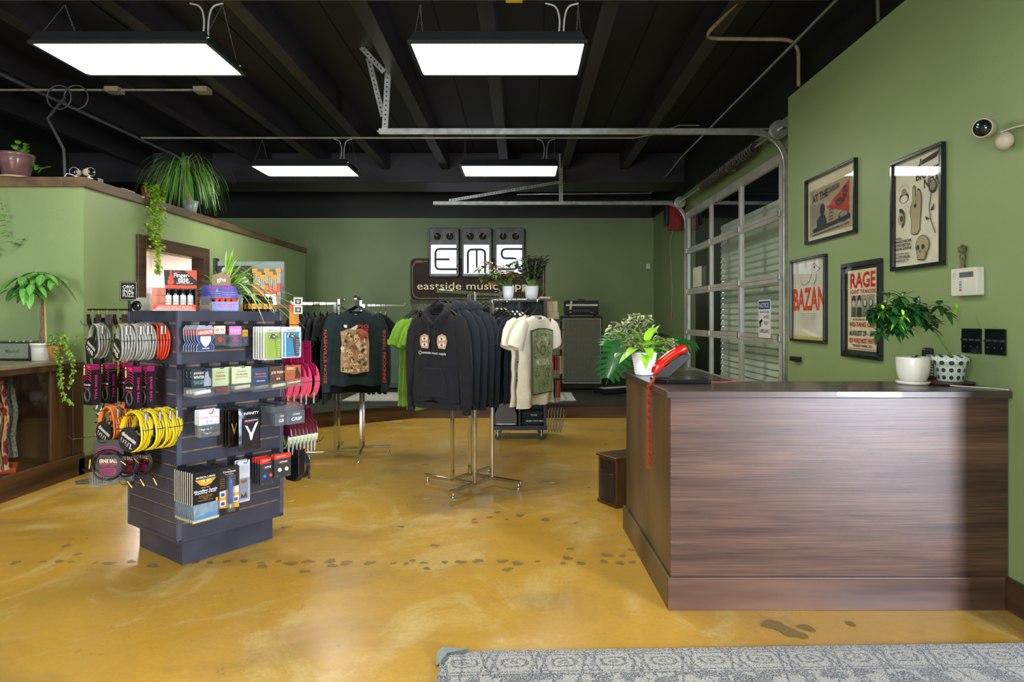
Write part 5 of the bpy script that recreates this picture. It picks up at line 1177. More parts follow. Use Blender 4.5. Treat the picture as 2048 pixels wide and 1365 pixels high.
# ---------------------------------------------------------------- things on top of the island
ZT = BZ1 + .001
def topspot(px, py_base, back=0):
    return None
d1 = thing('spray_display', 'black and red Finger-ease display card standing on the island corner', 'display box', IW(.055, .10, ZT), IA - .55)
q = MB().prism([(-.075, .0), (.085, .0), (.085, .235), (-.085, .235), (-.08, .15), (-.075, .12)], .07, .074)
q.ink('d8431f').prism([(.02, .235), (.085, .235), (.085, .175)], .0685, .07).prism([(-.078, .128), (.085, .128), (.085, .148), (-.079, .148)], .0685, .07)
gb = [(-.063, .153), (-.045, .150), (-.033, .158), (-.032, .172), (-.038, .182), (-.033, .193), (-.042, .2), (-.044, .235), (-.052, .235), (-.054, .2), (-.063, .193), (-.058, .182), (-.066, .172)]
q.prism(gb, .0675, .0685).ink('f0ece0').text('Finger-', .008, .202, .082, .032, .0672).text('ease.', .018, .176, .06, .026, .0672).text('Guitar String Lubricant', .022, .158, .085, .008, .0672).ink('d8431f').text('Tone.', -.018, .225, .035, .012, .0672)
q.build('header_card', plain('1f201f', .35), d1)
q = MB().box(-.13, .085, .0, .075, 0, .008).box(-.13, .085, -.003, .0, 0, .034).ink('d8431f').box(-.13, .085, -.004, -.003, .004, .034).ink('f4efe4').text('REDUCES FINGER SQUEAK - GUARDS STRINGS', -.02, .022, .17, .007, -.0045).text('SPEEDS PLAYING AND MAKES STRINGS LAST', -.02, .012, .19, .007, -.0045)
q.ink('1f201f').box(.083, .087, 0, .075, 0, .13).ink('d8431f').add([(.0875, .0, .005), (.0875, .075, .005), (.0875, .075, .13), (.0875, .03, .12)], [(0, 1, 2, 3)]); q.build('tray', plain('e8e4da', .4), d1)
can = None
for i in range(8):
    x, y = -.055 + .037 * (i % 4), .022 + .032 * (i // 4); M_ = Matrix.Rotation(IA - .55, 4, 'Z'); p = IW(.055, .10, ZT) + M_ @ Vector((x, y, .009)); z = IA - .55
    lab = 'small white spray can in the red tray, ' + ('front' if i < 4 else 'back') + ' row, ' + ('leftmost', 'second from left', 'third from left', 'rightmost')[i % 4]
    if can is None:
        can = thing('spray_can', lab, 'spray can', p, z, 'spray cans in the red tray')
        MB().lathe([(.014, 0), (.015, .002), (.015, .075), (.013, .08)], seg=20).ink('6a6f72').text('Finger', 0, .052, .026, .011, -.0155).text('ease', 0, .038, .022, .011, -.0155).ink('b8482c').text('lubricant', 0, .014, .024, .005, -.0155).build('can', plain('dcdccb', .3), can)
        MB().lathe([(.0145, .08), (.0145, .112), (.013, .115), (.001, .1155)], seg=20).build('cap', mat('gloss_black', '15161a'), can)
    else: copy_tree(can, p, z, label=lab)
# speaker-like crystal block, orange boxes in plastic
t = thing('clear_box', 'scratched clear plastic box with a dark disc at the left of the island top', 'box', IW(.06, .49, ZT), IA - pi / 2 + .5)
MB().prism([(-.085, 0), (.085, 0), (.075, .078), (-.05, .082), (-.075, .06)], -.035, .05).build('box', mat('frosted_plastic', 'aeb09a', '8b8d7a', rough=.25, scale=14, alpha=.75), t, bevel=.008)
MB().lathe([(.03, 0), (.03, .006), (.001, .007)], (-.045, -.036, .032), 20, axis='-y').build('disc', mat('gloss_black', '15161a'), t)
for i, (z, x) in enumerate(((.0, .0), (.045, -.01), (.09, .005))):
    t = thing('orange_box', 'orange carton in crinkled clear wrap, ' + ('bottom', 'middle', 'top')[i] + ' of the stack on the island top', 'box', IW(.075 + x * .3, .285, ZT + z), IA - pi / 2 + .45 + x, 'orange cartons in clear wrap')
    MB().box(-.062, .062, -.05, .05, 0, .043).build('carton', mat('orange_carton', 'cf5a2c', 'dd7a44', rough=.4, scale=20), t, bevel=.002)
    m = MB(); n_ = 14
    m.box(-.066, .066, -.054, .054, .0005, .0445); m.build('wrap', mat('crinkled_wrap', 'f2f4f4', rough=.1, alpha=.16, spec=1, bump=1.0, bscale=60), t)
# blue string display
d2 = thing('string_display', 'blue and purple string display box with a brown ghs crest on the island top', 'display box', IW(.30, .10, ZT), IA - .62)
q = MB().prism([(-.1, .115), (.1, .115), (.125, .02), (.105, .0), (-.115, .0), (-.118, .03)], .055, .06); q.M = None
q = MB().prism([(-.098, .155), (.075, .155), (.088, .12), (.098, .07), (-.105, .07), (-.115, .12)], .05, .054).ink('c9306c').text('FAST', -.04, .14, .06, .016, .0494).text('FRET', .035, .14, .06, .016, .0494).ink('c8cfe8')
for k in range(5): q.text('string cleaner and lubricant', -.04 + .08 * (k % 2), .12 - .007 * k, .075, .004, .0494)
q.text('THE ULTIMATE PLAYER CHOICE', -.01, .083, .12, .005, .0494)
q.build('printed_card', mat('violet_print', '3c3f8a', '6468b0', rough=.3, scale=9), d2)
MB().prism([(-.055, .15), (.05, .15), (.05, .2), (.04, .222), (.015, .226), (0, .24), (-.018, .228), (-.045, .222), (-.055, .205)], .056, .06).ink('f0ece2').text('ghs', -.002, .188, .05, .032, .0555).build('crest', mat('brown_card', '86704a', rough=.5), d2)
MB().box(-.04, .105, -.03, -.026, 0, .055).ink(mat('kraft_inside', 'a8985c', rough=.7)).box(-.1, -.04, .0, .05, .0, .002).box(-.044, -.04, -.03, .05, 0, .055).box(.101, .105, -.03, .05, 0, .075).ink('d84a4a').text('FAST', .01, .03, .04, .022, -.0305).text('FRET', .06, .03, .04, .022, -.0305).build('tray', mat('blue_print', '6c7cc4', '8a92cc', rough=.35, scale=8), d2)
for i in range(4):
    M_ = Matrix.Rotation(IA - .62, 4, 'Z'); p = IW(.30, .10, ZT) + M_ @ Vector((-.02 + .032 * i, -.005, .003)); 
    lab = 'orange capped tube standing in the blue tray, ' + ('leftmost', 'second from left', 'third from left', 'rightmost')[i]
    if i == 0:
        tb = thing('polish_tube', lab, 'tube', p, IA - .62, 'orange capped tubes in the blue tray'); MB().lathe([(.012, 0), (.012, .05)], seg=14).build('tube', plain('c9a06a', .3), tb); MB().lathe([(.013, .05), (.013, .075), (.001, .076)], seg=14).build('cap', plain('d8401c', .3), tb)
    else: copy_tree(tb, p, label=lab)
jar = thing('plastic_jar', 'clear rectangular plastic jar beside the blue tray', 'jar', IW(.20, .085, ZT), IA - .6)
MB().prism(rrect(-.028, .028, 0, .085, .006), -.025, .025).build('jar', CLEAR, jar, bevel=.006)
bt = None
for i in range(12):
    x, y = .475 + .037 * (i % 4), .03 + .04 * (i // 4); p = IW(x, y, ZT)
    lab = 'small amber dropper bottle with a black cap, ' + ('front', 'middle', 'back')[i // 4] + ' row, ' + ('leftmost', 'second from left', 'third from left', 'rightmost')[i % 4]
    if bt is None:
        bt = thing('dropper_bottle', lab, 'bottle', p, IA - .5, 'dropper bottles on the island top')
        MB().lathe([(.014, 0), (.0155, .003), (.0155, .055), (.012, .064), (.007, .068)], seg=18).build('bottle', mat('amber_glass', '3a2410', rough=.12), bt)
        MB().lathe([(.0159, .014), (.0159, .046)], seg=18, caps=False).ink('4a2a10').text('OIL', 0, .03, .012, .012, -.0165).build('label', plain('c9962a', .4), bt)
        MB().lathe([(.009, .067), (.0095, .084), (.007, .088), (.004, .089), (.0035, .094), (.001, .096)], seg=14).build('dropper_cap', mat('satin_black', '24231f'), bt)
    else: copy_tree(bt, p, label=lab)
    if i in (9, 11): 
        pass
nb = None
for i, (x, y) in enumerate(((.50, .16), (.57, .155))):
    lab = 'taller dropper bottle with a clear nozzle behind the amber bottles, the ' + ('left' if i == 0 else 'right') + ' one'
    if nb is None:
        nb = thing('spray_bottle', lab, 'bottle', IW(x, y, ZT), IA - .5, 'clear nozzle bottles'); MB().lathe([(.018, 0), (.019, .003), (.019, .07), (.013, .08)], seg=18).ink(plain('b8922c')).lathe([(.0193, .02), (.0193, .06)], seg=18, caps=False).build('bottle', mat('amber_glass', '3a2410'), nb)
        MB().lathe([(.02, .08), (.021, .10), (.012, .104)], seg=16).build('collar', mat('satin_black', '24231f'), nb); MB().lathe([(.01, .104), (.009, .13), (.003, .133)], seg=12).build('nozzle', CLEAR, nb)
    else: copy_tree(nb, IW(x, y, ZT), label=lab)
# spider plant
sp = thing('spider_plant', 'spider plant with long striped arching leaves on top of the island', 'potted plant', IW(.40, .26, ZT))
pot(sp, .05, .065, .09, mat('brown_clay', '6e4c32'))
m1, m2 = MB(), MB(); r = random.Random(21)
for k in range(135):
    side = r.random(); az = r.uniform(-.9, .9) if side < .62 else r.uniform(2.2, 4.1) if side < .85 else r.uniform(0, 6.28)
    el = r.uniform(.35, 1.45); L = r.uniform(.36, .62) * (1 if side < .62 else .6); d = Vector((math.cos(az) * math.cos(el), math.sin(az) * math.cos(el) * .6 - .1, math.sin(el)))
    (m1 if k % 3 else m2).leaf((r.uniform(-.02, .02), r.uniform(-.02, .02), .08), d, L, r.uniform(.013, .021), r.uniform(.45, .95) if el < .9 else r.uniform(.3, .75), 12, 'blade', .3)
m1.build('foliage', LSPI, sp); m2.build('green_leaves', LLIME, sp)
# ---------------------------------------------------------------- four way chrome clothing racks
def rack(label, c, e1, s, h_arm, arm_len, base_len):
    """pinwheel of four square posts; arms: list of (post index, direction, length, height)"""
    e1 = Vector((*e1, 0)).normalized(); e2 = Vector((-e1.y, e1.x, 0)); c = Vector((*c, 0))
    t = thing('clothing_rack', label, 'clothes rack', c)
    P = {'fl': -e1 * s / 2 - e2 * s / 2, 'fr': e1 * s / 2 - e2 * s / 2, 'br': e1 * s / 2 + e2 * s / 2, 'bl': -e1 * s / 2 + e2 * s / 2}
    z = .055
    for a, b, d in (('fl', 'fr', -e1), ('fr', 'br', -e2), ('br', 'bl', e1), ('bl', 'fl', e2)):
        # foot beam: passes from post b through post a and sticks out by base_len beyond a
        p0 = P[b]; p1 = P[a] + d * base_len; up = Vector((0, 0, z))
        fb_ = MB().bar(p0 + up, p1 + up, .026, .026).build('foot_beam', CHROME, t, bevel=.002)
        f = MB(); q = p1 - d * .03; f.lathe([(.018, .002), (.02, .008), (.012, .014), (.005, .018), (.005, .042)], (q.x, q.y, 0), 14); f.build('leveling_foot', CHROME, fb_)
    arms = []
    for key, d, L, h in (('fl', -e1, arm_len, h_arm[0]), ('fr', -e2, arm_len, h_arm[1]), ('br', e1, arm_len, h_arm[2]), ('bl', e2, arm_len, h_arm[3])):
        MB().bar(P[key] + Vector((0, 0, .045)), P[key] + Vector((0, 0, h + .01)), .026, .026, up=e1).build('post', CHROME, t, bevel=.002)
        a = MB(); a.bar(P[key] + Vector((0, 0, h)), P[key] + d * L + Vector((0, 0, h)), .022, .024).bar(P[key] + d * (L - .004) + Vector((0, 0, h)), P[key] + d * (L + .004) + Vector((0, 0, h + .028)), .02, .02)
        a.build('arm', CHROME, t, bevel=.002); arms.append((c + P[key], d, L, h))
    MB().cbox((0, 0, .3), (s * .7, .01, .01)).build('cross_brace', CHROME, t) if False else None
    return arms
HANG = mat('hanger_black', '141416', rough=.3); HANGC = mat('hanger_wire', '8c8e8c', rough=.3, metal=.8)
def hanger_mesh(drop=.115, w=.2):
    m = MB(); P = [(-.022, 0, -.014)] + [(.02 * math.cos(a), 0, .02 * math.sin(a) - .013) for a in (pi * .98, pi * .75, pi * .5, pi * .25, 0, -pi * .25)] + [(0, 0, -.045), (0, 0, -drop + .03)]
    m.tube(P, .0022, 6); m.tube([(0, 0, -drop + .035), (.03, 0, -drop + .015), (w * .8, 0, -drop - .06), (w, 0, -drop - .09)], [.006, .006, .006, .004], 6, flat=1.3).tube([(0, 0, -drop + .035), (-.03, 0, -drop + .015), (-w * .8, 0, -drop - .06), (-w, 0, -drop - .09)], [.006, .006, .006, .004], 6, flat=1.3)
    m.tube([(-w * .8, 0, -drop - .065), (w * .8, 0, -drop - .065)], .003, 5)
    return m
HP = {}
def hanger(p, rz, label, group, kind='black'):
    if kind not in HP: o = hanger_mesh().build('clothes_hanger', HANG if kind == 'black' else HANGC); HP[kind] = o
    else: o = HP[kind].copy(); COL.objects.link(o)
    o.location = p; o.rotation_euler = (0, 0, rz); return tag(o, label, 'hanger', group)
def cloth(hexc, h2=None, **k): return mat('fabric_' + hexc, hexc, h2, rough=.85, scale=18, sheen=.06, spec=.25, bump=.12, bscale=260, **k)
def garment(t, m, w=.25, L=.70, sleeve='short', thick=.045, hood=False, fold=.014, seed=0, tuck=1.0, cuff=True, sl=None):
    """t: parent; local origin = point where neck meets shoulders, front is -y. w = half width of body"""
    r = random.Random(seed); n = 56; rs = []; ph = [r.uniform(0, 6.28) for _ in range(4)]
    def hw(z):
        q = -z
        if q < .075: return .075 + (w * .93 - .075) * (q / .075) ** .62
        if q < .24: return w * .93 + (w * .97 - w * .93) * (q - .075) / .165
        return w * .97 + (w * 1.03 * tuck - w * .97) * min(1, (q - .24) / (L - .24))
    Z = [0, -.006, -.014, -.026, -.042, -.06, -.08, -.12, -.17, -.23] + [-.23 - (L - .23) * (k + 1) / 11 for k in range(11)]
    for z in Z:
        q = -z; W_ = hw(z); T = .03 + (thick - .03) * min(1, q / .2) if q > .03 else .028 + .002
        ring = []
        for k in range(n):
            a = 2 * pi * k / n; cx, sy = math.cos(a), math.sin(a)
            x = W_ * (abs(cx) ** .75) * (1 if cx > 0 else -1); f = min(1, max(0, (q - .15) / .45))
            y = T * (abs(sy) ** .8) * (1 if sy > 0 else -1)
            y += (fold * f * math.sin(x * 26 + ph[0] + q * 2) + fold * .6 * f * math.sin(x * 47 + ph[1] - q * 4)) + .004 * math.sin(q * 40 + x * 20 + ph[2]) * min(1, q * 6)
            zz = z + (.012 * math.cos(x / w * 1.3) if q > L - .02 else 0) - (0.03 * (1 - (x / .075) ** 2) if (q < .03 and sy < 0 and abs(x) < .075) else 0) * (1 - q / .03)
            ring.append((x, y, zz + (fold * .5 * math.sin(x * 26 + ph[3]) if q > L - .02 else 0)))
        rs.append(ring)
    b = MB().rings(rs, caps=False)
    ins = [[(x * .97, y * .8, z + .004) for x, y, z in rs[-1]], [(x * .6, y * .2, z + .12) for x, y, z in rs[-1]]]
    b.rings([rs[-1]] + ins, caps=False); b.build('body', m, t)
    # ribbed collar
    if not hood:
        c = MB(); c.tube([(.077 * math.cos(a * pi / 12), .03 * math.sin(a * pi / 12), -.003 - (.034 * max(0, -math.sin(a * pi / 12)))) for a in range(24)], .0065, 6, closed=True, flat=1.3); c.build('collar', m, t)
    else:
        c = MB()
        c.tube([(.0, -.045, -.105), (.05, -.055, -.075), (.095, -.045, -.03), (.105, .0, .012), (.06, .045, .035), (0, .06, .04), (-.06, .045, .035), (-.105, 0, .012), (-.095, -.045, -.03), (-.05, -.055, -.075)], [.022, .03, .034, .036, .04, .042, .04, .036, .034, .03], 12, closed=True, flat=.75)
        c.ell((0, .06, -.03), .1, .035, .075); c.build('hood', m, t)
        d = MB()
        for sx in (-1, 1): d.tube([(sx * .03, -.07, -.09), (sx * .026, -.075, -.2), (sx * .024, -thick - .015, -.29)], .003, 5)
        d.build('drawstring', mat('drawstring_black', '0e0e10', rough=.7), t)
        pk = MB(); pk.prism([(-.09, -L * .62), (.09, -L * .62), (.15, -L * .82), (.15, -L * .93), (-.15, -L * .93), (-.15, -L * .82)], -thick - fold - .008, -thick + .02); pk.build('pocket', m, t, bevel=.006)
        hb = MB(); Wb = w * .99; hb.rings([[(Wb * (abs(math.cos(a)) ** .75) * (1 if math.cos(a) > 0 else -1), (thick + .006) * math.sin(a), z) for a in [2 * pi * k / 32 for k in range(32)]] for z in (-L + .005, -L - .02, -L - .045)], caps=False); hb.build('waistband', m, t)
    # sleeves
    for sx in (-1, 1):
        if sleeve == 'short': C = [(.17, -.055, .052, .03), (.225, -.095, .075, .036), (.26, -.15, .088, .04), (.285, -.205, .09, .04), (.30, -.25, .088, .038)]
        else:
            LL = sl or (L - .03); C = [(.17, -.05, .05, .03), (.215, -.09, .066, .038), (.245, -.16, .072, .042), (.265, -.26, .066, .042), (.28, -.4, .058, .038), (.287, -LL * .78, .05, .034), (.29, -LL + .05, .045, .032), (.29, -LL + .045, .036, .03), (.29, -LL - .015, .036, .028)]
        k_ = w / .25; R2 = []
        for i, (x, z, rx, ry) in enumerate(C):
            a = C[max(i - 1, 0)]; bb = C[min(i + 1, len(C) - 1)]; d = Vector((bb[0] - a[0], 0, bb[1] - a[1])).normalized(); nx = Vector((-d.z, 0, d.x))
            ring = []
            for k in range(18):
                q = 2 * pi * k / 18; ys_ = min(1, thick / .035); wob = 1 + .1 * math.sin(3 * q + i * 1.1 + seed)
                v = Vector((x * k_, 0, z)) + nx * (rx * math.cos(q) * wob) + Vector((0, ys_ * (ry * math.sin(q) * wob + .005 * math.sin(i + seed)), 0)); ring.append((v.x * sx, v.y, v.z))
            R2.append(ring if sx > 0 else ring[::-1])
        s_ = MB().rings(R2, caps=False); s_.rings([R2[-1], [(p[0] * .995, p[1] * .3, p[2] + .04) for p in R2[-1]]], caps=False); s_.build('sleeve', m, t)
def place(arm, frac, drop=.125):
    p0, d, L, h = arm; p = p0 + d * (L * frac); ang = math.atan2(d.x, -d.y)
    return Vector((p.x, p.y, h - drop)), ang, Vector((p.x, p.y, h + .012))
# ---- centre rack
A = rack('chrome four way rack in the middle of the floor, hung with hoodies and tees', (-.42, 5.43), (.832, -.555), .235, (1.53, 1.60, 1.54, 1.61), .46, .30)
aL, aF, aR, aB = A
def seg_label(i, n, a, b): return ORD[i]
BKH = cloth('17171a', '121215'); NAVY = cloth('141b21', '10161b'); GRN = cloth('6f9a2c', '628a28'); CRM = cloth('d3cbb4', 'cbc2a8'); WHT = cloth('d9dad2'); BLKT = cloth('0f1012')
def hoodie_print(t, y):
    b = MB()
    for sx, k in ((-1, .8), (1, 1)):
        cx = sx * .075
        out = [(cx - .042, -.245), (cx - .036, -.215), (cx, -.2), (cx + .036, -.213), (cx + .046, -.25), (cx + .03, -.3), (cx - .028, -.295), (cx - .04, -.27)]
        b.ink('b08a68').prism(out, y - .0008, y)
        for dz in (-.233, -.273): b.ink('e4cdb8').prism([(cx + .026 * math.cos(a), dz + .013 * math.sin(a)) for a in [i * pi / 8 for i in range(16)]], y - .0016, y - .0008).ink('6c8c8a').prism([(cx + .011 * math.cos(a), dz + .011 * math.sin(a)) for a in [i * pi / 6 for i in range(12)]], y - .0022, y - .0016).ink('17181a').prism([(cx + .005 * math.cos(a), dz + .005 * math.sin(a)) for a in [i * pi / 6 for i in range(12)]], y - .0028, y - .0022)
    b.ink('c9ccc4').tube([(-.115 + .011 * math.cos(a), y - .001, -.328 + .011 * math.sin(a)) for a in [i * pi / 6 for i in range(12)]], .0018, 4, closed=True).text('eastside music supply', .008, -.33, .21, .02, y - .001, -.03)
    return b.build('chest_print', BKH, t)
pos, ang, hp = place(aF, .97); pos.z -= .03
t = thing('hoodie', 'black hoodie with two pairs of printed eyes facing the viewer on the centre rack', 'hoodie', pos, ang)
garment(t, BKH, .235, .68, 'long', .06, True, seed=1, sl=.74); q_ = hoodie_print(t, -.074); q_.location = (.015, 0, .06); q_.scale = (1.12, 1, 1.12)
hanger(hp, ang, 'black hanger holding the eye print hoodie', 'black hangers on the centre rack')
base_h = thing('hoodie', '', 'hoodie', pos, ang, 'plain dark hoodies on the centre rack'); garment(base_h, NAVY, .235, .68, 'long', .05, True, seed=4, sl=.74)
first = True
for i, fr in enumerate((.78, .58, .38, .18)):
    pos, ang, hp = place(aF, fr); lab = ('dark navy hoodie directly behind the eye print hoodie', 'dark navy hoodie third along the front arm of the centre rack', 'dark navy hoodie fourth along the front arm of the centre rack', 'dark navy hoodie nearest the post of the centre rack')[i]
    if first: base_h.location = pos; base_h.rotation_euler = (0, 0, ang); base_h['label'] = lab; first = False
    else: copy_tree(base_h, pos + Vector((0, 0, -.012 * (i % 2))), ang + R_.uniform(-.06, .06), label=lab)
    hanger(hp, ang, 'black hanger in a dark hoodie on the front arm, ' + ORD[i + 1].replace('front', 'viewer'), 'black hangers on the centre rack')
def tee(label, arm, frac, m, group=None, w=.25, L=.70, seed=0, lift=0, thick=None, hang='black'):
    thick = thick or (.019 if group else .035)
    pos, ang, hp = place(arm, frac); t = thing('t_shirt', label, 't-shirt', pos + Vector((0, 0, lift)), ang, group); garment(t, m, w, L, 'short', thick, seed=seed, fold=.014 if thick > .03 else .007)
    hanger(hp, ang, 'hanger of the ' + ' '.join(label.split()[:13]), 'hangers of t-shirts', hang); return t
def copy_tee(src, label, arm, frac, lift=0):
    pos, ang, hp = place(arm, frac); c = copy_tree(src, pos + Vector((0, 0, lift)), ang + R_.uniform(-.05, .05), label=label)
    hanger(hp, ang, 'hanger of the ' + ' '.join(label.split()[:13]), 'hangers of t-shirts'); return c
t = tee('cream tee with a green woodcut print, end of the right arm', aR, .97, CRM, L=.72, seed=3)
b = MB(); y = -.056; b.prism([(-.16, -.115), (-.05, -.098), (.05, -.098), (.16, -.115), (.145, -.62), (-.145, -.62)], y - .0008, y + .012)
b.ink('8f9a72').prism([(-.15, -.125), (-.05, -.108), (.05, -.108), (.15, -.125), (.136, -.61), (-.136, -.61)], y - .0014, y - .0008)
b.ink('4a5238'); r = random.Random(8)
for k in range(90):
    x, z = r.uniform(-.13, .13), r.uniform(-.59, -.13); a = r.uniform(0, 6.28); q = r.uniform(.012, .03)
    if -.40 < z < -.33: continue
    P = [(x + q * math.cos(a + i * .5), y - .0016, z + q * .8 * math.sin(a + i * .5)) for i in range(6)]; P = [p for p in P if abs(p[0]) < .133]
    if len(P) > 2: b.tube(P, .0022, 4)
b.ink('4a5238').prism([(.035 * math.cos(a * pi / 9), -.275 + .04 * math.sin(a * pi / 9)) for a in range(18)], y - .0028, y - .0014).ink('8f9a72').prism([(.026 * math.cos(a * pi / 9), -.275 + .03 * math.sin(a * pi / 9)) for a in range(18)], y - .0034, y - .0028)
b.ink('e4e2cc')
for k, ch in enumerate('EASTSIDE'): 
    a = 2.75 - k * .33; b.text(ch, .078 * math.cos(a), -.26 + .085 * math.sin(a), .02, .032, y - .0036, (a - pi / 2) * .6)
b.text('MU SUPL', 0, -.365, .2, .05, y - .0036); b.build('chest_print', plain('3c4430', .7), t)
MB().cbox((0, .022, -.03), (.02, .002, .03)).build('neck_label', plain('6a6a66'), t)
t2 = tee('cream tee directly behind the woodcut print tee', aR, .80, CRM, L=.72, seed=6)
b = MB(); r = random.Random(4)
for k in range(60): x, z = r.uniform(-.235, -.17), r.uniform(-.62, -.2); b.cbox((x, -.05, z), (r.uniform(.006, .025), .002, r.uniform(.004, .012)))
b.build('side_print', plain('26282a', .7), t2)
nt = tee('navy tee third along the right arm of the centre rack', aR, .66, NAVY, 'navy tees on the right arm', seed=7)
for i, fr in enumerate((.56, .46, .36, .26, .16)): copy_tee(nt, ('navy tee fourth along the right arm', 'navy tee fifth along the right arm', 'navy tee sixth along the right arm', 'navy tee seventh along the right arm', 'navy tee nearest the post of the right arm')[i], aR, fr, -.01 * (i % 2))
g = tee('bright green tee, outermost on the left arm of the centre rack', aL, .78, GRN, 'green tees on the left arm', L=.74, seed=9)
for i, fr in enumerate((.68, .58, .48, .38)): copy_tee(g, 'bright green tee on the left arm, ' + ('second', 'third', 'fourth', 'innermost')[i] + ' from its end', aL, fr, -.02 * (i % 2))
for i, fr in enumerate((.98, .94, .9, .86)):
    p, a, hp = place(aL, fr); hanger(hp, a, 'empty black hanger at the end of the left arm, ' + ORD[i].replace('front', 'left'), 'empty black hangers')
wt = tee('white tee on the rear arm of the centre rack, outermost', aB, .9, WHT, 'white tees on the rear arm', seed=12)
for i, fr in enumerate((.78, .66)): copy_tee(wt, 'white tee on the rear arm, ' + ('second', 'third')[i] + ' from its end', aB, fr)
g2 = tee('dark green tee on the rear arm between white tees and post', aB, .5, cloth('3f6b3a'), 'dark tees on the rear arm', seed=13)
b2 = tee('black tee on the rear arm beside the dark green one', aB, .34, BLKT, 'dark tees on the rear arm', seed=14)
# ---- left rack
A = rack('chrome four way rack behind the slatwall island, hung with dark shirts', (-1.76, 6.62), (.985, .13), .25, (1.54, 1.585, 1.53, 1.58), .42, .28)
aL, aF, aR, aB = A
TEAL = cloth('1e2c2d', '182425')
pos, ang, hp = place(aF, 1.0); pos.z -= .0
t = thing('long_sleeve_shirt', 'dark teal long sleeve shirt with a skeleton print and red sleeve lettering', 'shirt', pos, ang)
garment(t, TEAL, .235, .70, 'long', .045, seed=15, sl=.74)
hanger(hp, ang, 'thick black hanger holding the skeleton print shirt', 'hangers on the left rack')
b = MB(); y = -.060; r = random.Random(31)
edge = [(-.125 + r.uniform(-.006, .006), -.19), (-.12, -.3), (-.13, -.42), (-.128, -.56), (-.06, -.575), (0, -.585), (.06, -.57), (.13, -.56), (.128, -.42), (.13, -.3), (.12, -.2), (.06, -.16), (.0, -.175), (-.05, -.16)]
b.prism(edge, y - .001, y + .012); cols = ['c9a07a', '7c5240', 'd8c79a', '4a4238', 'a07a5c', 'b9a06a', '7d6a54', 'e0d2b0', '3a2a24']
for k in range(150):
    x, z = r.uniform(-.11, .11), r.uniform(-.56, -.2); a = r.uniform(0, 6.28); q = r.uniform(.007, .02)
    b.ink(cols[r.randrange(9)]).prism([(x + q * math.cos(a + i * 1.05) * r.uniform(.6, 1.2), z + q * math.sin(a + i * 1.05)) for i in range(6)], y - .0012 - .00002 * k, y - .001)
for (x, z, q) in ((.02, -.26, .026), (-.04, -.4, .024), (.05, -.42, .022), (.0, -.51, .022), (-.08, -.5, .02), (.08, -.53, .018)):
    b.ink('e2b98c').prism([(x + q * math.cos(a * pi / 8), z + q * 1.15 * math.sin(a * pi / 8)) for a in range(16)], y - .005, y - .004).ink('3a2018')
    for s in (-1, 1): b.prism([(x + s * q * .4 + q * .25 * math.cos(a * pi / 4), z + q * .1 + q * .3 * math.sin(a * pi / 4)) for a in range(8)], y - .0056, y - .005)
    b.prism([(x - q * .4, z - q * .6), (x + q * .4, z - q * .6), (x + q * .3, z - q * .8), (x - q * .3, z - q * .8)], y - .0056, y - .005)
b.ink('c9403a')
for k in range(3): b.text(('PIG', 'DESTROYER', 'TOUR')[k], .075, -.14 - .035 * k, .10, .03, y - .006)
for k in range(9): b.prism([(.03 + k * .011, -.22), (.036 + k * .011, -.22), (.033 + k * .011, -.25 - .01 * (k % 3))], y - .006, y - .005)
b.ink('d8d4c0').prism([(-.08 + .02 * math.cos(a), -.135 + .02 * math.sin(a)) for a in [pi * .8 + i * .35 for i in range(9)]] + [(-.07, -.128)], y - .004, y - .003).prism([(-.045, -.165), (.02, -.125), (.03, -.13), (.01, -.175)], y - .004, y - .003)
b.build('chest_print', plain('a88862', .7), t)
for sx, s in ((-1, 'NASHVILLE NOISE'), (1, 'GRINDCORE TERROR')):
    b = MB(); b.text(s, sx * .268, -.42, .5, .028, -.049, pi / 2 if sx > 0 else -pi / 2); b.build('sleeve_lettering', plain('b8383a', .6), t)
MB().cbox((0, .012, -.04), (.025, .002, .03)).build('neck_label', plain('d0d0c8'), t)
bs = tee('black tee hanging just behind the skeleton print shirt', aF, .82, BLKT, 'black tees behind the printed shirt', w=.265, L=.78, seed=16)
for i, fr in enumerate((.62, .44, .26)): copy_tee(bs, ('black tee second behind the skeleton print shirt', 'black tee third behind the skeleton print shirt', 'black tee fourth behind the skeleton print shirt')[i], aF, fr, -.01)
lt = tee('black tee at the outer end of the left arm behind the island', aL, .95, cloth('14191a'), 'dark tees on the left rack arm', w=.27, L=.84, seed=18)
for i, fr in enumerate((.84, .74, .64, .5, .36, .2)): copy_tee(lt, ('black tee second from the outer left end', 'black tee third from the outer left end', 'black tee fourth from the outer left end', 'black tee fifth from the outer left end', 'black tee sixth from the outer left end', 'black tee nearest the post of the left arm')[i], aL, fr, -.012 * (i % 2))
rt = tee('black tee nearest the post on the right arm of the left rack', aR, .18, BLKT, 'dark tees on the left rack right arm', w=.26, L=.78, seed=19)
for i, fr in enumerate((.3, .42, .54)): copy_tee(rt, ('black tee second from the post on the right arm', 'black tee third from the post on the right arm', 'black tee outermost on the right arm of the left rack')[i], aR, fr, .0)
bt2 = tee('black tee on the rear arm of the left rack', aB, .5, BLKT, None, seed=20)
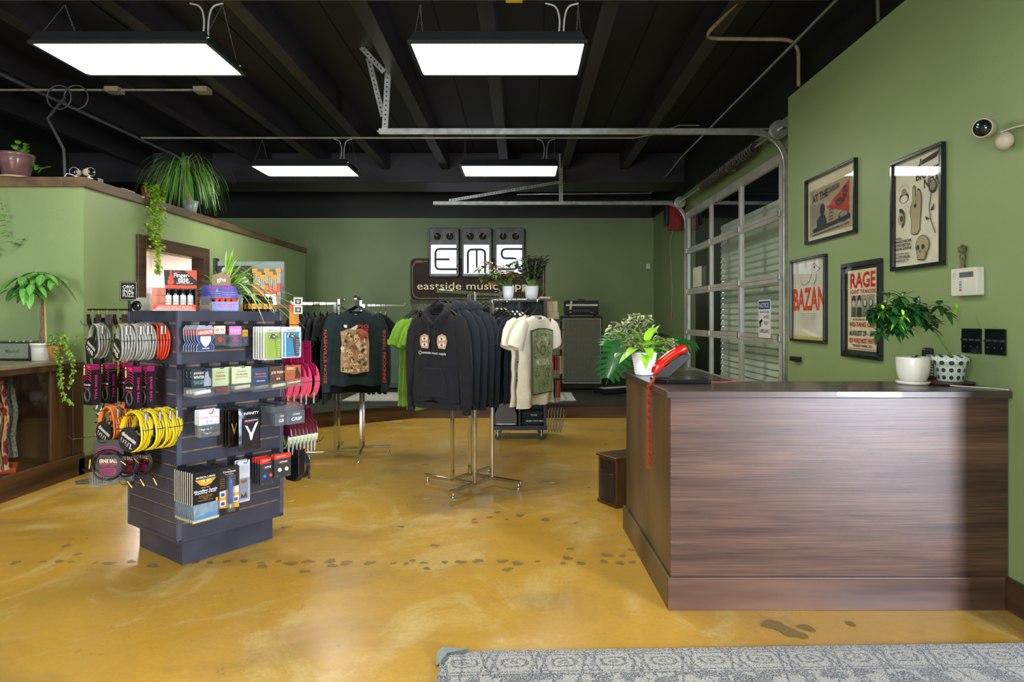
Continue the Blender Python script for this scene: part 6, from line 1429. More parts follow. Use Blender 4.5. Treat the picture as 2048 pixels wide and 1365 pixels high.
# ---------------------------------------------------------------- pedal shaped wall sign
YB = 12.9
def bx_(px, py): p = wp(px, py, 12.85); return p.x, p.z
sg = thing('wall_sign', 'brown rounded wall sign lettered eastside music, with three lit pedal boxes above it', 'sign', ((956 - 1045) * 12.85 / F0, 12.895, H0))
SC_ = 12.85 / F0
def SX(px): return (px - 956) * SC_
def SZ(py): return (636 - py) * SC_
BRN = mat('rusty_brown_board', '4b3425', '3a281c', rough=.6, scale=3)
TAN = mat('sign_tan', 'bba37a', rough=.5)
m = MB(); m.prism(rrect(SX(821), SX(1090), SZ(601), SZ(517), .1, 8), -.04, 0); m.build('board', BRN, sg, bevel=.004)
m = MB(); P = [(SX(844), -.046, SZ(523)), (SX(835), -.046, SZ(524))] + [(SX(832) + .0, -.046, SZ(528))]
P = [(SX(856), -.046, SZ(523.5)), (SX(838), -.046, SZ(523.5)), (SX(830), -.046, SZ(526)), (SX(825), -.046, SZ(533)), (SX(825), -.046, SZ(585)), (SX(828), -.046, SZ(593)), (SX(836), -.046, SZ(597)), (SX(1076), -.046, SZ(597)), (SX(1084), -.046, SZ(593)), (SX(1087), -.046, SZ(585)), (SX(1087), -.046, SZ(530))]
m.tube(P, .013, 8); m.cyl((SX(831), -.05, SZ(523.5)), (SX(845), -.05, SZ(523.5)), .027, 12); m.build('cable_outline', TAN, sg)
MB().text('eastside music supply', SX(955), SZ(574.5), 246 * SC_ * .98, 19 * SC_, -.05, bold=0).build('lettering', mat('sign_cream', 'd9cda0', rough=.5, emit=.25), sg)
STL = mat('brushed_dark_steel', '5d605e', '474a49', rough=.38, metal=.65, scale=6)
LIT = mat('lit_white_panel', 'e6e8ff', emit=.55)
kn = {0: (2.4, pi / 2), 1: (2.25, .8), 2: (pi / 2, .75)}
for i, (a, b_) in enumerate(((860, 919), (925, 984), (990, 1049))):
    bx = MB()
    bx.prism(rrect(SX(a), SX(b_), SZ(555), SZ(458), .05, 6), -.18, -.02); bx.build('pedal_box', STL, sg, bevel=.008)
    bx = MB().prism([(SX(a + 4), SZ(549)), (SX(b_ - 5), SZ(549)), (SX(b_ - 5), SZ(491.5)), (SX(a + 4), SZ(491.5))], -.186, -.18); bx.build('lit_panel', LIT, sg)
    c = (a + b_) / 2; y = -.2; L_ = MB()
    if i == 0: L_.tube(bend([(SX(b_ - 4), y, SZ(500)), (SX(a + 13), y, SZ(500)), (SX(a + 13), y, SZ(540)), (SX(b_ - 4), y, SZ(540))], .09, 6), .02, 6).tube([(SX(a + 13), y, SZ(520.5)), (SX(a + 41), y, SZ(520.5))], .02, 6)
    if i == 1: L_.tube(bend([(SX(a + 12), y, SZ(548)), (SX(a + 12), y, SZ(501)), (SX(b_ - 13), y, SZ(501)), (SX(b_ - 13), y, SZ(548))], .09, 6), .02, 6).tube([(SX(c), y, SZ(501)), (SX(c), y, SZ(537))], .017, 6)
    if i == 2: L_.tube(bend([(SX(b_ - 4), y, SZ(500)), (SX(a + 14), y, SZ(500)), (SX(a + 14), y, SZ(518.5)), (SX(b_ - 14), y, SZ(518.5)), (SX(b_ - 14), y, SZ(540)), (SX(a + 6), y, SZ(540))], .09, 6), .02, 6)
    L_.build('letter', mat('letter_dark_steel', '3f4348', rough=.4, metal=.3), sg)
    for j, sx in enumerate((-12.5, 12)):
        kr = MB().lathe([(.088, 0), (.09, .03), (.076, .032), (.074, .02)], (SX(c + sx), -.18, SZ(475)), 24, axis='-y').build('knob_ring', TAN, sg)
        an = kn[i][j]; q = MB().lathe([(.072, .018), (.07, .026), (.002, .028)], (SX(c + sx), -.18, SZ(475)), 20, axis='-y'); q.ink(mat('knob_tan', 'b09a6a')); cx, cz = SX(c + sx), SZ(475)
        q.bar((cx, -.215, cz), (cx + .075 * math.cos(an), -.215, cz + .075 * math.sin(an)), .02, .03, up=(0, 1, 0)); q.build('knob', plain('2c3234'), kr)
# ---------------------------------------------------------------- rolling black shelf unit
cu = thing('rolling_shelf', 'black rolling shelf unit on casters behind the cream tee, plants on top', 'shelf unit', (-.035, 7.4, 0))
BLM = mat('black_melamine', '1b1b1e', rough=.4)
X0, X1, ZB, ZT2 = -.305, .305, .12, 1.62
MB().box(X0, X1, 0, .5, ZT2 - .025, ZT2).build('top_panel', BLM, cu, bevel=.002)
MB().box(X0, X1 + .01, 0, .5, ZB, ZB + .05).build('bottom_panel', BLM, cu, bevel=.002)
MB().box(X1 - .03, X1, .002, .5, ZB + .05, ZT2 - .025).build('right_panel', BLM, cu)
MB().box(X0, X0 + .02, .002, .5, ZB + .05, ZT2 - .025).build('left_panel', BLM, cu)
MB().box(X0 + .02, X1 - .03, .46, .5, ZB + .05, ZT2 - .025).build('back_panel', BLM, cu)
MB().box(-.01, .01, .002, .46, ZB + .05, ZT2 - .025).build('divider', BLM, cu)
for z in (.52, .88, 1.24): MB().box(X0 + .02, X1 - .03, .002, .46, z, z + .02).build('shelf', BLM, cu)
MB().prism([(X0 + .02, ZB + .05), (-.02, ZB + .05), (-.02, .46), (-.06, .44), (-.09, .38), (-.1, .30), (-.2, .30), (-.24, .38), (-.25, .44), (X0 + .02, .46)], .02, .03)
MB().prism([(-.28, .18), (-.03, .18), (-.03, .3), (-.055, .36), (-.05, .42), (-.035, .46), (-.275, .46), (-.26, .42), (-.255, .36), (-.28, .3)], -.004, .012).build('front_panel', mat('grey_panel', '4b4742', rough=.4), cu, bevel=.002)
MB().bar((-.26, -.01, .19), (-.05, -.01, .19), .01, .012).build('rail', GALV, cu)
for x in (-.25, .25):
    for y in (.06, .44):
        m = MB().lathe([(.032, -.012), (.034, 0), (.032, .012)], (x, y, .034), 16, axis='-y'); m.ink(GALV).bar((x, y, .04), (x, y, .12), .03, .012); m.build('caster', BLKPL, cu)
fs_ = None
for i in range(4):
    z = .171 + .034 * i; lab = 'folded black shirt in the lower right cubby, ' + ('bottom', 'second', 'third', 'top')[i] + ' of the pile'
    m = MB(); n = 14; m.rings([[(.14 * (1 - .06 * abs(j)) * (abs(math.cos(a)) ** .5) * (1 if math.cos(a) > 0 else -1) + .005 * math.sin(3 * a + i), .17 * (1 - .05 * abs(j)) * (abs(math.sin(a)) ** .5) * (1 if math.sin(a) > 0 else -1), .017 + j * .0155) for a in [2 * pi * k / 24 for k in range(24)]] for j in (-1, -.5, 0, .5, 1)])
    if i in (1, 3): m.ink('c9cac6').text('ROCK ' if i == 3 else 'MUSIC CITY FEST', .02, .017, .07 if i == 3 else .2, .018, -.172)
    o = m.build('folded_shirt', cloth('20272b'), None); o.location = (.115 + .006 * math.sin(i * 2), 7.585, z); tag(o, lab, 'folded shirt', 'folded black shirts in the cubby')
# pegs with picks and packs on its right side (edge on)
r = random.Random(5)
def edge_packs(zt, hh, n, cols, lab, w=.09, x0=.285, dx=.026):
    t = None
    for i in range(n):
        c = cols[i % len(cols)]; l_ = lab + ', ' + ('nearest the shelf', 'second from the shelf', 'third from the shelf', 'fourth from the shelf', 'fifth from the shelf', 'sixth from the shelf', 'outermost')[min(i, 6)]
        o = MB().prism([(-w / 2, 0), (w / 2, 0), (w / 2 + .005, -hh), (-w / 2, -hh * 1.03)], -.006, .006).ink('d9d4cc').prism([(-w / 2, -hh * .8), (w / 2, -hh * .8), (w / 2, -hh), (-w / 2, -hh)], -.0075, .0075).build('hanging_pack', plain(c, .4))
        o.location = (x0 + dx * i, 7.43 + r.uniform(0, .02), zt); o.rotation_euler = (0, r.uniform(-.05, .05), pi / 2 - .25 + r.uniform(-.1, .1)); tag(o, l_, 'accessory pack', 'packs hanging off the side of the black shelf')
edge_packs(1.25, .21, 7, ['7a3a34', '8a4a6a', 'b8402a', 'c0452c', 'a83a2a', 'b8402a', '96302a'], 'red packet hanging edge on, top row')
edge_packs(.96, .20, 7, ['a8382a', 'b8a090', 'b8402a', '8a2c24', 'b03a2c', 'a8382a', 'c9c0b0'], 'red and white packet hanging edge on, middle row')
edge_packs(.68, .24, 6, ['b8402a', 'c9482c', '2c2a2a', '34302e', '403c38', 'b8402a'], 'red or black packet hanging edge on, third row', w=.1)
for z in (1.26, .97, .69, .36): o = tag(MB().tube([(.27, 7.44, z), (.285 + .2, 7.44, z), (.49, 7.44, z + .015)], .004, 6).build('display_hook', HKM), 'black prong off the right side of the rolling shelf at ' + {1.26: 'the top', .97: 'the second level', .69: 'the third level', .36: 'the bottom'}[z], 'hook', 'prongs on the rolling shelf')
for i in range(5):
    m = MB().tube([(0, 0, 0), (.012, 0, .03), (.03, 0, .035), (.042, 0, .0), (.035, 0, -.1), (.012, 0, -.22), (0, 0, -.25), (-.008, 0, -.2), (-.004, 0, -.05)], .005, 6, closed=True); o = m.build('guitar_capo', mat('satin_grey_metal', '7c807e', rough=.3, metal=.6)); o.location = (.30 + .034 * i, 7.43, .34); o.rotation_euler = (0, 0, .25)
    tag(o, 'grey metal loop hanging at the bottom prong, ' + ('nearest the shelf', 'second from the shelf', 'third from the shelf', 'fourth from the shelf', 'outermost')[i], 'metal loop', 'metal loops on the lowest prong')
for i, (x, z, w, h) in enumerate(((.285, 1.385, .14, .082), (.285, 1.468, .062, .125), (.35, 1.468, .062, .125))):
    t = thing('kraft_box', ('cream cardboard carton lying flat beside the rolling shelf', 'left of two upright cream cartons beside the rolling shelf', 'right of two upright cream cartons beside the rolling shelf')[i], 'box', (x, 7.62, z), 0, 'cream cartons'); MB().box(0, w, 0, .12, 0, h).build('carton', mat('cream_carton', 'cbb68e', 'bda67c', rough=.6), t, bevel=.002)
tag(MB().box(.275, .46, 7.55, 7.8, 1.36, 1.383).build('side_tray', BLM), 'black side tray carrying the cream cartons', 'tray')
tag(MB().box(.15, .32, 7.55, 7.75, 1.621, 1.645).build('flat_box', mat('cream_carton', 'cbb68e')), 'flat cream box under the right plant pot on the rolling shelf', 'box')
# two white pots on the unit
def shelfpot(label, x, z, r1, h, fol):
    t = thing('potted_plant', label, 'potted plant', (x, 7.6, z)); pot(t, r1 * .78, r1, h, mat('white_plastic_pot', 'e8eceb', rough=.3)); fol(t, h); return t
def f_croton(t, h):
    m1, m2, m3 = MB(), MB(), MB(); st = MB(); r = random.Random(41)
    for k in range(38):
        az = r.uniform(0, 6.28); R = r.uniform(.03, .27); e = Vector((R * math.cos(az) - .10, R * .5 * math.sin(az), h + r.uniform(.04, .28))); st.tube([(0, 0, h - .02), e * .5 + Vector((0, 0, h * .5)), e], .003, 4)
        mm = (m1, m2, m3)[k % 3]
        for q in range(5): a = r.uniform(0, 6.28); mm.leaf(e, (math.cos(a), -.3 + .6 * math.sin(a), r.uniform(-.1, .6)), r.uniform(.09, .14), .046, .5, 6, 'lance', .2)
    m1.build('foliage', mat('croton_green', '5d8a30', '8a9a34', rough=.35), t); m2.build('red_leaves', mat('croton_red', '9a4a2a', '7d8a34', rough=.35, scale=14), t); m3.build('dark_leaves', mat('croton_dark', '2c4a2e', '4d6a34', rough=.3), t); st.build('stems', STEM, t)
    m = MB()
    for q in range(16): m.leaf((-.1 + r.uniform(-.03, .03), -.03, h - .02 - q * .012), (r.uniform(-1, .5), -1, 0), .04, .02, .4, 4, 'oval')
    m.build('trailing_leaves', LVAR, t)
def f_zz(t, h):
    m1, m2 = MB(), MB(); st = MB(); r = random.Random(43)
    for k in range(26):
        az = r.uniform(-pi, pi); tip = Vector((.19 * math.cos(az) * r.uniform(.3, 1.1), .08 * math.sin(az), h + r.uniform(.2, .36))); b0 = Vector((.02 * math.cos(az), 0, h - .02)); st.tube([b0, b0.lerp(tip, .5) + Vector((0, 0, .03)), tip], .004, 5)
        for q in range(9):
            p = b0.lerp(tip, .25 + .083 * q) + Vector((0, 0, .02)); s = -1 if q % 2 else 1; m1.leaf(p, (s * .8, -.3, .5), .08, .042, .2, 4, 'oval', .2)
    for k in range(18):
        az = r.uniform(-.4, 1.0); m2.leaf((.02, 0, h), (math.cos(az), -.2 + .4 * math.sin(az), r.uniform(.2, .9)), r.uniform(.18, .28), .018, r.uniform(.7, 1.2), 8, 'blade', .2)
    m1.build('foliage', mat('zz_dark', '26332c', '3d4c3c', rough=.2, coat=.3), t); m2.build('striped_leaves', mat('lime_yellow_leaf', 'b4c84a', '86a834', rough=.4), t); st.build('stems', STEM, t)
shelfpot('bushy red and green plant in the smaller white pot on the rolling shelf', -.165, 1.622, .073, .145, f_croton)
shelfpot('dark glossy plant in the larger white pot on the rolling shelf', .105, 1.622, .088, .145, f_zz)
# ---------------------------------------------------------------- amplifier stack on the stage
ca = thing('speaker_cabinet', 'tall black speaker cabinet with a silver grille cloth on the stage', 'speaker cabinet', (.98, 10.75, .2))
MB().box(-.34, .34, 0, .4, .04, 1.23).build('cabinet', mat('black_tolex', '18191a', rough=.6, bump=.3, bscale=200), ca, bevel=.012)
def grille_mat():
    m = mat('silver_grille_cloth', '6f7362', '5d6052', rough=.8, scale=3); N = m.node_tree.nodes; L = m.node_tree.links; b = N['Principled BSDF']; ck = N.new('ShaderNodeTexBrick'); tc = N.new('ShaderNodeTexCoord'); mp = N.new('ShaderNodeMapping'); mp.inputs['Rotation'].default_value = (pi / 2, 0, 0)
    L.new(tc.outputs['Object'], mp.inputs[0]); L.new(mp.outputs[0], ck.inputs[0]); ck.offset = 0; ck.inputs['Scale'].default_value = 22; ck.inputs['Color1'].default_value = (*lin('737765'), 1); ck.inputs['Color2'].default_value = (*lin('686b5b'), 1); ck.inputs['Mortar'].default_value = (*lin('44473c'), 1); ck.inputs['Mortar Size'].default_value = .06; ck.inputs['Brick Width'].default_value = .4; ck.inputs['Row Height'].default_value = .4
    L.new(ck.outputs[0], b.inputs['Base Color']); return m
MB().box(-.305, .305, -.012, 0, .13, 1.17).build('grille', grille_mat(), ca)
m = MB()
for a, b_ in (((-.312, -.014, .12), (.312, -.014, .12)), ((-.312, -.014, 1.18), (.312, -.014, 1.18)), ((-.312, -.014, .12), (-.312, -.014, 1.18)), ((.312, -.014, .12), (.312, -.014, 1.18))): m.bar(a, b_, .012, .012)
m.build('piping', mat('grey_piping', 'a8a894'), ca)
for x in (-.27, .27):
    for y in (.06, .34): MB().lathe([(.022, -.012), (.024, 0), (.022, .012)], (x, y, .025), 14, axis='-y').ink(GALV).bar((x, y, .03), (x, y, .045), .03, .03).build('caster', BLKPL, ca)
hd = thing('amplifier_head', 'black amplifier head with white cross stripes on top of the tall cabinet', 'amplifier', (.985, 10.8, 1.431))
MB().box(-.28, .28, 0, .28, .02, .255).build('cabinet', mat('black_tolex', '18191a'), hd, bevel=.015)
m = MB().box(-.265, .265, -.004, 0, .165, .195).prism([(-.19, .245), (-.155, .245), (-.175, .1), (-.21, .1)], -.0045, -.0005); m.build('white_stripes', plain('c9ccc2', .5), hd)
m = MB().box(-.21, .21, -.006, .0, .035, .105); m.ink('b8baae')
m.text('SUPRO', .17, .06, .06, .014, -.0065).text('LR', -.185, .06, .04, .03, -.0065).build('control_panel', plain('17181a', .3), hd)
for k in range(8): MB().lathe([(.009, 0), (.008, .012), (.001, .013)], (-.13 + k * .036, -.006, .085), 10, axis='-y').build('knob', plain('9a9c92', .3, metal=.4), hd)
MB().tube([(-.06, .14, .25), (-.05, .14, .275), (.05, .14, .275), (.06, .14, .25)], .009, 6).build('handle', BLKPL, hd)
for x in (-.22, .22): MB().cbox((x, .04, .01), (.04, .04, .02)).build('rubber_foot', BLKPL, hd)
c2 = thing('speaker_cabinet', 'grey teal speaker cabinet on the stage between the two clothing racks', 'speaker cabinet', (-2.05, 10.9, .2))
MB().box(-.36, .22, 0, .35, .02, .95).build('cabinet', mat('grey_teal_tolex', '46564e', '3c4a44', rough=.6), c2, bevel=.015); MB().box(-.32, .18, -.01, .0, .1, .88).build('grille', mat('teal_grille', '56685e', rough=.9), c2)
for x in (-.3, .16): MB().cbox((x, .06, .01), (.05, .05, .02)).build('rubber_foot', BLKPL, c2)
st_rug = tag(MB().box(-2.6, .77, 9.35, 10.35, .2005, .212).ink(mat('rug_grey_line', '8a8a84', rough=.95)).box(-2.5, .67, 9.45, 9.47, .2122, .213).box(-2.5, .67, 10.23, 10.25, .2122, .213).box(.63, .65, 9.45, 10.25, .2122, .213).build('stage_rug', mat('pale_rug', 'c4c4bc', 'a4a59c', rough=.95, scale=26, detail=8)), 'pale grey patterned rug lying on the stage', 'rug')
kb = thing('keyboard', 'black keyboard with pale keys lying on the stage behind the counter corner', 'keyboard', (1.62, 10.3, .2), .5)
MB().prism([(-.4, 0), (.4, 0), (.4, .09), (-.4, .09)], 0, .3).build('case', BLKPL, kb, bevel=.01); MB().box(-.37, .37, .01, .15, .091, .1).build('keys', plain('cfd0c6', .3), kb)
# monstera behind the counter
mo = thing('monstera', 'monstera with big split leaves drooping behind the left end of the counter', 'potted plant', (1.5, 7.9, 0))
pot(mo, .14, .18, .32, mat('dark_planter', '2c2a26', rough=.5)); st = MB(); lf = MB()
def monstera_leaf(mb, base, d, nrm, L, w, nl=8):
    base = Vector(base); d = Vector(d).normalized(); n = Vector(nrm).normalized(); s = d.cross(n).normalized()
    mb.tube([base + n * .002, base + d * L + n * .002 - Vector((0, 0, .04))], .004, 5)
    for sgn in (-1, 1):
        for i in range(nl):
            t = (i + .3) / nl; hw = w / 2 * (math.sin(pi * (t * .8 + .17)) ** .6)
            p = base + d * (L * (t * .92 - .04)); v = (s * sgn * 1.0 + d * (-.35 + 1.15 * t)).normalized()
            wl = L / nl * (1.22 if i < nl - 1 else 1.4)
            # lobe: blade that starts wide at the midrib and ends blunt
            seg = 5; vs = []; uv = []; fs = []
            for k in range(seg + 1):
                q = k / seg; c = p + v * (hw * q) - n * (.10 * hw * q * q) - Vector((0, 0, 1)) * (.18 * hw * q * q); ww = wl * (1.05 if q < .3 else .86 - .25 * q) * (1 if k < seg else .4) / 2
                vs += [c - d * ww, c + d * ww]; uv += [(.25, q), (.75, q)]
                if k: a = 2 * (k - 1); fs.append((a, a + 1, a + 3, a + 2))
            mb.add(vs, fs, True, uv)
for (bx, by, bz, d, n, L, w) in ((-.27, -.05, 1.22, (-.75, -.25, -.45), (-.1, -.75, .65), .36, .40), (-.35, -.2, 1.10, (-.35, -.3, -.85), (-.25, -.92, .3), .50, .44), (.15, .1, 1.0, (-.3, -.5, -.55), (.1, -.9, .4), .36, .36), (.35, .1, 1.15, (.8, .0, -.2), (0, -.5, .9), .34, .36), (.2, .3, 1.2, (.3, .8, -.2), (0, .3, .9), .32, .34)):
    b0 = Vector((bx, by, bz)); st.tube([(0, 0, .3), (bx * .2, by * .2, .7), (bx * .7, by * .7, bz * .93), b0], .007, 6); monstera_leaf(lf, b0, d, n, L, w)
lf.build('foliage', mat('monstera_green', '1f6a28', '2f8238', rough=.25, scale=6, coat=.3), mo); st.build('stems', STEM, mo)

# ---------------------------------------------------------------- strap rack left of the island
sr = thing('strap_rack', 'black floor rack of hanging guitar straps behind the left side of the island', 'display stand', (-3.38, 5.6, 0))
MB().tube([(0, 0, .05), (0, 0, 1.52)], .016, 10).build('pole', BLKPL, sr)
for a in (.2, 2.2, 3.6, 5.2): MB().bar((0, 0, .06), (.42 * math.cos(a), .3 * math.sin(a), .012), .03, .02).build('leg', BLKPL, sr)
for z, x0, x1 in ((1.47, -.33, .33), (.83, -.28, .1)): MB().tube([(x0, -.05, z), (x1, -.05, z)], .008, 6).build('rail', BLKPL, sr)
sgn = MB(); sgn.prism(rrect(-.075, .075, 0, .165, .003), -.008, 0); sgn.ink('dfe2d2')
for a, b_ in (((-.068, .157), (.068, .157)), ((-.068, .008), (.068, .008))): sgn.box(a[0], b_[0], -.009, -.008, a[1] - .001, a[1] + .001)
for x in (-.068, .068): sgn.box(x - .001, x + .001, -.009, -.008, .008, .157)
sgn.text('ORIG', .0, .118, .095, .03, -.009).text('INAL', 0, .083, .095, .03, -.009).text('FUZZ', 0, .048, .095, .03, -.009)
sgn.M = None; ss = thing('brand_sign', 'small black square sign with white lettering above the strap rack', 'sign', (-3.36, 5.55, 1.545)); sgn.build('plate', plain('23261f', .3), ss); MB().tube([(0, 0, -.03), (0, 0, .0)], .01, 8).build('stem', BLKPL, ss)
pats = [('strap_black', '17181a', '22241f', 8), ('strap_green', '2c3a24', '17200f', 30), ('strap_gold', '2a2620', 'b09a34', 16), ('strap_red', '8a2a22', 'd8b48a', 26), ('strap_kilim', 'b05a3c', '20201e', 34), ('strap_teal', '2f4a48', 'c9c0a0', 30)]
SP = []
for n_, a, b_, s_ in pats: SP.append(mat(n_, a, b_, rough=.8, scale=s_, lo=.46, hi=.54, detail=1, stretch=(1, 1, .7)))
def strap(t, m, L=.62, w=.05):
    q = MB(); n = 12; P = []
    for s in (0, 1):
        vs = []
        for i in range(n + 1):
            z = -.03 - L * i / n; y = -.02 + .04 * s + .012 * math.sin(i * .9 + s); vs += [(-w / 2, y, z), (w / 2, y, z), (w / 2, y + .003, z), (-w / 2, y + .003, z)]
        q.add(vs, [(4 * i + a, 4 * i + (a + 1) % 4, 4 * i + 4 + (a + 1) % 4, 4 * i + 4 + a) for i in range(n) for a in range(4)])
    q.build('webbing', m, t); MB().prism([(-w * .5, -.0), (w * .5, 0), (w * .5, -.06), (w * .2, -.1), (-w * .2, -.1), (-w * .5, -.06)], -.026, -.022).build('leather_end', plain('2a1d14', .5), t)
    MB().tube([(-.012, 0, .0), (-.014, 0, .03), (0, 0, .05), (.014, 0, .035), (.01, 0, .02)], .003, 5).build('hook', mat('hook_brass', 'a8a060', rough=.3, metal=.7), t)
for i in range(9):
    x = -.30 + .074 * i; lab = 'guitar strap on the upper rail, ' + ('leftmost, black', 'second, black', 'third, dark green', 'fourth, black and gold', 'fifth, black and gold', 'sixth, red patterned', 'seventh, kilim patterned', 'eighth, teal patterned', 'rightmost, kilim patterned')[i]
    m_ = SP[(0, 0, 1, 2, 2, 3, 4, 5, 4)[i]]; t = thing('guitar_strap', lab, 'guitar strap', (-3.38 + x, 5.55, 1.43), .5 * ((i % 3) - 1), 'guitar straps on the upper rail'); strap(t, m_, .72 if i < 3 else .6)
for i in range(4):
    t = thing('guitar_strap', 'patterned guitar strap on the lower rail, ' + ('leftmost, teal', 'second, red', 'third, kilim', 'rightmost, red')[i], 'guitar strap', (-3.6 + .1 * i, 5.55, .79), .4 * (i % 2), 'guitar straps on the lower rail'); strap(t, SP[(5, 3, 4, 3)[i]], .36)
# ---------------------------------------------------------------- fixture with drumsticks behind the island
fx = thing('accessory_stand', 'wooden stand with a grey panel of drumsticks behind the spider plant', 'display stand', (-2.55, 6.05, 0))
WD = mat('plain_brown_wood', '7a5426', '54371a', rough=.5, scale=3, stretch=(1, 1, .3))
MB().box(-.46, .40, 0, .35, 1.49, 1.52).build('shelf', WD, fx); MB().box(.375, .40, 0, .35, 0, 1.38).build('side_panel', WD, fx); MB().box(-.35, -.325, 0, .35, 0, 1.38).build('side_panel', WD, fx); MB().box(-.325, .375, .33, .35, 0, 1.38).build('back_panel', WD, fx)
MB().box(-.43, .22, .3, .33, 1.52, 1.95).build('slat_panel', mat('grey_slat', '7d8a84', rough=.5), fx); MB().box(-.455, -.43, .26, .34, 1.52, 1.98).build('edge_post', plain('2a2e30'), fx)
t = thing('drumhead_box', 'black square drumhead box with a pale circle behind the brown crest', 'box', (-2.78, 6.24, 1.70)); q = MB().box(-.15, .17, 0, .03, 0, .20).ink('b9c0ae').prism([(-.08 + .03 * math.cos(a * pi / 8), .15 + .035 * math.sin(a * pi / 8)) for a in range(16)], -.001, 0).prism([(.07 + .09 * math.cos(a * pi / 12), .02 + .09 * math.sin(a * pi / 12)) for a in range(13)], -.001, 0).text('REMO', .0, .15, .05, .03, -.001); q.build('box', plain('26231f', .4), t)
k0 = None
for i in range(7):
    x = -2.56 + .038 * i; lab = 'pair of drumsticks in an orange header on the grey panel, ' + ('leftmost', 'second from left', 'third from left', 'fourth from left', 'fifth from left', 'sixth from left', 'rightmost')[i]
    if k0 is None:
        k0 = thing('drumstick_pair', lab, 'drumsticks', (x, 6.22, 1.85), 0, 'drumstick pairs on the grey panel'); MB().prism(rrect(-.024, .024, -.02, .02, .004, 2), -.01, .012).build('header', plain('df8e22', .4), k0)
        q = MB()
        for s in (-1, 1): q.tube([(s * .009, 0, -.02), (s * .009, 0, -.36)], .006, 8)
        q.ink('c8553a').box(-.018, .018, -.008, .008, -.2, -.12).build('sticks', plain('c8b79a', .4), k0)
    else: copy_tree(k0, (x, 6.22, 1.85 - .03 * (i % 3)), label=lab)
for i, (z, c) in enumerate(((1.41, 'd9c9b4'),)):
    t = thing('price_card', 'white printed card standing on the wooden stand behind the bottles', 'card', (-2.34, 6.06, 1.521)); MB().prism([(-.05, 0), (.05, 0), (.04, .1), (-.06, .1)], 0, .003).ink('6a6a68').text('STRINGS', 0, .07, .05, .012, -.001).text('2 for 10', 0, .04, .05, .01, -.001).build('card', plain('d4d6d0'), t)
for i, (z, w) in enumerate(((1.437, 0), (1.515, 1))):
    t = thing('sticker_frame', 'white square card with a dark ' + ('emblem, lower of two at the stand' if i == 0 else 'drawing, upper of two at the stand'), 'card', (-2.06, 5.98, z), 0, 'white square cards at the wooden stand')
    MB().box(-.045, .035, 0, .004, 0, .072).ink('343a30').box(-.032, .022, -.001, 0, .012, .06).ink('a8b098').prism([(-.005 + .015 * math.cos(a), .036 + .015 * math.sin(a)) for a in [k * pi / 5 for k in range(10)]], -.002, -.001).build('card', plain('dcdccc'), t)
for i in range(3):
    t = thing('orange_pack', 'orange hanging packet at the right side of the wooden stand, ' + ('front', 'middle', 'back')[i], 'accessory pack', (-2.12 - .0 * i, 6.0 + .04 * i, 1.52), .7, 'orange packets at the wooden stand'); MB().box(-.03, .03, 0, .008, -.22, 0).ink('d9583c').box(-.03, .03, -.001, 0, -.06, 0).build('packet', plain('d98a20', .4), t)
# ---------------------------------------------------------------- display case at the left
dc = thing('display_case', 'dark wood display case with a glass front along the left wall', 'display case', (-4.3, 4.8, 0))
def L_(m): m.M = Matrix.Translation((4.3, -4.8, 0)); return m
CSW = mat('case_wood', '5c3f22', '26160a', rough=.4, scale=4, stretch=(2, 2, .25), bump=.12, lo=.32, hi=.7)
L_(MB()).box(-4.75, -3.93, 3.5, 5.83, 1.0, 1.03).build('top_board', mat('case_top', '8a8468', '6a6048', rough=.35, scale=4), dc, bevel=.004)
L_(MB()).box(-3.955, -3.925, 3.5, 5.83, .955, .999).build('top_edge', CSW, dc)
L_(MB()).box(-3.975, -3.945, 5.44, 5.56, .19, .955).build('front_post', CSW, dc, bevel=.003); L_(MB()).box(-3.97, -3.95, 5.565, 5.70, .19, .955).build('front_post', CSW, dc, bevel=.003); L_(MB()).box(-3.975, -3.945, 5.705, 5.83, .19, .955).build('front_post', CSW, dc, bevel=.003)
L_(MB()).box(-3.96, -3.925, 3.5, 5.83, 0, .19).build('base_board', mat('case_base_wood', '5a3d22', '2c1a0c', rough=.42, scale=3, stretch=(2, .2, 3), bump=.15, lo=.3, hi=.7), dc, bevel=.004)
L_(MB()).box(-4.75, -4.72, 3.5, 5.83, 0, .999).build('back_panel', mat('case_back', '2b2017', rough=.6), dc); L_(MB()).box(-4.72, -3.96, 5.8, 5.83, 0, .999).build('end_panel', CSW, dc)
L_(MB()).box(-4.72, -3.97, 3.5, 5.8, .12, .15).build('floor_panel', mat('case_floor', '4a3420', rough=.5), dc)
L_(MB()).box(-4.72, -4.1, 3.5, 5.44, .565, .573).build('glass_shelf', glassy('thin_glass'), dc)
L_(MB()).add([(-3.962, 3.5, .19), (-3.962, 5.44, .19), (-3.962, 5.44, .955), (-3.962, 3.5, .955)], [(0, 1, 2, 3)]).build('front_glass', glassy('thin_glass'), dc)
for i, y in enumerate((4.93, 5.0, 5.08, 5.17)):
    t = thing('guitar_strap', 'patterned guitar strap hanging inside the glass case, ' + ('leftmost', 'second from left', 'third from left', 'rightmost and grey')[i], 'guitar strap', (-4.06, y, .94), pi / 2, 'guitar straps inside the glass case'); strap(t, (SP[4], SP[3], SP[3], mat('strap_silver', '8a9088', '4a504a', rough=.6, scale=60))[i], (.78, .7, .7, .62)[i], .045)
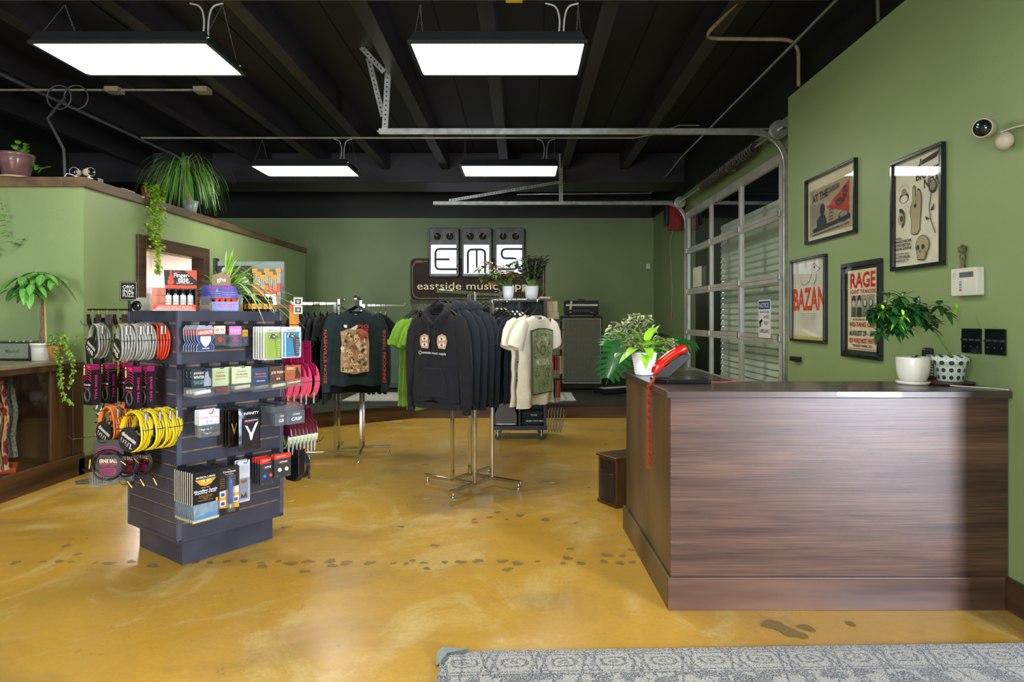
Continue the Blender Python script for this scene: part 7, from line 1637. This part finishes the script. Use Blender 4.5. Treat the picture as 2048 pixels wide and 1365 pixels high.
for i, (y, x, a) in enumerate(((4.95, -4.2, .3), (5.1, -4.3, 1.2), (5.28, -4.22, .6))):
    t = thing('strap_pack', 'flat orange packet on the floor of the glass case, ' + ('left', 'middle', 'right')[i], 'accessory pack', (x, y, .151), a, 'orange packets in the glass case'); MB().box(-.09, .09, -.13, .13, 0, .02 + .012 * i).ink('2c2c2a').box(-.06, .06, -.1, .05, .021 + .012 * i, .024 + .012 * i).build('packet', plain('d0501e', .45), t, bevel=.002)
t = thing('silver_bracket_tool', 'silver metal tool resting on the glass shelf inside the case', 'tool', (-4.35, 5.3, .574)); MB().box(-.1, .12, -.04, .04, 0, .03).ink('d0d2ca').prism([(-.08, .03), (.1, .03), (.12, .06), (-.02, .09), (-.08, .06)], -.03, .03).build('body', GALV, t, bevel=.003)
t = thing('pale_pedal', 'pale crumpled packet standing behind the shelf inside the glass case', 'packet', (-4.4, 5.3, .66)); MB().prism([(-.08, 0), (.1, 0), (.11, .08), (.06, .12), (.03, .1), (-.03, .13), (-.08, .09)], -.02, .02).build('packet', plain('a9a490'), t)
# things on the case
t = thing('bluetooth_speaker', 'grey cloth fronted radio speaker on the display case at the left edge', 'speaker', (-4.52, 5.6, 1.031))
MB().prism(rrect(-.28, .28, .006, .16, .014), 0, .14).build('case', mat('speaker_vinyl', '33362f', rough=.6), t, bevel=.004); MB().prism(rrect(-.265, .265, .02, .146, .008), -.006, .0).build('grille', mat('speaker_cloth', '7c8672', '6c7664', rough=.9, scale=90), t)
MB().text('Marshall', .13, .083, .12, .03, -.008).build('logo', mat('logo_bronze', '6a6248', rough=.4), t)
for k in range(4): MB().lathe([(.012, 0), (.011, .014), (.001, .015)], (.05 + .06 * k, .07, .16), 12).build('knob', mat('pale_brass', 'c9c09a', rough=.3, metal=.5), t)
for x in (-.22, .22): MB().cbox((x, .07, .003), (.03, .08, .006)).build('rubber_foot', BLKPL, t)
t = thing('money_tree', 'money tree with a staked trunk and long ribbed leaves in a white pot', 'potted plant', (-4.145, 5.62, 1.031))
pot(t, .07, .092, .15, WPOT, prof=[(.078, 0), (.082, .004), (.086, .1), (.089, .13), (.095, .132), (.095, .15), (.088, .15), (.085, .13)])
m = MB().tube([(-.02, 0, .12), (-.025, 0, .2), (-.012, .005, .3), (-.018, 0, .42), (.0, 0, .55), (-.02, 0, .62)], [.012, .01, .011, .009, .008, .006], 8).tube([(0, 0, .12), (-.01, 0, .25), (.0, 0, .4), (-.008, 0, .5)], [.009, .008, .009, .006], 7); m.build('trunk', mat('trunk_brown', '8a6f4c', '6a5236', rough=.7, scale=30), t)
MB().tube([(.03, 0, .12), (.012, 0, .56)], .008, 8).build('stake', mat('bamboo', 'c8a868', rough=.5), t)
m = MB(); sm = MB(); r = random.Random(52)
for (tx, ty, tz, n) in ((-.16, -.03, .72, 6), (-.10, -.08, .66, 6), (.03, -.05, .74, 6), (.10, .0, .70, 6), (-.04, -.1, .60, 6), (-.2, .0, .64, 5), (-.08, .03, .76, 6), (.0, -.12, .66, 5), (-.14, .05, .62, 5)):
    c = Vector((tx, ty, tz)); sm.tube([(-.01, 0, .55), (tx * .4, ty * .5, tz - .03), c], .004, 5)
    for k in range(n):
        a = 2 * pi * k / n + r.uniform(-.2, .2); m.leaf(c, (math.cos(a), math.sin(a) * .7 - .25, r.uniform(-.25, .2)), r.uniform(.13, .19), r.uniform(.052, .068), r.uniform(.35, .9), 8, 'obov', .25)
MT = mat('money_tree_leaf', '67a548', '529238', rough=.35, scale=5, coat=.1, uvedge=('9cc878', .05, .0)); N = MT.node_tree.nodes
m.build('foliage', MT, t); sm.build('stems', STEM, t)
t = thing('ivy_plant', 'trailing ivy in an ochre pot at the right end of the display case', 'potted plant', (-3.99, 5.56, 1.031))
pot(t, .045, .065, .13, mat('ochre_clay', 'a87a34', '9a6a2c', rough=.5)); m = MB(); st = MB(); r = random.Random(61)
def ivy(mb, c, s, rr):
    a = rr.uniform(-.6, .6)
    for q in (-1.0, 0, 1.0): mb.leaf(c, (math.sin(q + a), -.5, -.2 + .5 * math.cos(q + a) * (1 if rr.random() < .4 else -1)), s, s * .75, .2, 4, 'heart', .2)
for k in range(46): ivy(m, (r.gauss(.03, .06), r.uniform(-.06, .04), .13 + r.uniform(0, .10)), .03, r)
for (P, n) in (([(0, -.03, .12), (.07, -.06, .08), (.1, -.07, -.05), (.09, -.06, -.2), (.12, -.06, -.3), (.2, -.06, -.36)], 36), ([(.02, 0, .13), (.12, -.03, .1), (.18, -.03, 0), (.17, -.03, -.12), (.13, -.03, -.22)], 26), ([(.0, 0, .12), (.06, -.05, .06), (.07, -.06, -.1), (.1, -.06, -.2)], 18)):
    P = [Vector(p) for p in P]; st.tube(P, .002, 4)
    for k in range(n): ivy(m, along(P, (k + .5) / n) + Vector((r.uniform(-.015, .015), -.01, r.uniform(-.01, .01))), .028, r)
m.build('foliage', mat('ivy_leaf', '9ac04a', '6ca236', rough=.45, scale=22), t); st.build('stems', STEM, t)
# ---------------------------------------------------------------- plants and cameras on the partition cap
t = thing('pothos', 'trailing pothos in a mauve glazed pot on top of the partition', 'potted plant', (-4.62, 5.93, 2.666))
MB().lathe([(.13, 0), (.14, .01), (.13, .018)], seg=28).build('saucer', mat('pale_wood_saucer', 'a89a6a', rough=.5), t)
pot(t, .10, .14, .22, mat('mauve_glaze', '7a5a56', '5c403e', rough=.18, scale=4, coat=.5), prof=[(.095, .02), (.105, .03), (.135, .16), (.142, .2), (.15, .205), (.148, .225), (.138, .225), (.134, .2)])
m = MB(); st = MB(); r = random.Random(71)
def heart(c, d, s=.06): m.leaf(c, d, s, s * .7, .3, 6, 'heart', .25)
for k in range(10): a = r.uniform(0, 6.28); c = Vector((.05 * math.cos(a) + .03, .05 * math.sin(a), .23 + r.uniform(0, .08))); st.tube([(0, 0, .2), c], .002, 4); heart(c, (math.cos(a), -.6, .5), .07)
for P, n in (([(.1, -.05, .22), (.2, -.06, .19), (.22, -.07, .1), (.30, -.07, .08), (.36, -.06, .10)], 9), ([(-.05, -.14, .2), (-.03, -.17, .0), (-.0, -.18, -.2), (.02, -.14, -.45), (.05, -.12, -.6), (.12, -.11, -.62), (.17, -.11, -.55)], 11), ([(-.12, -.14, .2), (-.12, -.16, -.1), (-.1, -.13, -.5), (-.08, -.12, -.72)], 9)):
    P = [Vector(p) for p in P]; st.tube(P, .0025, 4)
    for k in range(n):
        q = .45 + .55 * (k + .5) / n; c = along(P, q); heart(c, (r.uniform(-1, 1), -.8, r.uniform(-.6, .5)), .065)
m.build('foliage', mat('pothos_leaf', '6fae34', '4f9228', rough=.35, coat=.15), t); st.build('stems', STEM, t)
t = thing('ponytail_palm', 'ponytail palm with a fountain of thin leaves on the partition cap', 'potted plant', (-3.98, 7.78, 2.666))
pot(t, .07, .095, .13, mat('frosted_pot', '94a29c', rough=.3, alpha=.85)); MB().tube([(0, 0, .1), (-.02, 0, .2), (-.05, 0, .3), (-.06, 0, .42)], [.04, .032, .022, .014], 10).build('trunk', mat('palm_trunk', 'a0825a', '8a6c46', rough=.7, scale=20), t)
m = MB(); m_b = MB(); r = random.Random(81)
for k in range(300):
    az = r.uniform(0, 6.28); el = r.uniform(.0, 1.2); L = r.uniform(.42, .86); d = Vector((math.cos(az) * math.cos(el), math.sin(az) * math.cos(el), math.sin(el)))
    P = [Vector((-.06, 0, .42 + r.uniform(0, .08)))]; v = d * (L / 12)
    for i in range(12): P.append(P[-1] + v); v = v + Vector((0, 0, -1)) * (L / 12 * .30); v = v.normalized() * (L / 12)
    mm = m if k % 3 else m_b
    vs = []; fs = []; uv = []
    s = Vector((-d.y, d.x, 0)); s = s.normalized() if s.length > .01 else Vector((1, 0, 0))
    for i, p in enumerate(P):
        ww = .0052 * (1 - (i / 12) ** 3) + .0008
        p = Vector((p.x, p.y, max(p.z, .012))); vs += [p - s * ww, p + s * ww]; uv += [(0, i / 12), (1, i / 12)]
        if i: fs.append((2 * i - 2, 2 * i - 1, 2 * i + 1, 2 * i))
    mm.add(vs, fs, True, uv)
m.build('foliage', mat('palm_leaf', '4f8a26', '69a834', rough=.4), t); m_b.build('pale_leaves', mat('palm_leaf_dull', '8a9a72', '6c8452', rough=.45), t)
t = thing('wire_vine', 'dense yellow green vine spilling over the cap above the doorway', 'potted plant', (-3.98, 6.9, 2.666))
MB().lathe([(.05, 0), (.07, .11), (.064, .11), (.06, .09)], seg=22).build('pot', mat('clay_brown', '5e3426', '7a4634', rough=.6), t)
m, m_b, st = MB(), MB(), MB(); r = random.Random(91)
P = [Vector(p) for p in ((.0, 0, .10), (.06, -.03, .13), (.09, -.03, .02), (.10, -.04, -.2), (.10, -.04, -.45), (.11, -.02, -.62), (.12, -.02, -.80))]; st.tube(P, .004, 4)
for k in range(950):
    q = r.random() ** 1.0; c = along(P, q); sp_ = .085 * (1 - .55 * max(0, q - .5) * 2) * (1 if q < .75 else .6)
    if q > .8 and r.random() < .45: continue
    c = c + Vector((r.gauss(0, .4) * sp_, r.gauss(0, .7) * sp_, r.gauss(0, .02))); c.x = max(c.x, .075 if c.z < .08 else c.x); a = r.uniform(0, 6.28)
    (m if k % 4 else m_b).leaf(c, (.6 + .4 * math.cos(a), math.sin(a), r.uniform(-.6, .4)), r.uniform(.03, .046), .03, .3, 3, 'oval', .2)
m.build('foliage', mat('vine_yellow_green', '9cbf24', '6f9e20', rough=.4, scale=12), t); m_b.build('pale_leaves', mat('vine_pale', 'c9d86a', 'aac44a', rough=.4), t); st.build('stems', STEM, t)
for i, (px, rz, lab) in enumerate(((151, .2, 'round white security camera facing the viewer on the partition corner'), (178, 1.2, 'second white security camera turned sideways on the partition corner'))):
    p = wp(px, 354, 5.92); t = thing('security_camera', lab, 'camera', (p.x, 5.92, 2.666), rz, 'cameras on the partition corner')
    MB().lathe([(.03, 0), (.032, .006), (.02, .012)], seg=20).ink(WHTPL).tube([(0, 0, .01), (0, 0, .04)], .008, 8).build('base', WHTPL, t); m = MB(); m.lathe([(.02, -.05), (.036, -.04), (.04, 0), (.038, .03)], (0, 0, .062), 22, axis='-y'); m.build('body', CREAM, t)
    MB().lathe([(.036, .028), (.034, .033), (.001, .034)], (0, 0, .062), 22, axis='-y').build('lens_face', mat('gloss_black', '15161a'), t)
tag(MB().tube([(-4.13, 5.86, 2.67), (-4.1, 5.85, 2.70), (-4.06, 5.85, 2.69), (-4.0, 5.85, 2.67)], .004, 6).build('camera_cable', mat('white_cable', 'dcdad2')), 'short white cable between the two partition cameras', 'cable')
tag(MB().box(-5.2, -4.35, 6.04, 6.2, 2.585, 2.62).build('loose_board', CAPW), 'weathered loose board lying behind the mauve pot', 'board')
tag(MB().box(-4.05, -3.97, 6.45, 6.66, 2.666, 2.69).build('wood_offcut', mat('pale_offcut', 'b49a6a', rough=.6)), 'small pale wood offcut on the cap beside the vine pot', 'offcut')
tag(MB().box(-4.1, -4.0, 6.12, 6.2, 2.666, 2.72).build('black_adapter', BLKPL), 'small black power adapter on the partition cap behind the cameras', 'adapter')
